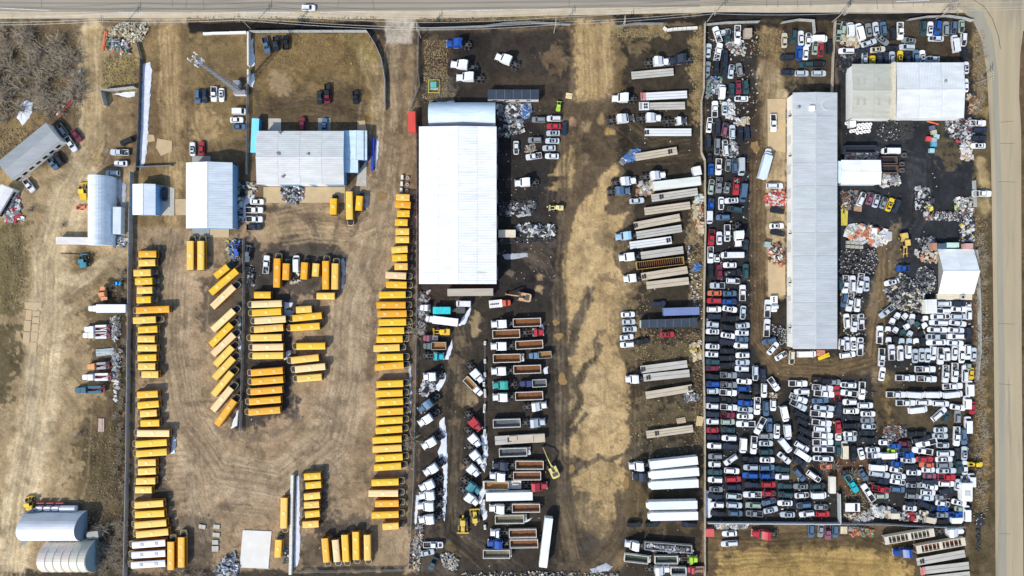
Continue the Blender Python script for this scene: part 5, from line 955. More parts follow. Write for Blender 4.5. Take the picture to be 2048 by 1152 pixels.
# ---- earth movers
yel=mat('machine_yellow',(.62,.42,.04),.5,var=.25,scale=1.2)
def track(mb,x0,x1,y0,y1,z1=1.0,mi=0):
    r=z1/2; sec=[(x1-r+r*math.sin(t),r-r*math.cos(t)) for t in np.linspace(0,math.pi,6)]+[(x0+r-r*math.sin(t),r+r*math.cos(t)) for t in np.linspace(0,math.pi,6)]
    mb.loft([[(x,y0,z) for x,z in sec],[(x,y1,z) for x,z in sec]],mi,True,True)
    n=int((x1-x0)/.28)
    for i in range(n): x=x0+r*.6+i*(x1-x0-r*1.2)/n; mb.box(x,x+.12,y0-.02,y1+.02,z1-.02,z1+.05,mi)
def dozer(label,x0,y0,x1,y1,k=1.0):
    """rear end to blade"""
    o,L=base2('bulldozer',x0,y0,x1,y1,1.6,'bulldozer'); tag(o,label,'bulldozer'); 
    for s in (-1,1): mb=MB(); track(mb,-L*.36,L*.34,s*1.2-.3,s*1.2+.3,1.1); part('track',mb,engm,o)
    mb=MB(); mb.box(-L*.30,0,-.88,.88,.7,1.5); mb.box(-L*.5,-L*.32,-.28,.28,.7,1.6); p=rr(0,L*.36,1.2,.2,.1,2); mb.loft([ring(p,.7),ring(p,1.75),ring(p,1.85,.95,.05)]); part('machine_body',mb,yel,o)
    mb=MB(); p=rr(-L*.27,-L*.02,1.5,.15,.15,2); mb.loft([ring(p,1.5),ring(p,2.7)]); part('cab',mb,glass,o); mb=MB(); mb.loft([[(x,y,2.7) for x,y in rr(-L*.29,0,1.65,.15,.15,2)],[(x,y,2.85) for x,y in rr(-L*.29,0,1.6,.15,.15,2)]],0,True,True); part('cab_roof',mb,yel,o)
    mb=MB(); mb.tube((L*.12,0,1.0),(L*.12,0,2.3),.12); part('exhaust_stack',mb,engm,o)
    mb=MB(); mb.loft([[(L*.44,-2.0*k,.1),(L*.5,-2.0*k,.1),(L*.47,-2.0*k,.6),(L*.50,-2.0*k,1.2),(L*.44,-2.0*k,1.2)],[(L*.44,2.0*k,.1),(L*.5,2.0*k,.1),(L*.47,2.0*k,.6),(L*.50,2.0*k,1.2),(L*.44,2.0*k,1.2)]],0,True,True); part('blade',mb,yel,o)
    for s in (-1,1): mb=MB(); mb.tube((L*.1,s*1.6,.6),(L*.45,s*1.5,.5),.13); mb.tube((L*.30,s*.7,1.3),(L*.45,s*.2,1.1),.09); part('push_arm',mb,yel,o)
    return o
def excavator(label,xb,yb,xt,yt,col,L=6.2):
    """house centre and boom tip"""
    a=Vector(W(xb,yb,1.5)); b=Vector(W(xt,yt,1.5)); d=b-a; o=ob('excavator',None,None,(a.x,a.y,0),math.atan2(d.y,d.x)); tag(o,label,'excavator'); D=d.length
    for s in (-1,1): mb=MB(); track(mb,-2.1,2.1,s*1.25-.3,s*1.25+.3,.9); part('track',mb,engm,o)
    mb=MB(); mb.tube((0,0,.6),(0,0,1.05),.8,n=12); part('turntable',mb,engm,o)
    mb=MB(); p=rr(-2.6,1.3,2.8,.2,.7,3); mb.loft([ring(p,1.05),ring(p,1.9),ring(p,2.0,.95)]); part('house',mb,flat,o,col=col)
    mb=MB(); mb.box(-1.9,-.7,-.9,.9,2.0,2.12); mb.box(-.5,.2,-.5,0.3,2.0,2.1); part('engine_cover',mb,engm,o)
    mb=MB(); p=rr(-.2,1.5,1.0,.15,.15,2); mb.loft([[(x,y+.85,1.9) for x,y in p],[(x,y+.85,2.9) for x,y in p]]); part('cab',mb,glass,o)
    mb=MB(); mb.loft([[(x,y*.9+.85,2.9) for x,y in p],[(x,y*.9+.85,2.98) for x,y in p]],0,True,True); part('cab_roof',mb,flat,o,col=col)
    kx=D*.58; mb=MB()
    for (p0,p1,w0) in (((.9,-.2,1.6),(kx*.55,-.1,4.2),.42),((kx*.55,-.1,4.2),(kx,0,3.7),.36)): 
        p0,p1=Vector(p0),Vector(p1); mb.loft([[p0+Vector(v) for v in ((0,-w0/2,-w0*.6),(0,w0/2,-w0*.6),(0,w0/2,w0*.6),(0,-w0/2,w0*.6))],[p1+Vector(v) for v in ((0,-w0*.42,-w0*.45),(0,w0*.42,-w0*.45),(0,w0*.42,w0*.45),(0,-w0*.42,w0*.45))]],0,True,True)
    part('boom',mb,flat,o,col=col); mb=MB(); mb.loft([[(kx-.3,-.16,3.4),(kx-.3,.16,3.4),(kx-.3,.16,4.1),(kx-.3,-.16,4.1)],[(D-.5,-.11,1.0),(D-.5,.11,1.0),(D-.5,.11,1.4),(D-.5,-.11,1.4)]],0,True,True); part('stick',mb,flat,o,col=tuple(c*.9 for c in col))
    mb=MB(); mb.loft([[(D-.9,-.5,.1),(D-.1,-.5,.1),(D-.2,-.5,1.1),(D-.6,-.5,1.2)],[(D-.9,.5,.1),(D-.1,.5,.1),(D-.2,.5,1.1),(D-.6,.5,1.2)]],0,True,True); part('bucket',mb,engm,o)
    for s in (-1,1): mb=MB(); mb.tube((1.1,s*.28-.2,1.5),(kx*.5,s*.25-.1,3.4),.09); part('hydraulic_ram',mb,chrome,o)
    return o
def loader(label,x0,y0,x1,y1,col,forks=False,k=1.0):
    """rear end to bucket"""
    o,L=base2('wheel_loader',x0,y0,x1,y1,1.6,'loader'); tag(o,label,'loader'); w=1.2*k
    mb=MB(); p=rr(-L/2,-L*.16,w*1.7,.15,.3,2); mb.loft([ring(p,.8),ring(p,2.0*k),ring(p,2.1*k,.98)]); mb.box(-L*.16,L*.12,-w*.45,w*.45,.8,1.3); part('machine_body',mb,flat,o,col=col)
    mb=MB(); p=rr(-L*.18,L*.03,w*1.3,.15,.1,2); mb.loft([ring(p,1.3),ring(p,2.9*k)]); part('cab',mb,glass,o); mb=MB(); p=rr(-L*.2,L*.04,w*1.45,.15,.15,2); mb.loft([ring(p,2.9*k),ring(p,3.02*k)],0,True,True); part('cab_roof',mb,flat,o,col=tuple(min(.8,c*1.15) for c in col))
    for x in (-L*.30,L*.16):
        for s in (-1,1): mb=MB(); mb.tube((x,s*w*.75,.7*k),(x,s*(w*.75+.5*k),.7*k),.7*k,n=12); mb.tube((x,s*(w*.75+.5*k),.7*k),(x,s*(w*.75+.53*k),.7*k),.35*k,n=8,mi=1); part('wheel',mb,[rubber,yel],o)
    for s in (-1,1): mb=MB(); mb.tube((L*.08,s*.5,1.3),(L*.40,s*.5,.5),.13); part('lift_arm',mb,flat,o,col=col)
    mb=MB()
    if forks: 
        for s in (-.6,.6): mb.box(L*.36,L*.5,s-.1,s+.1,.3,.42)
        mb.box(L*.34,L*.37,-1.1,1.1,.3,.55)
    else: mb.loft([[(L*.38,-w,.2),(L*.5,-w,.1),(L*.42,-w,1.1),(L*.38,-w,1.0)],[(L*.38,w,.2),(L*.5,w,.1),(L*.42,w,1.1),(L*.38,w,1.0)]],0,True,True)
    part('forks' if forks else 'bucket',mb,flat,o,col=tuple(c*.8 for c in col)); return o
# ---------------------------------------------------------------- school buses: x y of roof rear end, x y of roof front end, hood type, roof colour, hatches
BUSES='''
312 508 277 508 V D 1|310 525 277 526 V P 1|267 546 301 545 V P 1|270 563 304 562 V Y 2|274 581 304 580 V P 1|273 600 301 599 V Y 1
338 618 272 621 H D 2|266 641 311 639 H P 1|314 658 276 660 V Y 1|309 678 275 678 V P 1|313 696 275 696 V P 1|312 715 275 716 V Y 1
310 733 276 733 V P 1|316 749 283 749 V P 1|315 788 274 790 V Y 1|317 808 275 811 V Y 1|313 826 280 828 V P 1|318 846 281 847 V Y 1
338 867 274 867 H C 1|333 885 271 889 H Y 1|333 904 272 908 H Y 1|311 925 276 926 V P 1|311 942 276 944 V P 1|310 962 272 963 V P 1|303 980 270 980 V P 1
326 1007 269 1011 H P 1|328 1027 270 1030 H Y 1|332 1046 269 1051 H P 1|336 1064 272 1070 H P 1
330 1086 264 1091 H W 2|330 1107 263 1111 H W 2|330 1127 262 1131 H W 2
341 1140 341 1084 H D 2|362 1135 362 1075 H D 2
380 540 380 482 H P 1|401 540 401 482 H P 1
430 553 455 533 V Y 1|421 586 473 541 N Y 2|424 614 467 573 H C 1|425 660 467 621 H C 1|421 690 462 649 H Y 2|425 709 467 669 H C 1|430 730 464 694 H P 1|428 757 466 716 H P 1|426 790 463 745 H P 1|425 821 462 776 H C 1|433 850 468 801 H D 2
541 590 508 590 V Y 1|563 607 503 609 H C 1|562 623 504 626 H Y 1|571 638 509 642 H C 1|566 655 508 659 H P 2|563 675 501 676 H P 1|566 694 505 695 H C 1|566 711 505 712 H P 1
565 741 502 746 H D 2|566 759 503 764 H D 2|564 779 501 784 H D 2|561 799 498 804 H D 2|560 820 497 825 H D 2
623 618 592 620 V P 1|643 631 585 637 H Y 2|639 652 581 656 H Y 2|650 692 593 693 H Y 1|637 715 582 721 H P 1|650 733 590 739 H C 1|643 754 594 758 H P 1|669 592 633 592 V P 1
553 575 554 517 H D 2|571 560 572 527 V D 1|607 559 609 525 V D 1|630 553 632 527 V P 1|651 579 651 522 H D 2|669 579 670 527 H P 1
666 429 667 397 V Y 1|698 383 699 439 H P 1|717 421 719 392 V Y 1
792 394 819 395 V P 1|790 408 821 410 V D 1|794 427 819 427 V Y 1|790 444 815 445 V Y 1|791 463 818 463 V P 1|791 479 818 479 V P 1|783 500 815 498 V P 1|784 516 814 515 V Y 1|789 533 815 533 V P 1
771 550 812 552 H C 1|772 569 813 570 H Y 1|758 590 811 589 H Y 1|753 610 811 610 H D 2|755 628 813 627 H D 2|757 645 812 644 H Y 1|755 662 808 661 H Y 1|753 679 805 678 H Y 2|747 697 799 695 H P 1|754 715 806 714 H Y 2|750 735 807 730 H D 2
753 769 806 767 H Y 1|751 788 805 786 H Y 1|753 806 806 803 H Y 2|752 825 806 822 H Y 1|752 843 805 840 H Y 2|751 862 804 858 H Y 1|745 881 803 878 H Y 1|745 899 803 896 H P 1|751 917 805 914 H Y 2|748 936 802 932 H Y 2|743 966 797 964 H Y 2|737 987 796 987 H C 1|750 1008 797 1007 H D 2|743 1031 797 1029 H Y 2|765 1054 797 1052 V P 1
649 1077 653 1125 H D 1|670 1080 674 1124 H C 1|689 1070 692 1124 H Y 1|711 1064 712 1120 H Y 2|734 1070 735 1121 H P 1
568 996 567 1057 H P 1|555 1115 557 1080 V Y 1
641 952 608 954 V Y 2|642 969 611 972 V Y 1|640 991 608 994 V P 1|638 1009 608 1011 V P 1|639 1027 610 1030 V Y 1|637 1048 605 1050 V P 1'''
for b_ in BUSES.replace('\n','|').split('|'):
    if b_.strip():
        t=b_.split(); bus(*map(float,t[:4]),t[4],t[5],int(t[6]))
# ---------------------------------------------------------------- tractors: front x y, rear x y, colour, flags (d day cab, o bonnet open)
TR='''1030 366 1078 364 w|893 86 943 89 u|902 127 956 135 w|913 154 969 156 w|992 111 1040 132 w|1225 196 1274 197 w|1268 235 1212 242 w o|1322 235 1273 237 w|1374 241 1325 243 w do|1337 122 1288 126 w|1339 121 1388 117 n|1272 360 1221 367 w|1331 349 1281 355 w|1260 381 1213 384 b|1232 474 1278 469 l|1239 516 1284 511 w|1248 558 1284 554 w|1252 759 1290 756 w|1259 933 1302 930 w|1266 953 1304 952 n|1251 1088 1292 1093 w|1339 1139 1290 1140 w|1395 1119 1355 1119 L d|1478 492 1475 444 w|1505 1067 1558 1070 r|1788 1106 1836 1101 u|1927 1062 1870 1064 w
983 649 1032 646 w|1087 664 1041 666 r d|982 693 1032 691 w|983 743 1030 740 w|986 771 1034 768 t|986 795 1033 793 w|1093 810 1045 816 w|1090 844 1042 847 l|986 931 1034 930 n|980 952 1029 953 w|1094 972 1043 973 r|979 1017 1027 1017 w|981 1066 1022 1067 w d|976 1087 1022 1088 u
887 713 845 712 a d|847 754 888 751 w|838 822 879 790 b|838 849 879 821 w|845 895 887 868 w|849 948 890 920 w|840 978 885 955 w|839 993 888 985 w|835 1013 888 1009 w|838 1041 887 1033 w
964 763 934 727 w|960 860 931 824 r|959 892 930 856 w|962 926 934 888 w|956 951 927 919 w|959 985 922 957 t|955 1008 919 976 w'''
for b_ in TR.replace('\n','|').split('|'):
    t=b_.split(); f=t[5] if len(t)>5 else ''; ck=t[4]; col=(.03,.30,.26) if (ck=='t' and t[0]=='986') else (.05,.22,.26) if ck=='t' else (.30,.46,.62) if ck=='l' and t[0]=='1232' else (.01,.06,.30) if ck=='u' else None
    tractor(*map(float,t[:4]),ck,'d' in f,'o' in f,col=col)
# ---------------------------------------------------------------- dump trailers (tail x y, head x y, load)
for a in ((1082,644,1026,646,'r',2.75,'rust floored dump trailer'),(985,669,1040,667,'r',2.75,'dump trailer with rusty planks inside'),(1086,688,1031,691,'r',2.75,'brown floored dump trailer with a tail tongue',0),(986,717.5,1041,716,'r',2.75,'lone rust red dump trailer',1.2),(1082,738,1027,740,'r',2.75,'rusty dump trailer'),(1086,791,1030.5,793,'r',2.75,'long rust brown dump trailer'),(986,848,1041,846,'g',2.75,'grey muddy dump trailer'),(998,906,1054,904,'g',2.75,'blue grey empty dump trailer',1.2),(1087,930.6,1031,930.6,'r',2.75,'orange rust dump trailer'),(1082,952,1026.5,952.5,'r',2.75,'rust streaked dump trailer'),(968,972,1017,972,'y',2.9,'sandy floored dump trailer',4.2),(1080,1016.6,1024,1017.3,'r',2.75,'rust orange dump trailer'),(990,1040,1048,1039,'o',2.75,'olive mud floored dump trailer',1.0),(1073,1067,1018,1068,'r',2.75,'rusty dump trailer'),(1076,1087.6,1019.5,1088.4,'r',2.75,'dump trailer with dark rust floor'),(966,1109,1020,1109,'o',2.75,'sand heaped dump trailer at the row end',.6),(1249,1115.5,1297,1121,'d',2.6,'dark green floored tub trailer at the back',1.0),(1310,1120.4,1356,1120.4,'d',2.6,'dark green floored tub trailer behind lime tractor',1.0)):
    dump(*a)
dump(1384,1099,1290,1092,'o',2.6,'open trailer heaped with car scrap',0,col=(.36,.35,.34))
dump(1342,1143,1373,1143,'k',2.6,'white framed trailer full of tyres',0,col=(.66,.66,.64))
# ---------------------------------------------------------------- flat and box trailers
flatdeck(1263,151,1347,143.5,None,'grey flat deck trailer'); flatdeck(1374,188.6,1281.5,193.3,deckw,'pale flat deck trailer with a red headboard',head=1); flatdeck(1278,213,1370,211,deckm,'grey step deck trailer with a raised end',step=True); flatdeck(1382.7,264.4,1289.5,264.4,deckw,'white flat deck trailer',spare=.96)
flatdeck(1271,314.5,1354,301,deckt,'tan flat deck trailer beside blue tarpaulin',spare=.84); flatdeck(1303,396.5,1395.5,383,deckm,'grey flat deck trailer with a dark cross gap',spare=.22); flatdeck(1289,423,1380.5,410.5,deckt,'pinkish tan flat deck trailer'); flatdeck(1268,452,1360,434.7,deckt,'tan deck trailer with a dark stain',strips=2,spare=.04); flatdeck(1363.4,456.6,1273,470.6,deckm,'grey flat deck trailer behind the light blue tractor'); flatdeck(1259.5,491,1343,480,deckw,'pale green grey deck trailer with two black lines',spare=.93)
flatdeck(1366.6,499.7,1282,511.4,deckm,'plain grey deck trailer behind a white tractor',strips=2); flatdeck(1375,539.5,1283,553.6,deckt,'stained tan deck trailer behind a white tractor',strips=2,spare=.95); flatdeck(1293,571,1377.5,561.4,deckt,'tan deck trailer with a burnt corner',strips=2); flatdeck(1281.4,739.4,1374.4,727.7,deckm,'grey deck trailer with a tyre mark at its end',strips=2,spare=.06); flatdeck(1379,746.4,1287,755.8,deckm,'grey deck trailer hitched to a white tractor',strips=2,spare=.9); flatdeck(1291.6,791,1384.5,776,deckt,'tan deck trailer with black streaks',strips=2,spare=.96); flatdeck(1293,869.5,1386,857,deckt,'pale tan deck trailer alone on the weeds',spare=.23)
flatdeck(1930,1107,1834,1124,deckm,'grey deck trailer with a white drum on it',strips=2,spare=.9); flatdeck(1938,1131,1841,1142,deckm,'grey deck trailer with a red end frame',strips=2,head=1); flatdeck(1940,1150,1850,1160,deckm,'grey deck trailer cut by the bottom edge',strips=2)
lowb=flatdeck(990,881.4,1088,875,deckm,'grey low loader trailer with gear on its deck',w=3.0,strips=2,spare=.3)
mb=MB(); mb.box(-.5,4.6,-1.3,1.3,1.48,1.7); mb.box(4.9,8.4,-1.35,1.35,1.48,2.2); mb.box(-3.4,-.8,-.3,1.2,1.48,1.8); part('deck_load',mb,deckt,lowb)
ct=boxtrailer(1401.7,361,1307,372,(.66,.68,.62),'white long box trailer with pale planks at its end',2.8,3.0); boxtrailer(1398.6,621.6,1327.5,624,(.15,.20,.38),'blue roofed box trailer',2.5,3.2)
boxtrailer(1395.5,921,1301,931,(.76,.79,.79),'white box trailer hitched to a white tractor'); boxtrailer(1398,943.5,1302.5,951,(.76,.79,.79),'white refrigerated trailer behind the navy tractor',reefer=True); boxtrailer(1397,967,1302.5,971.5,(.70,.76,.78),'white ribbed roof box trailer beside the fence',ribs=24,reefer=True); boxtrailer(1394.7,1010,1298,1012,(.72,.77,.78),'white ribbed trailer touching its twin',ribs=24,reefer=True); boxtrailer(1396,1032,1301,1034,(.76,.77,.79),'smooth white trailer below the ribbed one',reefer=True); boxtrailer(1065,992.5,972,994.5,(.74,.77,.77),'white box trailer below the red tractor'); boxtrailer(1086,1135,1098,1037,(.74,.77,.76),'white box trailer parked upright across the yard'); boxtrailer(1666,987,1666,954,(.70,.66,.55),'small upright cream box trailer among weeds',1.9,2.6)
# yellow ribbed belly frame
o,L=base2('hopper_trailer',1273,531.7,1368,520.8,2.4,'trailer'); o['label']='long rusty yellow framed open trailer with a dark ribbed inside'
mb=MB(); mb.box(-L/2,L/2,-1.3,-1.15,.9,2.5); mb.box(-L/2,L/2,1.15,1.3,.9,2.5); mb.box(-L/2,-L/2+.2,-1.15,1.15,.9,2.5); mb.box(L/2-.2,L/2,-1.15,1.15,.9,2.5); part('tub',mb,mat('rusty_yellow',(.42,.28,.07),.8,var=.5,scale=1),o)
for i in range(22): mb=MB(); x=-L/2+.5+i*(L-1)/21; mb.box(x-.07,x+.07,-1.15,1.15,1.2,1.7); part('cross_rib',mb,rustm,o)
mb=MB(); mb.box(-L/2+.2,L/2-.2,-1.15,1.15,.9,1.0); part('floor',mb,blackm,o); tail_wheels(o,L,3)
# grain hopper trailers lower right
for x0,y0,x1,y1,lb in ((1770.5,1082,1868.8,1065,'pale hopper trailer with brown bays beside the white tractor'),(1931,1083,1834,1100,'pale hopper trailer with rust bays behind the blue tractor')):
    o,L=base2('hopper_trailer',x0,y0,x1,y1,3.0,'trailer'); o['label']=lb; mb=MB(); hh=1.3
    mb.box(-L/2,L/2,-hh,-hh+.2,1,3.0); mb.box(-L/2,L/2,hh-.2,hh,1,3.0); 
    for x0_,x1_ in ((-L/2,-L/2+1.3),(-.5,.5),(L/2-1.6,L/2)): mb.box(x0_,x1_,-hh+.2,hh-.2,2.6,3.0)
    part('tub',mb,mat('cream_hopper',(.62,.55,.44),.6,var=.2),o); mb=MB(); mb.box(-L/2+.2,L/2-.2,-hh+.2,hh-.2,1.3,1.5); part('load_floor',mb,LOADC['o' if y0<1083 else 'r'],o)
    for i in range(8):
        t=(-L/2+1.3+(i%4+.7)*(L/2-1.8)/4.4) if i<4 else (.5+(i%4+.7)*(L/2-2.1)/4.4); mb=MB(); mb.box(t-.1,t+.1,-hh+.2,hh-.2,2.75,2.9); part('roof_bow',mb,mat('cream_hopper',(.62,.55,.44)),o)
    mb=MB(); mb.box(-L/2,L/2,-.5,.5,.7,1.0); part('trailer_frame',mb,engm,o); tail_wheels(o,L,2)
# ---------------------------------------------------------------- rigid trucks
WHc=(.80,.80,.80)
boxtruck(851,637,916,645,8.3,WHc,(.78,.80,.80),'long white box truck',2.5,3.5)
boxtruck(1540,297,1523,357,7.8,(.74,.78,.80),(.62,.70,.80),'white box truck askew on the tan lane',2.6,3.4)
boxtruck(1021,605,978,609,4.4,(.62,.10,.05),(.68,.68,.66),'orange red flat truck with a white deck',2.5,3,'flat')
boxtruck(846,692,892,692,4.9,(.12,.16,.18),(.44,.40,.33),'dark dump truck with a brown bed',2.5,3,'tub','y')
boxtruck(1058,712.5,1103,709,4.4,(.13,.22,.32),(.30,.31,.32),'slate blue dump truck',2.3,3,'tub','y')
boxtruck(1040,768.5,1093,766,4.7,(.04,.05,.14),(.58,.58,.52),'navy dump truck with a pale bed',2.5,3,'tub','g')
boxtruck(963,790,930,757,4.5,WHc,(.66,.62,.54),'white dump truck with a sandy bed',2.3,3,'tub','y')
boxtruck(895,621,0+931,621,0.1,(.02,.50,.56),(.02,.5,.56),'x',2.3) if False else None
o,L=base2('box_truck',931,621,866,621,2.8,'truck'); o['label']='bright turquoise box body with an open dark chassis behind'; mb=MB(); mb.box(L/2-5.7,L/2,-1.15,1.15,.9,2.8); part('cargo_box',mb,flat,o,col=(.02,.52,.56)); mb=MB(); [mb.box(L/2-5.6+i*.5,L/2-5.5+i*.5,-1.15,1.15,2.8,2.85) for i in range(11)]; mb.box(L/2-5.72,L/2+.02,-1.17,1.17,2.78,2.81); part('box_roof',mb,flat,o,col=(.02,.56,.60)); mb=MB(); mb.box(-L/2,L/2-5.7,-.6,.6,.7,1.0); mb.box(-L/2+.3,-L/2+3.2,-1,1,.9,1.4); part('chassis',mb,engm,o); tail_wheels(o,L,2)
boxtruck(840,615,860,616,.6,WHc,(.4,.4,.4),'white truck cab without a body',2.2,3,'flat')
boxtruck(166,659,216,657,4.6,WHc,(.74,.74,.75),'white service truck with maroon deck',2.5,3,'service'); boxtruck(163,666.5+14,216,665.5+9,4.4,(.78,.76,.66),(.74,.73,.70),'cream cabbed white service truck with red tail',2.5,3,'service') if False else None
boxtruck(163,671,216,669.5,4.5,(.76,.74,.64),(.75,.75,.74),'cream cabbed white service truck',2.5,3,'service')
boxtruck(172,734,215,731,4.0,(.68,.30,.10),(.34,.34,.35),'orange cabbed service truck with a grey deck',2.3,3,'service')
boxtruck(162,755,219,754,5.2,WHc,(.76,.76,.76),'white service truck with red tail rack',2.5,3,'service')
boxtruck(147,781,206,779,5.4,(.03,.11,.16),(.03,.12,.18),'dark blue service truck alone on dry ground',2.4,3,'service')
boxtruck(202,573,205,601,1.2,(.70,.28,.12),(.68,.30,.16),'orange truck nose pointing up the dirt road',2.1,2.6,'flat')
boxtruck(846,676,875,678,2.6,(.30,.09,.12),(.20,.18,.20),'faded maroon old truck',2.1,2.7,'flat')
boxtruck(1551,624,1550,592,3.2,WHc,(.80,.80,.78),'white flat deck tow truck',2.4,3,'flat')
boxtruck(1376,1142,1410,1141,3.5,(.55,.08,.10),(.30,.15,.11),'small red cabbed truck with a brown deck',2.0,2.8,'flat')
boxtruck(174,617,254,617,9.6,(.74,.74,.72),(.74,.76,.78),'long white trailer-like truck with grey smears',2.7,3.2)
boxtruck(218,594,200,596,1.8,(.10,.13,.24),(.76,.77,.80),'navy nosed white lift truck',1.8,2.2) if False else None
# ---------------------------------------------------------------- machines
dozer('yellow bulldozer with its blade down towards the bottom edge',926,1031,925.5,1068); dozer('worn yellow bulldozer with its blade up toward the tubs',951,1051,949,1019,.85)
excavator('yellow excavator with its long boom over the low loader',1107,941,1085,893,(.66,.55,.18)); excavator('orange armed excavator beside the warehouse trailer',1047,594,1009,588,(.62,.36,.18))
loader('yellow wheel loader beside the maroon truck',900,664,864,664,(.70,.42,.03)); loader('yellow wheel loader with forks on the brown track',1808,466,1815,514,(.62,.42,.10),True); loader('yellow loader parked against the rounded metal hut',168,400,164,362,(.72,.46,.02)); loader('cream yellow loader beside the tyre rows',1127,416,1098,415,(.66,.56,.26),k=.8); loader('yellow loader tucked behind the white arched barn',60,1020,56,992,(.68,.46,.04)); loader('small yellow forklift on the black pavement',1866,421,1858,408,(.72,.60,.08),True,.6); loader('yellow machine on the edge beside the white cars',1966,929,1938,930,(.74,.52,.02),k=.7); loader('teal drilling truck with a wheel pile beside it',168,535,164,506,(.04,.22,.30)); loader('bright blue little tractor by the west fence',240,567,224,567,(.03,.30,.62),k=.6)
loader('lime green shredder machine beside the blue crates',1116,222,1119,200,(.36,.55,.05),k=.7); loader('red trailer frame behind the yellow loader',178,414,148,415,(.62,.16,.10),k=.5); loader('blue sweeper with orange drums beside the wire fence',472,512,471,486,(.03,.10,.40),k=.7); loader('long dark drilling rig standing by the wire fence',494,524,496,488,(.10,.12,.16),k=.7)
# ---------------------------------------------------------------- cars: blocks of readings (origin x, y, scale) then "u v heading kind colour [flags]"
def block(ox,oy,s,txt,group):
    for e in txt.replace('\n','|').split('|'):
        t=e.split()
        if len(t)<5: continue
        u,v,a=map(float,t[:3]); L=None; f=''
        for q in t[5:]:
            if q.replace('.','').isdigit(): L=float(q)/s
            else: f=q
        car(ox+u/s,oy+v/s,a,t[3],t[4],L,f,group)
WY='wrecked cars in the dismantling yard'; WE='wrecked cars in the paved wrecking yard'; PK='cars parked round the yards'
block(0,0,5.12,'780 232 0 s r',PK) if False else None
block(0,225,5.12,'775 230 305 s m|715 320 305 p w 175|530 520 305 p b 135|285 745 305 p w 150|1215 405 180 p l B|1230 520 180 s w|1145 620 180 h l|1965 370 90 s w S|1675 830 90 s n|590 470 125 h k|1290 290 200 h k|625 170 125 h g E',PK)
block(360,0,6.4,'1640 90 0 h w|1095 570 285 p b 210|1220 550 270 p n 180|1345 535 90 p k 180|220 1230 270 h b|310 1225 270 h n|425 1200 270 p w 190|525 1210 270 s w S|1880 1180 270 p k',PK)
block(360,180,6.4,'1785 90 270 s k|1880 85 270 p m 165|745 265 0 v w 165|720 378 0 s w|750 468 0 s b|1560 430 90 h m|1845 440 90 s b|270 740 90 s r',PK)
block(640,180,6.4,'450 90 270 p k 165',PK)
block(360,340,6.4,'980 405 0 s w|940 510 0 p w 230|945 628 0 p w 215|940 730 0 p n 190',PK)
block(360,500,6.4,'1098 185 85 p w 235 B|1480 175 90 v w 215|2250 0 0 s w',PK) if False else block(360,500,6.4,'1098 185 85 p w 235 B|1480 175 90 v w 215',PK)
block(640,500,6.4,'1835 688 180 v w 190',PK)
block(930,180,6.4,'945 375 180 h g|1140 360 180 h w|1140 460 180 s r|1130 548 180 s l S|895 635 180 h g|1120 648 180 s l S|1078 740 180 s l|880 845 188 p w 205 B|1115 843 180 s w|1275 490 270 s n|655 735 270 s w E',PK)
block(1140,330,6.4,'860 455 5 s l 190',PK); block(1140,470,6.4,'1145 880 5 s n|745 1018 2 s w|755 1112 2 s l',PK)
block(1140,630,6.4,'770 182 3 s l S|730 285 8 s w|735 380 185 h w|925 338 8 s k|1250 250 0 s r S',PK); block(1140,972,6.4,'825 495 0 h k|1055 495 5 h k|1525 500 180 h k',PK)
block(820,1000,7.58,'350 690 0 p w 300 E|265 805 10 s l 210|345 975 245 p t 210',PK)
J1='''285 300 107 p w 255 B|390 268 10 s l|450 345 90 s t E 140|610 300 270 p w 290 B|140 560 83 s l|300 580 76 p w 285 B|410 660 90 h n|130 850 85 s g|265 835 270 h k|400 885 85 s n|505 895 85 s l 230|640 865 100 h g|1360 395 90 s c 240|1510 340 267 h t|1625 360 90 s w 240|1740 385 85 s w|1930 365 0 v w 250|1850 515 86 s e|1945 545 268 s r|1600 595 87 h u 235|1700 600 86 s w|1400 670 180 h n|1710 785 180 h t|1910 775 0 h k|1410 910 0 s n|1640 925 0 h l|1915 925 0 h l'''
block(1400,30,8,J1,WY)
block(1400,166,8,'365 130 87 v w 230|515 110 90 s t|625 60 270 s m|740 60 275 h t|670 245 180 s w|245 410 90 p w 260|400 400 90 s l S|155 665 85 s w 250 E|290 690 88 h n E 260|405 735 80 h p E 220|525 775 90 h l|650 815 87 h k 260|760 800 95 s n|1185 635 270 p w 280|140 930 90 h n E|285 1010 267 h g E 270|415 1030 95 h w E 260',WY)
block(1400,300,8,'155 120 90 s k E 150|185 305 88 h u 190|305 265 267 p w 260 B|455 240 265 s g E 200|565 240 92 h b|675 260 270 v l 280|185 585 85 s e 250 E|310 560 265 p g 250 B|440 600 80 s g E 180|590 580 265 p r 275 B|710 680 263 v b 290|510 805 185 s w 225 S|185 865 88 s u 205 E|345 850 270 s w E 210|565 945 172 h t 245|160 1075 270 v w 200|375 1075 180 h b|1205 570 0 h w 265|1245 965 172 h k 230',WY)
block(1400,436,8,'1235 125 0 s w S|1250 235 168 s k 240|190 310 265 p r 255|315 320 92 s w|445 240 268 p w 270 E|740 425 85 s n E 170|530 590 180 v w 360|175 590 270 p w 265 B|280 640 90 s w E 130|485 752 180 s w|180 860 90 s k 240|320 865 93 s m 240|530 875 10 p k 285 B|740 855 90 h t 250|540 1005 355 h w 220|285 1080 180 p l 235',WY)
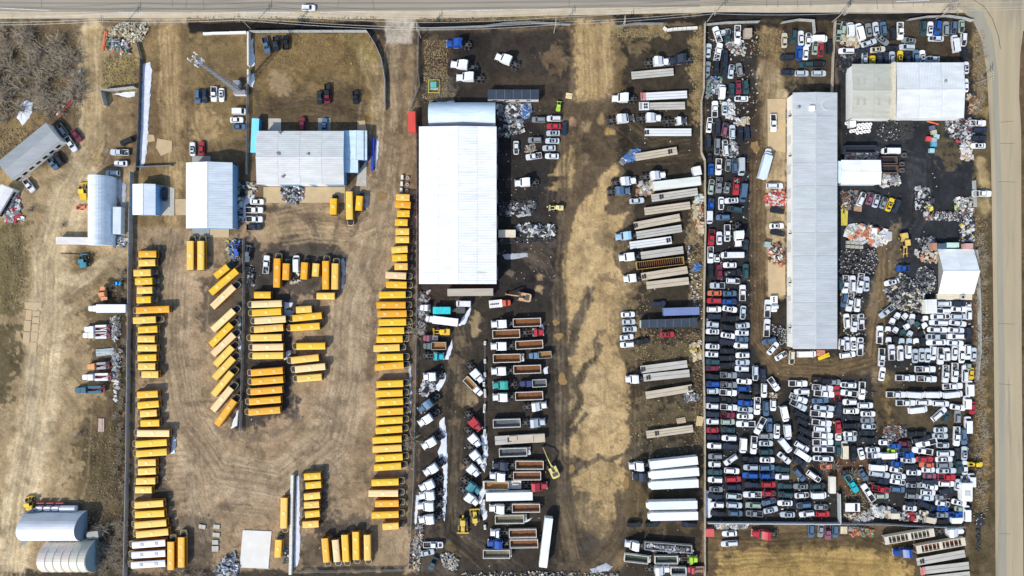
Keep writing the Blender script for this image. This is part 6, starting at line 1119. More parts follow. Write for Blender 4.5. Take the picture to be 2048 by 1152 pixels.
block(1400,570,8,'240 130 180 s o|485 135 0 s b|690 125 90 p w 255|235 250 180 h r|480 265 0 s u 225|235 390 0 h w 230|485 385 352 s w S 235|695 440 265 s l 220|235 505 180 h n|525 535 0 h k|210 630 175 h l 195|435 675 172 h k 220|695 650 3 h l S|205 745 178 s w S|455 810 352 s w S 230|680 765 178 h w S|195 860 180 s k|440 915 175 h n 235|675 870 0 s b|205 985 177 s w S 225|445 1055 180 h k 230|660 970 180 h w|190 1110 178 h w S|690 1125 180 h w S 220|1090 375 88 p w 285|1080 685 86 p w 285|1115 895 198 h b 230|1175 1015 50 s w 240',WY)
block(1400,700,8,'1305 95 30 s w E 210|1480 125 265 h c|1725 70 0 v w 300|210 190 180 h t|440 130 0 h k 260|690 200 0 s l|190 290 180 s m|450 240 2 h k 245|680 300 178 h w|205 425 175 h k|465 405 358 p g 265 B|700 400 178 h k E|210 545 180 h u|470 560 0 p g 260 B|715 505 355 s w 245|215 660 0 h l 185|460 685 355 p w 270|715 620 0 h u|205 790 180 h n|465 800 0 p k 255|720 745 175 s k E|195 900 178 h w|470 920 355 p w 270|730 850 178 s u 235|205 1030 178 h n|450 1040 355 p m 225|730 955 357 s l S 245|730 1065 357 s w S 260|895 375 268 h l 240|1020 405 275 h n|900 620 268 h k 180|1035 650 268 h w 230|925 900 268 p w 280 B|1065 940 272 h b 245|1190 550 306 p w 240|1180 890 268 h w 180|1370 1030 282 v w 250|1580 540 0 p w 295|1640 670 180 h w 245|1590 780 340 p w 290 B|1585 890 333 p l 280|1620 1040 330 h k 250',WY)
block(1400,836,8,'200 60 180 h w|455 65 0 h e|740 100 180 p w 300|970 130 243 p w 285|1120 115 90 h b 225|195 195 180 s r|455 190 175 s t 225|1240 220 268 h w S 230|1415 235 275 v w 240|220 305 180 s n E|475 325 178 h w 235|1065 290 0 h g|705 450 268 v w 240|870 440 267 p w 285|1065 410 0 s l S 225|235 450 178 h w 230|490 455 178 h n 240|1070 545 0 h t|1380 450 308 v w 260|1640 465 330 h w 250|1670 610 328 v w 290|250 620 180 h g|500 675 213 h w 240|810 670 0 p k 270|1085 675 0 s w S 235|1355 645 320 s w 250|1610 705 322 h n 235|240 745 178 h w 195|520 850 355 h w 240|820 795 178 h l 230|1080 800 0 h b 250|1325 820 178 h t|1600 915 312 h b 240|245 870 178 s t|540 985 0 h r 250|810 925 178 h u 245|1090 930 0 h u 245|1325 945 180 h w|1830 940 325 h w 255|250 995 178 h w|835 1070 178 h n|1110 1070 0 h r 220|1365 1090 178 h t|1620 1100 178 s g S 235|1900 1095 5 h t|545 1110 0 h n|1640 60 330 h k 220|1680 210 332 h k 245|1665 345 330 h k 255',WY)
block(1400,960,8,'265 155 0 s g S|250 265 178 h n|555 265 357 h l 250|845 240 180 p w 290 B|1110 220 0 s r E|1380 240 178 h t E|1640 250 5 s w E|1920 255 0 v w 240|1110 350 15 s b E 235|1370 375 178 s w S 240|1670 410 185 h b E 230|1950 440 0 s g E|280 405 178 h w|560 410 357 h l 250|860 410 178 h e 240|1140 485 12 s l 235 S|1410 560 178 s l S 235|1720 550 186 h w 240|290 540 178 h k|580 540 357 h b|880 545 178 p g 270|1980 550 0 h r 210|480 865 180 s w 240|480 1025 185 h w 270|1790 825 268 h b|1940 815 265 s g',WY)
block(1600,960,5.6875,'325 595 270 p p 185|410 590 268 h b 145',WY)
block(1640,30,8,'305 270 265 p e 280 E|385 200 80 h e E|510 215 92 v w 225|660 255 103 v w 280|790 230 98 s g|905 210 97 s l|1030 205 97 h b|1180 290 95 h k|1300 245 270 p w 280 B|1670 205 270 h t|1775 210 87 s w S|1900 195 263 h u|2030 205 90 h g|1005 385 322 s g S 250|795 440 18 s l 255|1435 400 172 s g S|1870 370 180 s l 250|435 565 180 h w 250|700 565 12 s n 230|935 545 5 s c S 245|1170 525 0 s k E|1405 505 180 h l 250|725 700 90 s l|850 710 90 s y 140|965 695 90 s n|1070 690 90 s n|1165 680 90 h l|1290 670 85 s y S|1415 670 90 h n|1550 660 90 h b|1650 665 90 s w S|1820 695 178 s l 220|160 500 90 h k',WE)
block(1640,230,8,'1150 570 180 v w 280',WE)
block(1640,370,8,'675 220 68 h w E 230|810 210 70 s p E 210|910 250 75 s l E|1030 280 70 s g E 200|1130 310 68 s y S|1240 330 65 s n E',WE)
block(1640,500,8,'330 530 90 h t E|420 550 268 p w 290 B|535 540 90 h w 270|660 530 262 p w 320 B|755 540 90 s l 240|400 805 260 h b|490 835 262 p w 300 B|610 880 268 h w 220|1345 290 180 p u 200|1160 515 193 s w S 245|1080 985 219 p l 270 B|1905 860 180 h l',WE) 
block(1640,620,8,'440 175 95 h w 235|560 215 267 p w 275 B|670 190 90 p w 260 E|360 550 265 h w 175|440 540 92 h w 220|545 540 92 s w S|655 585 90 p w 290|455 720 8 h w 250|970 395 88 p w 285|1000 760 268 p w 290|1005 1025 82 s w 225|1160 680 92 p w 250|1300 690 92 h w 250|1430 670 270 h w 220|1535 735 90 s l|1640 720 90 s l|1735 725 90 s l 230|1825 690 268 h w 230|1945 740 268 p w 270|1700 950 0 p w 325 B|1380 1090 358 p w 305|1725 1105 358 p w 310 B',WE)
NOS='1240 90 60 w|1160 180 70 w|1360 100 50 w|1480 110 80 w|1690 140 90 w|1680 250 120 w|1390 265 30 w|1090 310 85 w|1210 320 60 w|1280 225 40 k|1330 360 100 t|1440 380 60 l|1630 370 200 k|1100 480 90 w|1210 470 80 k|1310 500 85 l|1430 500 90 l|1540 500 95 w|1650 485 90 k|1570 115 30 k|1560 230 140 t|1460 190 20 g'
for e in NOS.split('|'):
    t=e.split(); car(1640+float(t[0])/8,620+float(t[1])/8,float(t[2]),'n',t[3],None,'','cut car fronts lined up in rows')
block(1600,740,8,'400 175 355 p k 400 B|560 195 355 s g 200|375 290 355 p w 330 B|400 385 355 p w 320|335 490 5 s b 270|395 610 355 s l 330|360 710 355 p w 360|360 850 355 p w 310|370 950 355 h w 270|375 1050 355 p w 320|600 370 92 p r 225|630 620 268 h n 270|625 920 278 s r 220|625 1075 270 s w 120|785 245 178 s w 260 E|795 375 172 p w 275|1005 335 268 p w 285|805 515 180 h w 220|1060 570 0 h w 245|835 660 0 h w S 245|1100 705 0 s w S 235|830 760 175 h k 270|1090 805 0 s g|845 890 0 h k 280|1115 905 0 s l 225|815 1025 0 s w 220|1095 1010 178 s k 270|815 1100 0 s l 200|1095 1120 178 s k E 240',WE)
block(1600,850,5.6875,'270 200 0 p w 230|275 280 180 p w 240 E|270 385 178 s w 235 E|305 475 180 s o 130 E|440 270 90 h t 180|520 290 90 v c 200|615 330 90 s k 185|705 330 285 s w 140|550 540 5 s k 150 E|597 670 302 p a 225|725 570 300 s b 145|835 285 0 s w S 165|850 350 0 p w 150|1030 355 0 v w 190|1070 300 0 s L 140|1080 240 355 s u 150|980 200 0 s w E 150|1200 215 0 s m E 130|1210 280 0 h n 110|1215 345 0 p u 185|1240 405 0 s l S 170|890 415 0 p n 205 E|910 490 355 v w 210|1115 445 355 s u E 140|1270 480 0 h k 165|915 565 352 h l 235|1105 515 350 s w E 150|1305 545 0 s w S 165|1130 590 0 s w S 165|1300 615 0 h k 170|910 635 352 p n 215|1120 650 350 s w E 175|1300 690 0 s g S 170|930 735 350 p r 205|1120 735 355 h b 165|1290 750 0 h k 150|785 775 123 p w 225',WE)
block(1600,960,5.6875,'940 185 0 h e 160|1100 410 0 v c 130 E|1260 325 355 s w S 155|1280 420 90 h r 100|1350 420 0 s c E 120|1410 60 0 s l 90',WE)
block(1792,0,5.6875,'668 310 263 h b 145|755 295 267 s e 145|695 485 98 v w 200|780 445 268 h w 150|785 600 90 h k 150|805 765 90 s w S 140',WE)
block(1792,140,5.6875,'800 170 90 s w 155',WE)
block(1792,140,5.6875,'945 600 0 p w 175 B|960 680 0 h n 175|955 775 0 h n S 175',PK); block(1792,284,5.6875,'945 40 180 s w S 170|990 585 0 p w 210',PK)
block(1744,570,5.6875,'830 215 180 s w 170|1000 210 0 h n 165|1105 225 90 s w E 60|820 295 180 h w 170|995 275 0 s w 175|1112 325 90 h w 145|790 360 0 s w 225|1000 360 0 h l 175|770 430 178 h w 210|985 435 352 s w 200|755 510 357 s w 230|965 515 357 s w 190|1105 550 90 h n 130|745 590 180 p l 240|965 585 180 h w 180|740 655 180 s w 225|955 660 357 s w 195|865 790 90 h w 150|950 775 268 s w 165|1030 790 90 s w 200|1100 765 268 h w 170|1165 790 90 s l 160',WE)
block(1744,700,5.6875,'850 275 268 p w 200 B|955 260 268 p w 220 B|1070 270 90 h w 200|1135 270 268 s y 140|1105 195 270 h e 80|930 415 5 p w 220 B|285 510 0 p w 220|510 515 357 v w 200|715 512 0 v w 200|940 510 5 v w 220|395 605 0 p w 215|605 600 0 h w 185|795 612 358 h w 185|985 655 352 s w 175|540 685 5 v w 215|775 730 42 h w 205|850 760 80 s t 140|985 760 90 h g 140|1130 440 90 v w 175|1100 600 90 v w 150|1150 660 268 s r 150',WE)
block(1744,840,5.6875,'790 115 0 s l S 155|785 185 0 s l S 175|470 160 0 h k E 120|565 155 0 h k E 110|570 220 15 s k E 225|630 265 193 p w 240|815 290 180 s l 145|585 355 172 p w 235|975 190 268 p w 220 B|1055 190 275 h b 190|850 385 0 h w 195|985 385 90 h k 130|1060 380 90 s l S 160|605 450 0 s r 200|830 450 0 s w S 195|630 515 178 s o 165|650 570 0 s w 150|840 515 0 h g 185|855 580 0 s l S 230|1005 540 90 h t 140|1065 545 90 s w 160|665 640 0 s p 150|860 655 357 p r 195|670 705 0 h n 180|860 730 0 h w 175|690 768 355 s w 140|600 740 0 s w 70|1060 700 90 h l 130|1150 690 90 v w 150|985 740 80 s l 135|1112 60 90 v w 190',WE)
block(1744,970,5.6875,'650 90 357 h w S 165|630 150 357 s l 170|855 75 10 h n 145|800 140 5 s g E 140|470 130 355 h g 150|815 215 352 s w 165|1000 205 345 s w S 170|450 215 0 h n 120|625 235 333 h n 210|815 270 0 s u 125|1010 275 0 s e 120|960 345 0 p u 165|980 405 0 v w 150|810 345 0 s g 140|825 415 0 h k 145|695 350 350 s n 105|600 325 355 s c 105|685 405 350 v c 135|1095 330 90 v w 175',WE)
o,L=base2('camper',1935,1003,1935,966,2.9,'camper'); o['label']='white motorhome with a square grey roof vent near the corner'; mb=MB(); p=rr(-L/2,L/2,3.4,.3,.2,2); mb.loft([ring(p,.5),ring(p,2.8),ring(p,2.95,.96)]); part('body',mb,flat,o,col=(.78,.79,.76)); mb=MB(); mb.box(-1.2,.4,-.9,.9,2.95,3.15); part('roof_vent',mb,flat,o,col=(.52,.52,.50)); mb=MB(); mb.box(L/2-.6,L/2+.05,-1.2,1.2,1.5,2.3); part('windscreen',mb,glass,o)
o,L=base2('roof_shed',1691,1015,1720,1015,2.2,'shed'); o['label']='white flat roofed shelter with one dark stripe on weeds'; mb=MB(); mb.box(-L/2,L/2,-1.4,1.4,2.0,2.2); part('roof',mb,roofm,o,col=(.76,.76,.77)); mb=MB(); mb.box(L*.15,L*.32,-1.25,1.25,2.2,2.24); part('roof_light',mb,blackm,o); mb=MB(); [mb.box(sx*L*.46-.08,sx*L*.46+.08,sy*1.2-.08,sy*1.2+.08,0,2) for sx in (-1,1) for sy in (-1,1)]; part('leg',mb,steel,o)
# small red container trailer tail at the fence foot
container('red tank end by the fence foot next to the wall',(1412,1066),(1428,1066),15,2.2,(.60,.10,.09),'red_bin','bin',False)
# ---------------------------------------------------------------- heaps, tyres, litter
FM=[mat('scrap_%s'%n_,c,.6,var=.4,scale=2) for n_,c in (('white',(.56,.56,.55)),('grey',(.22,.23,.24)),('dark',(.05,.05,.055)),('tan',(.48,.40,.26)),('blue',(.06,.16,.38)),('red',(.46,.06,.06)),('orange',(.52,.17,.08)),('rust',(.20,.09,.04)),('yellow',(.62,.46,.05)),('green',(.10,.24,.14)),('pale',(.56,.58,.48)),('black',(.018,.018,.02)))]
FI={n_:i for i,n_ in enumerate('white grey dark tan blue red orange rust yellow green pale black'.split())}
def inpoly(x,y,P):
    c=False
    for i in range(len(P)):
        x0,y0=P[i]; x1,y1=P[i-1]
        if (y0>y)!=(y1>y) and x<(x1-x0)*(y-y0)/(y1-y0)+x0: c=not c
    return c
def heap(label,P,cols,n,smin=.3,smax=1.4,hmax=2.0,name='scrap_heap',plate=.5):
    xs=[p[0] for p in P]; ys=[p[1] for p in P]; cx,cy=sum(xs)/len(xs),sum(ys)/len(ys); rx,ry=(max(xs)-min(xs))/2,(max(ys)-min(ys))/2
    o0=W(cx,cy); mb=MB(); rnd=random.Random(len(label)*7+n); k=0; wts=[w for _,w in cols]
    while k<n:
        x,y=rnd.uniform(min(xs),max(xs)),rnd.uniform(min(ys),max(ys))
        if not inpoly(x,y,P): continue
        k+=1; d=max(0,1-math.hypot((x-cx)/rx,(y-cy)/ry)); X,Y=W(x,y); z=rnd.uniform(.05,.25)+hmax*d*rnd.uniform(.5,1)
        a=rnd.uniform(smin,smax); b_=a*rnd.uniform(.3,1); t=rnd.uniform(.04,.25) if rnd.random()<plate else a*.5
        M=Matrix.Translation((X-o0[0],Y-o0[1],z))@Matrix.Rotation(rnd.uniform(0,6.3),4,'Z')@Matrix.Rotation(rnd.uniform(-.6,.6),4,'X')@Matrix.Rotation(rnd.uniform(-.5,.5),4,'Y')
        ci=FI[rnd.choices([c for c,_ in cols],wts)[0]]
        if rnd.random()<.2: mb.tube(M@Vector((-a/2,0,0)),M@Vector((a/2,0,0)),.08+.05*a,n=5,mi=ci)
        else: mb.box(-a/2,a/2,-b_/2,b_/2,-t/2,t/2,ci,M)
    o=ob(name,mb.mesh(name,FM),None,(o0[0],o0[1],0)); return tag(o,label,'heap',None,'stuff')
def ringpoly(cx,cy,rx,ry,n=12): return [(cx+rx*math.cos(a),cy+ry*math.sin(a)) for a in np.linspace(0,2*math.pi,n+1)[:-1]]
MIX=[('white',3),('grey',4),('dark',3),('tan',1),('blue',.5),('rust',1)]
heap('large heap of pale and dark torn scrap by the peaked hall',[(1768,582),(1785,562),(1800,548),(1830,560),(1848,585),(1848,622),(1830,626),(1805,620),(1780,606)],[('pale',2.4),('grey',3),('dark',4),('tan',2),('white',.5),('black',4)],900,.25,1.4,3.0)
heap('grey heap of shredded parts below the blue pickup',[(1832,540),(1850,532),(1866,545),(1873,566),(1862,585),(1845,588),(1830,570)],[('grey',4),('pale',1.5),('dark',4),('white',.5),('black',4)],480,.25,1.1,2.2)
heap('heap of orange and white torn tarpaulins beside the long building',[(1688,462),(1700,454),(1735,451),(1752,462),(1771,463),(1775,482),(1760,494),(1730,486),(1705,482),(1692,474)],[('white',5),('orange',2.6),('pale',1),('tan',1)],150,.9,3.0,1.2,'tarp_heap',.9)
heap('pile of red pink and white plastic against the long building',[(1530,390),(1548,380),(1566,382),(1571,392),(1571,412),(1534,411),(1530,402)],[('red',4),('white',4),('orange',2),('tan',.6)],260,.4,1.3,1.4,'plastic_heap')
heap('blue speckled heap of plastic behind the warehouse',[(1040,212),(1058,206),(1064,222),(1060,234),(1048,238),(1040,228)],[('blue',6),('white',2)],170,.4,1.0,1.8,'plastic_heap')
heap('heap of grey pipes and frames between the barrel hut and blue heap',[(993,206),(1038,204),(1040,228),(1025,242),(996,238)],[('white',4),('grey',4),('dark',3),('black',2)],260,.4,1.8,1.2)
heap('white torn parts around the stripped vehicle beside the warehouse',[(1028,245),(1046,240),(1047,262),(1030,270),(1000,274),(998,256)],[('white',3),('grey',3),('black',3),('tan',1),('green',.6)],140,.4,1.6,.9)
heap('stony rubble patch beside the white pickup',[(1050,290),(1068,288),(1074,300),(1064,306),(1050,304)],[('tan',3),('grey',3),('rust',1)],120,.2,.7,.5,'rubble')
heap('row of white wrecked truck parts above the tyre row',[(1034,452),(1070,451),(1108,452),(1110,468),(1080,474),(1040,472)],[('white',4),('grey',3),('pale',1),('dark',2),('black',2)],170,.5,2.6,1.2)
heap('dark wreckage and panels beside the loader',[(1000,408),(1070,402),(1068,424),(1040,430),(1000,430)],[('grey',3),('black',4),('white',1.2),('dark',3)],200,.4,1.5,.9)
heap('jumble of engines and panels in front of the blue workshop',[(565,372),(606,370),(607,392),(595,407),(572,404),(565,390)],[('white',3),('grey',4),('black',4),('rust',.5),('blue',.6)],230,.4,1.5,1.0)
heap('black heap of burnt parts left of the tan roof',[(1674,105),(1708,104),(1716,122),(1700,132),(1690,148),(1674,140)],[('black',6),('dark',3),('grey',.6)],320,.3,1.2,1.4)
heap('tan tarpaulin heap among the wrecked vans',[(1682,74),(1706,72),(1722,84),(1714,94),(1690,92),(1680,86)],[('tan',5),('white',2),('rust',.5)],130,.5,1.6,1.0)
heap('scrap along the top fence by the stripped pickups',[(1450,84),(1486,80),(1492,110),(1470,112),(1456,98)],[('pale',2),('grey',3),('white',1.2),('rust',1)],120,.2,1.0,.5)
heap('tangle of stripped frames beside the tan fence',[(1410,152),(1446,158),(1440,186),(1410,196)],[('grey',4),('black',3),('white',2),('green',1.5),('blue',.6)],240,.3,1.4,1.0)
heap('pale crushed bodies heap by the inner lane',[(1456,200),(1468,206),(1464,240),(1452,236)],[('white',5),('grey',2)],90,.4,1.3,.8)
heap('crushed grey bodies beside the slate hatchback row',[(1460,280),(1474,286),(1473,312),(1458,312)],[('grey',4),('white',3),('dark',2)],110,.4,1.4,.9)
heap('white broken panels beside the dark hatchbacks',[(1470,236),(1496,236),(1498,250),(1470,250)],[('white',6),('tan',1),('grey',1)],60,.5,1.6,.7)
heap('rusty oddments outside the long building doors',[(1536,490),(1560,486),(1570,520),(1566,534),(1538,526)],[('rust',2),('black',3),('tan',2),('white',1),('orange',1)],170,.3,1.4,.8)
heap('parts heap in open containers under the white roof',[(1763,347),(1796,348),(1800,368),(1764,372)],[('white',4),('grey',3),('tan',1.5),('black',2)],200,.4,1.6,1.6)
heap('brown and grey scrap strip above the white flat roof',[(1688,304),(1714,303),(1755,306),(1752,319),(1690,319)],[('tan',2),('grey',4),('orange',1),('white',2)],190,.4,1.3,1.2)
heap('black and grey car parts left of the crushed car row',[(1676,384),(1716,382),(1712,412),(1684,426),(1678,405)],[('black',4),('rust',2.5),('grey',3),('white',.8)],260,.3,1.2,1.0)
heap('row of dismantled engines on the black pavement',[(1848,425),(1900,424),(1948,420),(1946,436),(1900,441),(1850,440)],[('grey',4),('black',4),('white',2),('orange',.7)],420,.3,.9,.9)
heap('cream and grey parts beside the peaked hall corner',[(1830,500),(1862,498),(1880,500),(1884,524),(1850,526),(1832,512)],[('tan',4),('white',3),('orange',.8),('black',2)],220,.3,1.3,1.0)
heap('engines heap in front of the navy box',[(1836,478),(1868,472),(1872,496),(1840,498)],[('black',4),('grey',3),('white',2),('blue',.6)],160,.3,1.0,1.0)
heap('tall stack of engines below the shop corner by the road',[(1892,240),(1942,238),(1946,262),(1945,284),(1915,284),(1900,274),(1890,256)],[('grey',5),('black',4),('white',2.5),('red',.5)],480,.35,1.1,1.8)
heap('white appliances and timber below the engine stack',[(1924,286),(1940,284),(1940,308),(1946,318),(1920,318),(1922,300)],[('white',5),('tan',2),('orange',1)],110,.5,1.6,1.2)
heap('white and yellow wheels and cabs above the peaked hall',[(1918,440),(1946,438),(1946,480),(1926,482),(1918,468)],[('white',4),('black',5),('grey',2),('yellow',.6)],180,.4,1.5,1.3)
heap('mixed appliances around the lime tube',[(1908,398),(1944,396),(1946,420),(1912,424)],[('white',4),('tan',2),('black',3),('green',1),('grey',2)],150,.4,1.4,1.1)
heap('stripped engines around the yellow forklift',[(1828,376),(1856,376),(1866,402),(1850,430),(1832,420)],[('white',3),('black',4),('grey',3)],110,.4,1.5,.8)
heap('white torn cabs heaped at the bottom wall',[(1742,1010),(1782,1016),(1786,1032),(1758,1034),(1742,1024)],[('white',5),('tan',2),('grey',2)],150,.5,1.7,1.3)
heap('beige broken bodies along the leaning sheet fence',[(1690,1030),(1744,1020),(1746,1042),(1700,1044)],[('tan',3),('white',2.5),('grey',3),('rust',1)],150,.4,1.5,.9)
heap('grey parts strip between the cream cars and the fence',[(1782,1020),(1830,1026),(1880,1036),(1870,1046),(1800,1040)],[('white',3),('grey',4),('black',3),('red',.7),('tan',1)],180,.4,1.4,.8)
heap('dark torn parts in the weeds by the black wrecks',[(1770,852),(1812,852),(1818,870),(1780,884),(1762,872)],[('dark',4),('grey',3),('white',1.6),('rust',1.5)],260,.2,1.1,.6)
heap('red and rust bits along the tan fence among trailers',[(1386,408),(1404,412),(1404,470),(1390,462)],[('tan',5),('rust',3),('orange',.5),('white',1)],90,.3,1.8,.5)
heap('yellow and white offcuts by the tan fence',[(1380,690),(1402,680),(1402,720),(1386,724)],[('tan',4),('yellow',1),('white',1.5)],70,.3,1.6,.5)
heap('grey tin sheets heap at the trailer yard side',[(1366,786),(1396,786),(1396,800),(1370,802)],[('grey',4),('white',2),('dark',2)],90,.3,1.3,.5)
heap('bright scrap strip at the outer yard fence foot',[(1430,1048),(1494,1048),(1492,1056),(1430,1056)],[('white',4),('tan',2),('grey',2)],90,.4,1.4,.6)
heap('green and rust iron below the wall by the planks',[(1696,1052),(1730,1056),(1748,1062),(1744,1072),(1700,1070)],[('green',3),('grey',2),('orange',2),('rust',2)],110,.4,1.5,.7)
heap('bumpers and pipes along the truck fence',[(838,586),(858,582),(858,640),(846,668),(838,660)],[('grey',4),('white',2),('dark',3),('rust',1)],200,.3,1.6,.7)
heap('white cab shells heap beside the snow',[(848,764),(868,764),(866,782),(850,792),(838,784)],[('white',5),('grey',2),('black',1)],70,.6,2.2,1.2)
heap('scrap rim along the lower truck fence',[(838,1042),(850,1044),(846,1080),(838,1140),(818,1138),(820,1100),(832,1060)],[('grey',3),('white',1.6),('rust',2),('tan',3),('dark',2)],330,.2,1.1,.5)
heap('grey rubble beside the teal pickup',[(880,1108),(906,1106),(918,1120),(914,1140),(890,1138)],[('grey',5),('tan',2),('white',1)],170,.3,1.0,.9,'rubble')
heap('string of litter along the bottom fence of the truck yard',[(915,1144),(1100,1143),(1240,1146),(1240,1160),(915,1160)],[('white',1),('grey',4),('tan',3),('blue',.4),('dark',4)],360,.15,.9,.3,'litter')
heap('rubbish mound with a tyre hole by the highway',[(216,70),(230,50),(262,44),(292,46),(298,60),(282,84),(262,88),(240,70)],[('tan',6),('pale',3),('grey',1),('rust',1)],420,.2,.9,1.2,'rubble')
heap('small debris under the rubbish mound with a green sheet',[(214,78),(240,76),(260,86),(262,108),(248,110),(216,100)],[('grey',4),('white',2),('orange',1),('green',1),('dark',3)],150,.3,1.6,.6)
heap('scattered parts beside the blue sweeper',[(452,484),(480,478),(480,520),(460,522)],[('blue',2),('tan',2),('grey',2),('black',3),('yellow',.6)],120,.3,1.3,.7)
heap('dark pile against the wire fence by the bus yard',[(492,535),(508,536),(508,570),(494,574)],[('black',5),('dark',4),('grey',1),('white',.5)],140,.3,1.1,.8)
heap('stripped frame parts behind the white van in the bus row',[(584,548),(600,548),(600,568),(584,568)],[('tan',3),('white',2),('black',3)],45,.4,1.5,.5)
heap('small engines by the foot of the white block wall',[(568,1092),(579,1090),(579,1126),(569,1126)],[('grey',4),('black',4),('white',1.5)],50,.4,1.0,.5)
heap('clutter between the tall shop and the parked pickups',[(474,366),(512,368),(510,384),(486,400),(484,450),(476,452)],[('white',2.5),('black',4),('grey',3),('tan',1)],210,.3,1.7,.8)
heap('grey scrap row by the service trucks',[(222,636),(240,632),(240,668),(228,690),(222,660)],[('white',3),('grey',4),('dark',2)],140,.3,1.3,.7)
heap('twisted racks by the fence below the scrap row',[(224,705),(244,700),(240,750),(232,800),(226,760)],[('grey',4),('white',2),('tan',2)],110,.3,1.6,.5)
heap('blue and grey parts at the lower end of the metal hut',[(224,472),(240,470),(256,480),(246,494),(226,494)],[('blue',2),('grey',4),('white',3),('black',2)],130,.3,1.1,.7)
heap('blue grey wrecked body at the lower yard edge',[(428,1142),(446,1118),(470,1106),(476,1120),(474,1150),(440,1156)],[('blue',1.2),('grey',4),('white',1.6),('dark',2)],150,.5,2.0,1.0)
heap('red and white machine parts by the edge sheds',[(4,386),(36,382),(46,440),(10,448)],[('white',4),('red',3),('grey',3)],120,.5,2.0,.9)
heap('rusty branches and boxes at the shop corner by the road brush',[(1932,192),(1950,180),(1960,226),(1936,232)],[('rust',4),('tan',3),('dark',2)],120,.2,1.4,.6)
heap('white oddments along the fence foot in the weeds',[(1372,470),(1404,560),(1404,640),(1384,600)],[('white',2),('tan',4),('grey',2),('rust',1)],120,.2,.8,.4)
heap('brown seats and foam between the white wrecks',[(1538,786),(1554,784),(1556,800),(1538,802)],[('tan',3),('rust',2),('white',2),('black',2)],60,.3,1.0,.6)
heap('wire and bars beside the pale flat trailer under the tan truck',[(1280,366),(1308,362),(1308,388),(1270,392)],[('rust',3),('white',2),('tan',3),('grey',2)],120,.3,1.8,.7)
heap('load of scrap in the open trailer under the white tractor',[(1294,1086),(1382,1094),(1381,1103),(1293,1097)],[('white',3),('grey',4),('dark',3),('blue',.5)],230,.4,1.3,.3)
for o in [x for x in C.objects if x.get('label','').startswith('load of scrap')]: o.location.z=1.5
heap('tarpaulin strips of bright blue beside a tan trailer',[(1242,322),(1262,302),(1278,300),(1266,320),(1250,326)],[('blue',5),('grey',1.5),('white',.6)],60,.6,2.2,.5,'tarp_heap',.95)
heap('blue star shaped tarpaulin by the tan fence',ringpoly(1394,534,7,7),[('blue',1)],40,.5,1.6,.6,'tarp_heap',.95)
heap('pale blue tarpaulin at the end of a trailer',ringpoly(1398,398,8,9),[('white',3),('blue',.5),('pale',2)],40,.6,1.8,.7,'tarp_heap',.95)
def tyres(label,P,n,light=.2,hmax=1.2,R0=.36,white=False):
    xs=[p[0] for p in P]; ys=[p[1] for p in P]; cx,cy=sum(xs)/len(xs),sum(ys)/len(ys); rx,ry=(max(xs)-min(xs))/2,(max(ys)-min(ys))/2; o0=W(cx,cy); mb=MB(); rnd=random.Random(n); k=0
    while k<n:
        x,y=rnd.uniform(min(xs),max(xs)),rnd.uniform(min(ys),max(ys))
        if not inpoly(x,y,P): continue
        k+=1; d=max(0,1-math.hypot((x-cx)/rx,(y-cy)/ry)); X,Y=W(x,y); M=Matrix.Rotation(rnd.uniform(-.5,.5),4,'X')@Matrix.Rotation(rnd.uniform(-.5,.5),4,'Y'); c=(X-o0[0],Y-o0[1],.15+hmax*d*rnd.uniform(.4,1))
        mb.torus(c,R0*.72,R0*.3,10,4,0,M)
        if rnd.random()<light:
            v=[Vector(c)+M@Vector((R0*.52*math.cos(a),R0*.52*math.sin(a),.07)) for a in np.linspace(0,2*math.pi,9)[:-1]]; v2=[Vector(c)+M@Vector((R0*.4*math.cos(a),R0*.4*math.sin(a),.14)) for a in np.linspace(0,2*math.pi,9)[:-1]]; mb.loft([v,v2],1,True,False)
    o=ob('tyre_pile',mb.mesh('tyre_pile',[mat('old_tyre',(.045,.045,.047),.9),FM[0]]),None,(o0[0],o0[1],0)); return tag(o,label,'tyre pile',None,'stuff')
tyres('big field of wheels with white rims beside the long building',[(1676,502),(1700,498),(1750,498),(1757,520),(1750,546),(1740,548),(1676,546)],330,.42,.5,.42)
tyres('mound of wheels under the tan roofed shop',[(1753,262),(1765,242),(1790,238),(1797,254),(1798,278),(1775,284),(1757,272)],230,.25,2.0,.44)
tyres('mound of bare tyres next to the wheel mound',[(1798,242),(1822,240),(1828,262),(1824,274),(1806,284),(1798,268)],150,.0,1.4,.46)
tyres('patch of wheels with pale rims against the long building lower half',[(1543,648),(1560,652),(1573,660),(1573,686),(1560,690),(1546,676)],110,.6,.6,.40)
tyres('line of tyres lying in the melting snow beside the truck wreck',[(1000,476),(1050,474),(1108,474),(1108,482),(1060,486),(1000,488)],120,.05,.4,.5)
tyres('tyres scattered around the dark wreckage by the warehouse',[(998,404),(1075,396),(1076,412),(1060,424),(1000,428)],100,.05,.4,.5)
tyres('tyre heap by the road sign end of the wrecking yard',[(1946,1028),(1966,1028),(1968,1050),(1952,1056)],70,.2,.8,.42)
tyres('row of tyres along the outside rack near the road',[(1953,1050),(1958,1050),(1958,1102),(1953,1102)],26,.0,.1,.6)
WR=[(1718,250),(1726,249),(1734,248.5),(1741,248.5),(1717,257),(1725,256),(1732,254),(1739,255),(1703,262),(1709,261),(1716,265),(1724,264),(1731,262.5),(1738,262),(1694,246)]
for x,y in WR:
    o=thing('plastic_ring','white plastic ring lying in the stacked cluster under the tan roof','ring',x,y,0,.6,'white rings stacked under the tan roof'); mb=MB(); mb.torus((0,0,.3),.44,.2,12,4); mb.torus((0,0,.65),.42,.18,12,4); part('ring_body',mb,whitem,o); mb=MB(); mb.tube((0,0,.02),(0,0,.06),.3,n=8); part('ring_bottom',mb,blackm,o)
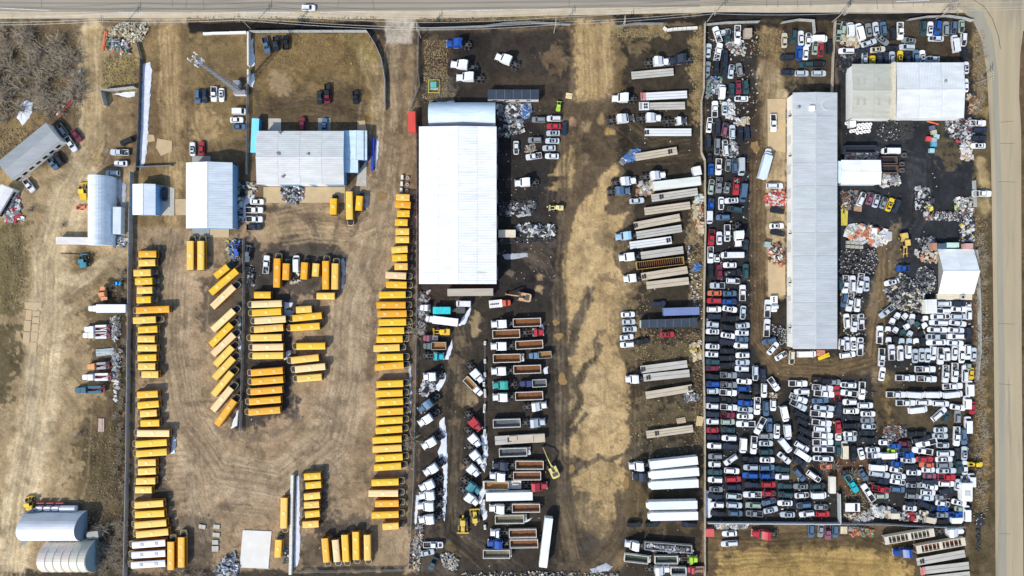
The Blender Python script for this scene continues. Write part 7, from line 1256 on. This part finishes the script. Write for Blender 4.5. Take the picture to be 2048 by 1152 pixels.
for x,y in ((1315,657),(1326,655),(1350,656),(1388,661),(1396,663),(1393,492),(1394,557),(1387,588),(1392,895),(1014,364),(1014,372),(1400,440)):
    o=thing('tyre','','tyre',x,y); mb=MB(); mb.torus((0,0,.2),.5,.2,14,5); part('tread',mb,mat('old_tyre',(.045,.045,.047)),o); AUTO.append((o,'loose black tyre','tyre',x,y))
for (x,y,w_,h_,lb) in ((1778.5,320,33,15,'rusty edged black skip touching the white roof'),(1779,338,35,15,'black skip with parts below the upper skip'),(1721.5,298,63,14,'long navy open skip by the long grey roof')):
    dump(x-w_/2,y,x+w_/2,y,'k',h_/S,lb,0,col=(.16,.10,.08) if w_<50 else (.03,.05,.09))
for (x,y) in ((1805,311),(1801,329),(1801,341)):
    o=thing('steel_bin','','bin',x,y); mb=MB(); [mb.box(a,b_,c,d,.1,1.2) for a,b_,c,d in ((-.65,-.58,-.65,.65),(.58,.65,-.65,.65),(-.58,.58,-.65,-.58),(-.58,.58,.58,.65))]; mb.box(-.58,.58,-.58,.58,.1,.15); part('bin_body',mb,flat,o,col=(.16,.14,.13)); mb=MB(); mb.box(-.66,.66,-.66,-.55,1.2,1.26); part('rim',mb,steel,o); AUTO.append((o,'small open black bin','bin',x,y))
def plankpile(label,px,py,ang,n,L,w,cols,name='plank_pile'):
    o=thing(name,label,'pile',px,py,ang)
    for i in range(n): mb=MB(); y=(i-n/2)*w*1.12; a=random.uniform(-.04,.04); mb.box(-L/2,L/2,y,y+w,.05+.1*(i%2),.25+.1*(i%2),0,Matrix.Rotation(a,4,'Z')); part('plank',mb,flat,o,col=random.choice(cols))
    return o
plankpile('pale timber planks beside the slate hatchback below the wall',1687,1060,90,6,2.4,.34,[(.62,.54,.36),(.66,.60,.44)]); plankpile('bluish pipes laid by the upper service trucks',211,704,6,6,6,.34,[(.35,.45,.48),(.5,.55,.56)],'pipe_pile'); plankpile('timber pile by the tan fence beside the pale trailer',1399,842,82,5,3.2,.4,[(.6,.46,.24),(.5,.38,.2)]); plankpile('timber offcuts above the lone pale trailer',1362,841,12,5,3,.35,[(.55,.42,.26),(.45,.36,.24)]); plankpile('yellow wooden pallet by the tan drive',1138,192,350,4,2.2,.42,[(.68,.56,.30)],'pallet'); plankpile('wooden pallet in front of the crushed cars',1715,417,355,5,2.6,.34,[(.46,.28,.18),(.4,.25,.15)],'pallet'); plankpile('yellow shelving frame standing beside the long grey roof',1688,430,90,4,7,.5,[(.52,.46,.08),(.60,.50,.06)],'shelving'); plankpile('yellow steel beam lying under the long roof end',1647,713,22,2,4,.6,[(.72,.48,.01)],'beam'); plankpile('orange red sheet stack under the long roof end',1641,706,0,3,2.8,.6,[(.52,.20,.12)],'sheet_stack'); plankpile('lime green tube beside the appliances',1910,413,90,2,4.4,.3,[(.40,.60,.20)],'tube_stack'); plankpile('red orange bar behind the white cars of junk',1865,246,345,2,4,.2,[(.7,.15,.05)],'beam'); plankpile('orange steel ladders beside the rubbish mound',209,82,80,3,6.5,.3,[(.62,.18,.07)],'ladder_stack'); plankpile('red conveyor frame by the brush edge',130,215,50,3,7.5,.45,[(.55,.06,.05),(.7,.68,.66)],'conveyor'); plankpile('old brown car frame with white axles alone on grass',203,850,90,3,4.4,.6,[(.45,.32,.26)],'chassis_frame')
for k in range(8):
    x,y=1694.5+(k%4)*8.6,(485 if k<4 else 493)+(k%4)*.6; o=thing('pallet_box','pale square crate in the double row under the torn tarpaulins','crate',x,y,2,0,'pale crates in a double row'); mb=MB(); mb.box(-.58,.58,-.52,.52,.05,.9); part('crate_body',mb,flat,o,col=(.46,.46,.38)); mb=MB(); mb.box(-.5,.5,-.44,.44,.9,.95); part('lid',mb,flat,o,col=(.38,.38,.32))
tk=thing('tank_bank','','tank',118,1014,0)
tk['label']='row of white tanks on a dark skid behind the arched barn'; mb=MB(); mb.box(-8,7,-1.5,1.5,.1,.5); part('skid',mb,engm,tk)
for x in (-5.6,-2.8,-.1): mb=MB(); p=rr(x-1.2,x+1.2,1.5,.6,.6,4); mb.loft([ring(p,.5),ring(p,1.8),[(q_[0]*.98,q_[1]*.8,2.1) for q_ in p]]); part('tank',mb,whitem,tk)
mb=MB(); mb.tube((1.6,0,1.5),(6.6,0,1.5),1.0,n=12); part('long_tank',mb,whitem,tk)
for i in range(3): mb=MB(); mb.box(-6.5+i*3.2,-4+i*3.2,1.6,1.85,.3,1.6); part('rack',mb,flat,tk,col=(.45,.08,.08))
# ---------------------------------------------------------------- bare bushes, trees, straw
def bush_mesh(seed,n,r,h):
    rnd=random.Random(seed); mb=MB()
    for i in range(n):
        a=rnd.uniform(0,6.283); t=rnd.random()**.6; p0=Vector((.25*r*rnd.uniform(-1,1),.25*r*rnd.uniform(-1,1),.05)); p1=Vector((r*t*math.cos(a)*.6,r*t*math.sin(a)*.6,h*(.55+.3*rnd.random())*(1.1-.4*t)))
        p2=p1+Vector((r*.5*t*math.cos(a+rnd.uniform(-.5,.5)),r*.5*t*math.sin(a+rnd.uniform(-.5,.5)),h*.25*rnd.uniform(-.3,1)))
        mb.tube(p0,p1,.05,.03,3,0,False); mb.tube(p1,p2,.032,.012,3,0,False)
        for q in range(3):
            s=p1.lerp(p2,rnd.random()); mb.tube(s,s+Vector((rnd.uniform(-.5,.5)*r*.4,rnd.uniform(-.5,.5)*r*.4,rnd.uniform(0,.5))),.02,.01,3,0,False)
    return mb.mesh('crown',twigm)
BM=[bush_mesh(k,34,2.4,2.6) for k in range(4)]
tm=MB(); tm.tube((0,0,-.1),(0,0,1.2),.14,.08,6); TM=tm.mesh('trunk',mat('bark',(.16,.12,.09),.9,var=.4,scale=4))
def bush(px,py,k,label,group,cat='bush',name='bare_bush'):
    o=thing(name,label,cat,px,py,random.uniform(0,360),0,group); ob('trunk',TM,o).scale=(1,1,k); ob('crown',BM[random.randrange(4)],o).scale=(k,k,k*.9); return o
rb=random.Random(5); TH=[(-20,70),(60,58),(130,70),(160,110),(166,200),(140,225),(110,240),(60,215),(0,250),(-20,250)]; cnt=0
while cnt<80:
    x,y=rb.uniform(-20,166),rb.uniform(58,250)
    if inpoly(x,y,TH): cnt+=1; bush(x,y,rb.uniform(.9,1.9),'leafless brown bush in the dense thicket below the highway','leafless bushes of the dense thicket')
cnt=0
while cnt<34:
    x,y=rb.uniform(190,258),rb.uniform(1040,1150)
    if x>190+max(0,(1080-y))*.5: cnt+=1; bush(x,y,rb.uniform(.7,1.4),'leafless bush in the dark scrub between shelter and bus fence','leafless bushes of the dark scrub')
for y in np.arange(548,1015,13): bush(246+rb.uniform(-12,10),y+rb.uniform(-4,4),rb.uniform(.5,1.0),'dry weed bush in the scrub beside the grey bus fence','dry bushes along the grey bus fence')
for y in np.arange(470,1010,13): bush(1958+rb.uniform(-6,8),y+rb.uniform(-5,5),rb.uniform(.6,1.2),'dry bush in the straw strip between wrecks and road','dry bushes of the roadside strip')
for y in np.arange(90,230,12): bush(1954+rb.uniform(-5,10),y,rb.uniform(.5,1.0),'low dry bush beside the upper road strip','dry bushes of the upper road strip')
for x,y,k,lb in ((829,664,1.9,'spreading bare tree at the bus yard wire fence'),(826,878,1.5,'bare reddish tree on the wire fence line'),(820,890,1.2,'smaller bare tree beside the reddish fence tree'),(370,1148,1.5,'bare pale tree at the bottom edge by the buses'),(400,1150,1.3,'bare bush right of the pale bottom tree'),(160,868,1.0,'low bush in the grass by the brown frame'),(1900,18,1.4,'bare tree leaning over the curved fence'),(1668,930,1.0,'rusty weeds bush beside the cream trailer'),(1646,930,1.1,'rusty weeds clump beside the orange wreck'),(1700,945,1.0,'straw coloured bush above the turquoise pickup'),(62,420,1.0,'small round shrub beside the dirt road'),(128,450,.9,'small round shrub below the dirt road fork')): bush(x,y,k,lb,None,'tree' if 'tree' in lb else 'bush','bare_tree' if 'tree' in lb else 'bare_bush')
def straw(label,zones,n,m=strawm,h=.5):
    mb=MB(); rnd=random.Random(n); k=0; tot=sum(z[4] for z in zones)
    for x0,y0,x1,y1,w_ in zones:
        for i in range(int(n*w_/tot)):
            x,y=W(rnd.uniform(x0,x1),rnd.uniform(y0,y1)); a=rnd.uniform(0,6.28); s=rnd.uniform(.12,.35); hh=h*rnd.uniform(.4,1.3); dx,dy=rnd.uniform(-.5,.5),rnd.uniform(-.5,.5)
            mb.add([(x+s*math.cos(a),y+s*math.sin(a),-.1),(x+s*math.cos(a+2.1),y+s*math.sin(a+2.1),-.1),(x+s*math.cos(a+4.2),y+s*math.sin(a+4.2),-.1),(x+dx,y+dy,hh)],[(0,1,3),(1,2,3),(2,0,3)])
    o=ob('dry_grass',mb.mesh('dry_grass',m)); tag(o,label,'grass',None,'stuff')
straw('dry straw grass in tufts along fences verges and the road strip',[(1384,60,1407,250,2),(1384,410,1407,640,2),(1385,660,1408,900,1.5),(1946,60,1968,230,2.5),(1950,430,1975,1030,6),(848,80,895,180,3),(836,36,1140,42,1),(372,34,750,42,1.5),(1235,58,1330,74,1.5),(1262,600,1300,720,.5),(1262,800,1395,920,.8),(1270,660,1395,725,.8),(170,850,255,1100,3),(5,450,50,620,1),(205,110,272,180,1.5),(500,70,740,130,1),(0,60,165,240,4),(1500,60,1570,110,1),(1690,940,1745,1040,2),(0,255,90,310,1.5),(845,185,910,205,1)],9500,h=.3)
mb=MB(); rnd=random.Random(9)
for i in range(2300):
    z=(rnd.choice([(1412,60,1515,330),(1412,335,1510,1040),(1510,850,1660,1040),(1610,760,1745,870),(1690,860,1945,1040),(1755,600,1945,760),(1680,560,1732,712)]) if i>1100 else None) or rnd.choice([(1412,60,1520,330,3),(1412,330,1520,1040,3),(1530,740,1945,1040,5),(1680,240,1945,640,4),(838,580,1115,1140,3),(1235,200,1400,1140,3),(995,210,1110,560,3),(270,490,830,1140,1),(470,380,520,860,1)])
    x,y=W(rnd.uniform(z[0],z[2]),rnd.uniform(z[1],z[3])); s=rnd.uniform(.07,.24)*(1.5 if i>1100 else 1); mb.box(-s,s,-s*.6,s*.6,0,s*.5,rnd.choice([0,1,1,2,3,3,7,10,2]),Matrix.Translation((x,y,-.03))@Matrix.Rotation(rnd.uniform(0,3),4,'Z'))
tag(ob('litter',mb.mesh('litter',FM)),'small bits of litter strewn over the yards','litter',None,'stuff')
# ---------------------------------------------------------------- labels: look, neighbours, place
ORD='zeroth first second third fourth fifth sixth seventh eighth ninth tenth eleventh twelfth 13th 14th 15th 16th 17th 18th 19th 20th'.split()
def ordn(i): return ORD[i] if i<len(ORD) else '%d%s'%(i,{1:'st',2:'nd',3:'rd'}.get(i%10 if i%100 not in(11,12,13) else 0,'th'))
def zone(t,x,y):
    if t=='bus':
        if x<345 and y>490:
            return 'column along the grey fence' if not (335<x<370 and y>1070) else 'upright pair at the column foot'
        if x<375 and y>1070: return 'upright pair at the column foot'
        if x>735: return 'column along the wire fence'
        if x<415: return 'upright pair below the tall shop'
        if x<480: return 'slanting row in the bus yard'
        if y<450: return 'group below the blue workshop'
        if y<581: return 'upright row above the snow strip'
        if y<850: return 'middle stack' if x<575 else 'loose stack beside the middle one'
        if x>644: return 'upright row at the bottom edge'
        return 'short stack behind the block wall' if x>600 else 'pair beside the concrete pad'
    if t=='block': return 'cable line' if y>600 else 'row by the warehouse'
    if t in('slab',): return 'loose set in the bus yard'
    if t in('tractor','truck','trailer'):
        if x<260: return 'dry ground by the grey fence'
        if x<908 and y>560: return 'snowy fence row'
        if x<966 and y>560: return 'slanting truck row'
        if x<1120: return 'truck yard' if y>560 else 'upper truck lot'
        if x<1406: return 'trailer yard'
        return 'wrecking yard' if y<1040 else 'outer dirt lot'
    if x<260: return 'dirt road area'
    if x<830: return 'upper lots'
    if x<1120: return 'warehouse yard'
    if x<1406: return 'trailer yard'
    if y>1044: return 'outer dirt lot'
    if x<1520 and y<335: return 'upper strip by the tan fence'
    if x>1545 and y<190 and x<1664: return 'top pocket by the wreckers gate'
    if x<1438: return 'column along the tan fence'
    if x<1473 and y>560: return 'second column from the fence'
    if x<1505 and y>560: return 'third column from the fence'
    if x<1510: return 'upper lane side'
    if x<1600 and y<560: return 'pad by the long building'
    if x<1590: return 'middle of the west yard'
    if x<1676 and y>740: return 'block beside the weeds' if x>1620 else 'slanting rows'
    if y<125: return 'top rows above the shops'
    if x>1925 and y<430: return 'edge facing the road'
    if y<430: return 'black pavement'
    if y<640 and x<1750: return 'row beside the long roof'
    if y<760: return 'white car field'
    if y<860: return 'white rows below the field'
    return 'packed lower corner'
recs=[(o,d,t,x,y,zone(t,x,y)) for o,d,t,x,y in AUTO]
def near(r,pred,maxd):
    b_=None;bd=maxd
    for q in recs:
        if q is r: continue
        dx,dy=q[3]-r[3],q[4]-r[4]; dd=math.hypot(dx,dy)
        if dd<bd and pred(dx,dy): bd=dd;b_=q
    return b_
def art(s): return ('an ' if s[0] in 'aeiou' else 'a ')+s
def shortd(q):
    w=q[1].replace(' with sunroof','').replace(' missing its bonnet','').replace(' with a loaded bed','').replace('-roofed','').split(); return ' '.join(w[:2]+w[-1:] if len(w)>3 and q[2] in('tractor','bus') else w[:3] if len(w)>3 and q[2] not in('trailer','truck') else w) if len(w)<=4 else ' '.join(w[:2]+[q[2]])
cands=[]
from collections import Counter, defaultdict
byz=defaultdict(list)
for r in recs: byz[(r[2] if r[2] in('bus','tractor','truck','trailer','block','slab','tyre') else 'car',r[5])].append(r)
rank={}
for k_,v in byz.items():
    hor='upright' in k_[1] or 'slanting rows' in k_[1]
    for i,r in enumerate(sorted(v,key=lambda r:r[3] if hor else r[4])): rank[id(r)]=(i+1,hor,len(v))
for r in recs:
    o,d,t,x,y,z=r; i,hor,nz=rank[id(r)]; kd=d
    pos='%s from the %s'%(ordn(i),'left' if hor else 'top'); c=[]
    up=near(r,lambda dx,dy:dy<-4 and abs(dx)<14,42); dn=near(r,lambda dx,dy:dy>4 and abs(dx)<14,42); sd_=near(r,lambda dx,dy:True,60)
    if t in('bus','block','slab'):
        c.append('%s %s in the %s'%(d,pos,z)); 
    else:
        long_=len(d.split())>=7
        if long_: c.append(d)
        if up and dn: c.append('%s between %s above and %s below'%(d,art(shortd(up)),art(shortd(dn))))
        if up: c.append('%s just below %s, %s'%(d,art(shortd(up)),z))
        if dn: c.append('%s just above %s, %s'%(d,art(shortd(dn)),z))
        if sd_: c.append('%s next to %s, %s'%(d,art(shortd(sd_)),z))
        c.append('%s in the %s'%(d,z))
        if up and dn: c.append('%s under %s over %s, %s'%(d,art(shortd(up)),art(shortd(dn)),z))
    cl=[q for q in c if 4<=len(q.replace('-',' ').split())<=16]
    cl.append('%s, %s in the %s'%(d,pos,z)); cands.append(cl)
used=set(); cnt_=Counter(q for c in cands for q in set(c)); 
for r,c in zip(recs,cands):
    L_=next((q for q in c if cnt_[q]==1 and q not in used),None) or next((q for q in reversed(c) if q not in used),None)
    if L_ is None or len(L_.split())>16:
        d=r[1].replace(' with sunroof','').replace(' missing its bonnet','').replace(' with a loaded bed',''); i,hor,nz=rank[id(r)]; L_='%s, %s from the %s in the %s'%(d,ordn(i),'left' if hor else 'top',r[5])
    used.add(L_); r[0]['label']=L_
print('AUTO',len(recs),'cars',NCAR,'buses',NB,'objs',len(C.objects))
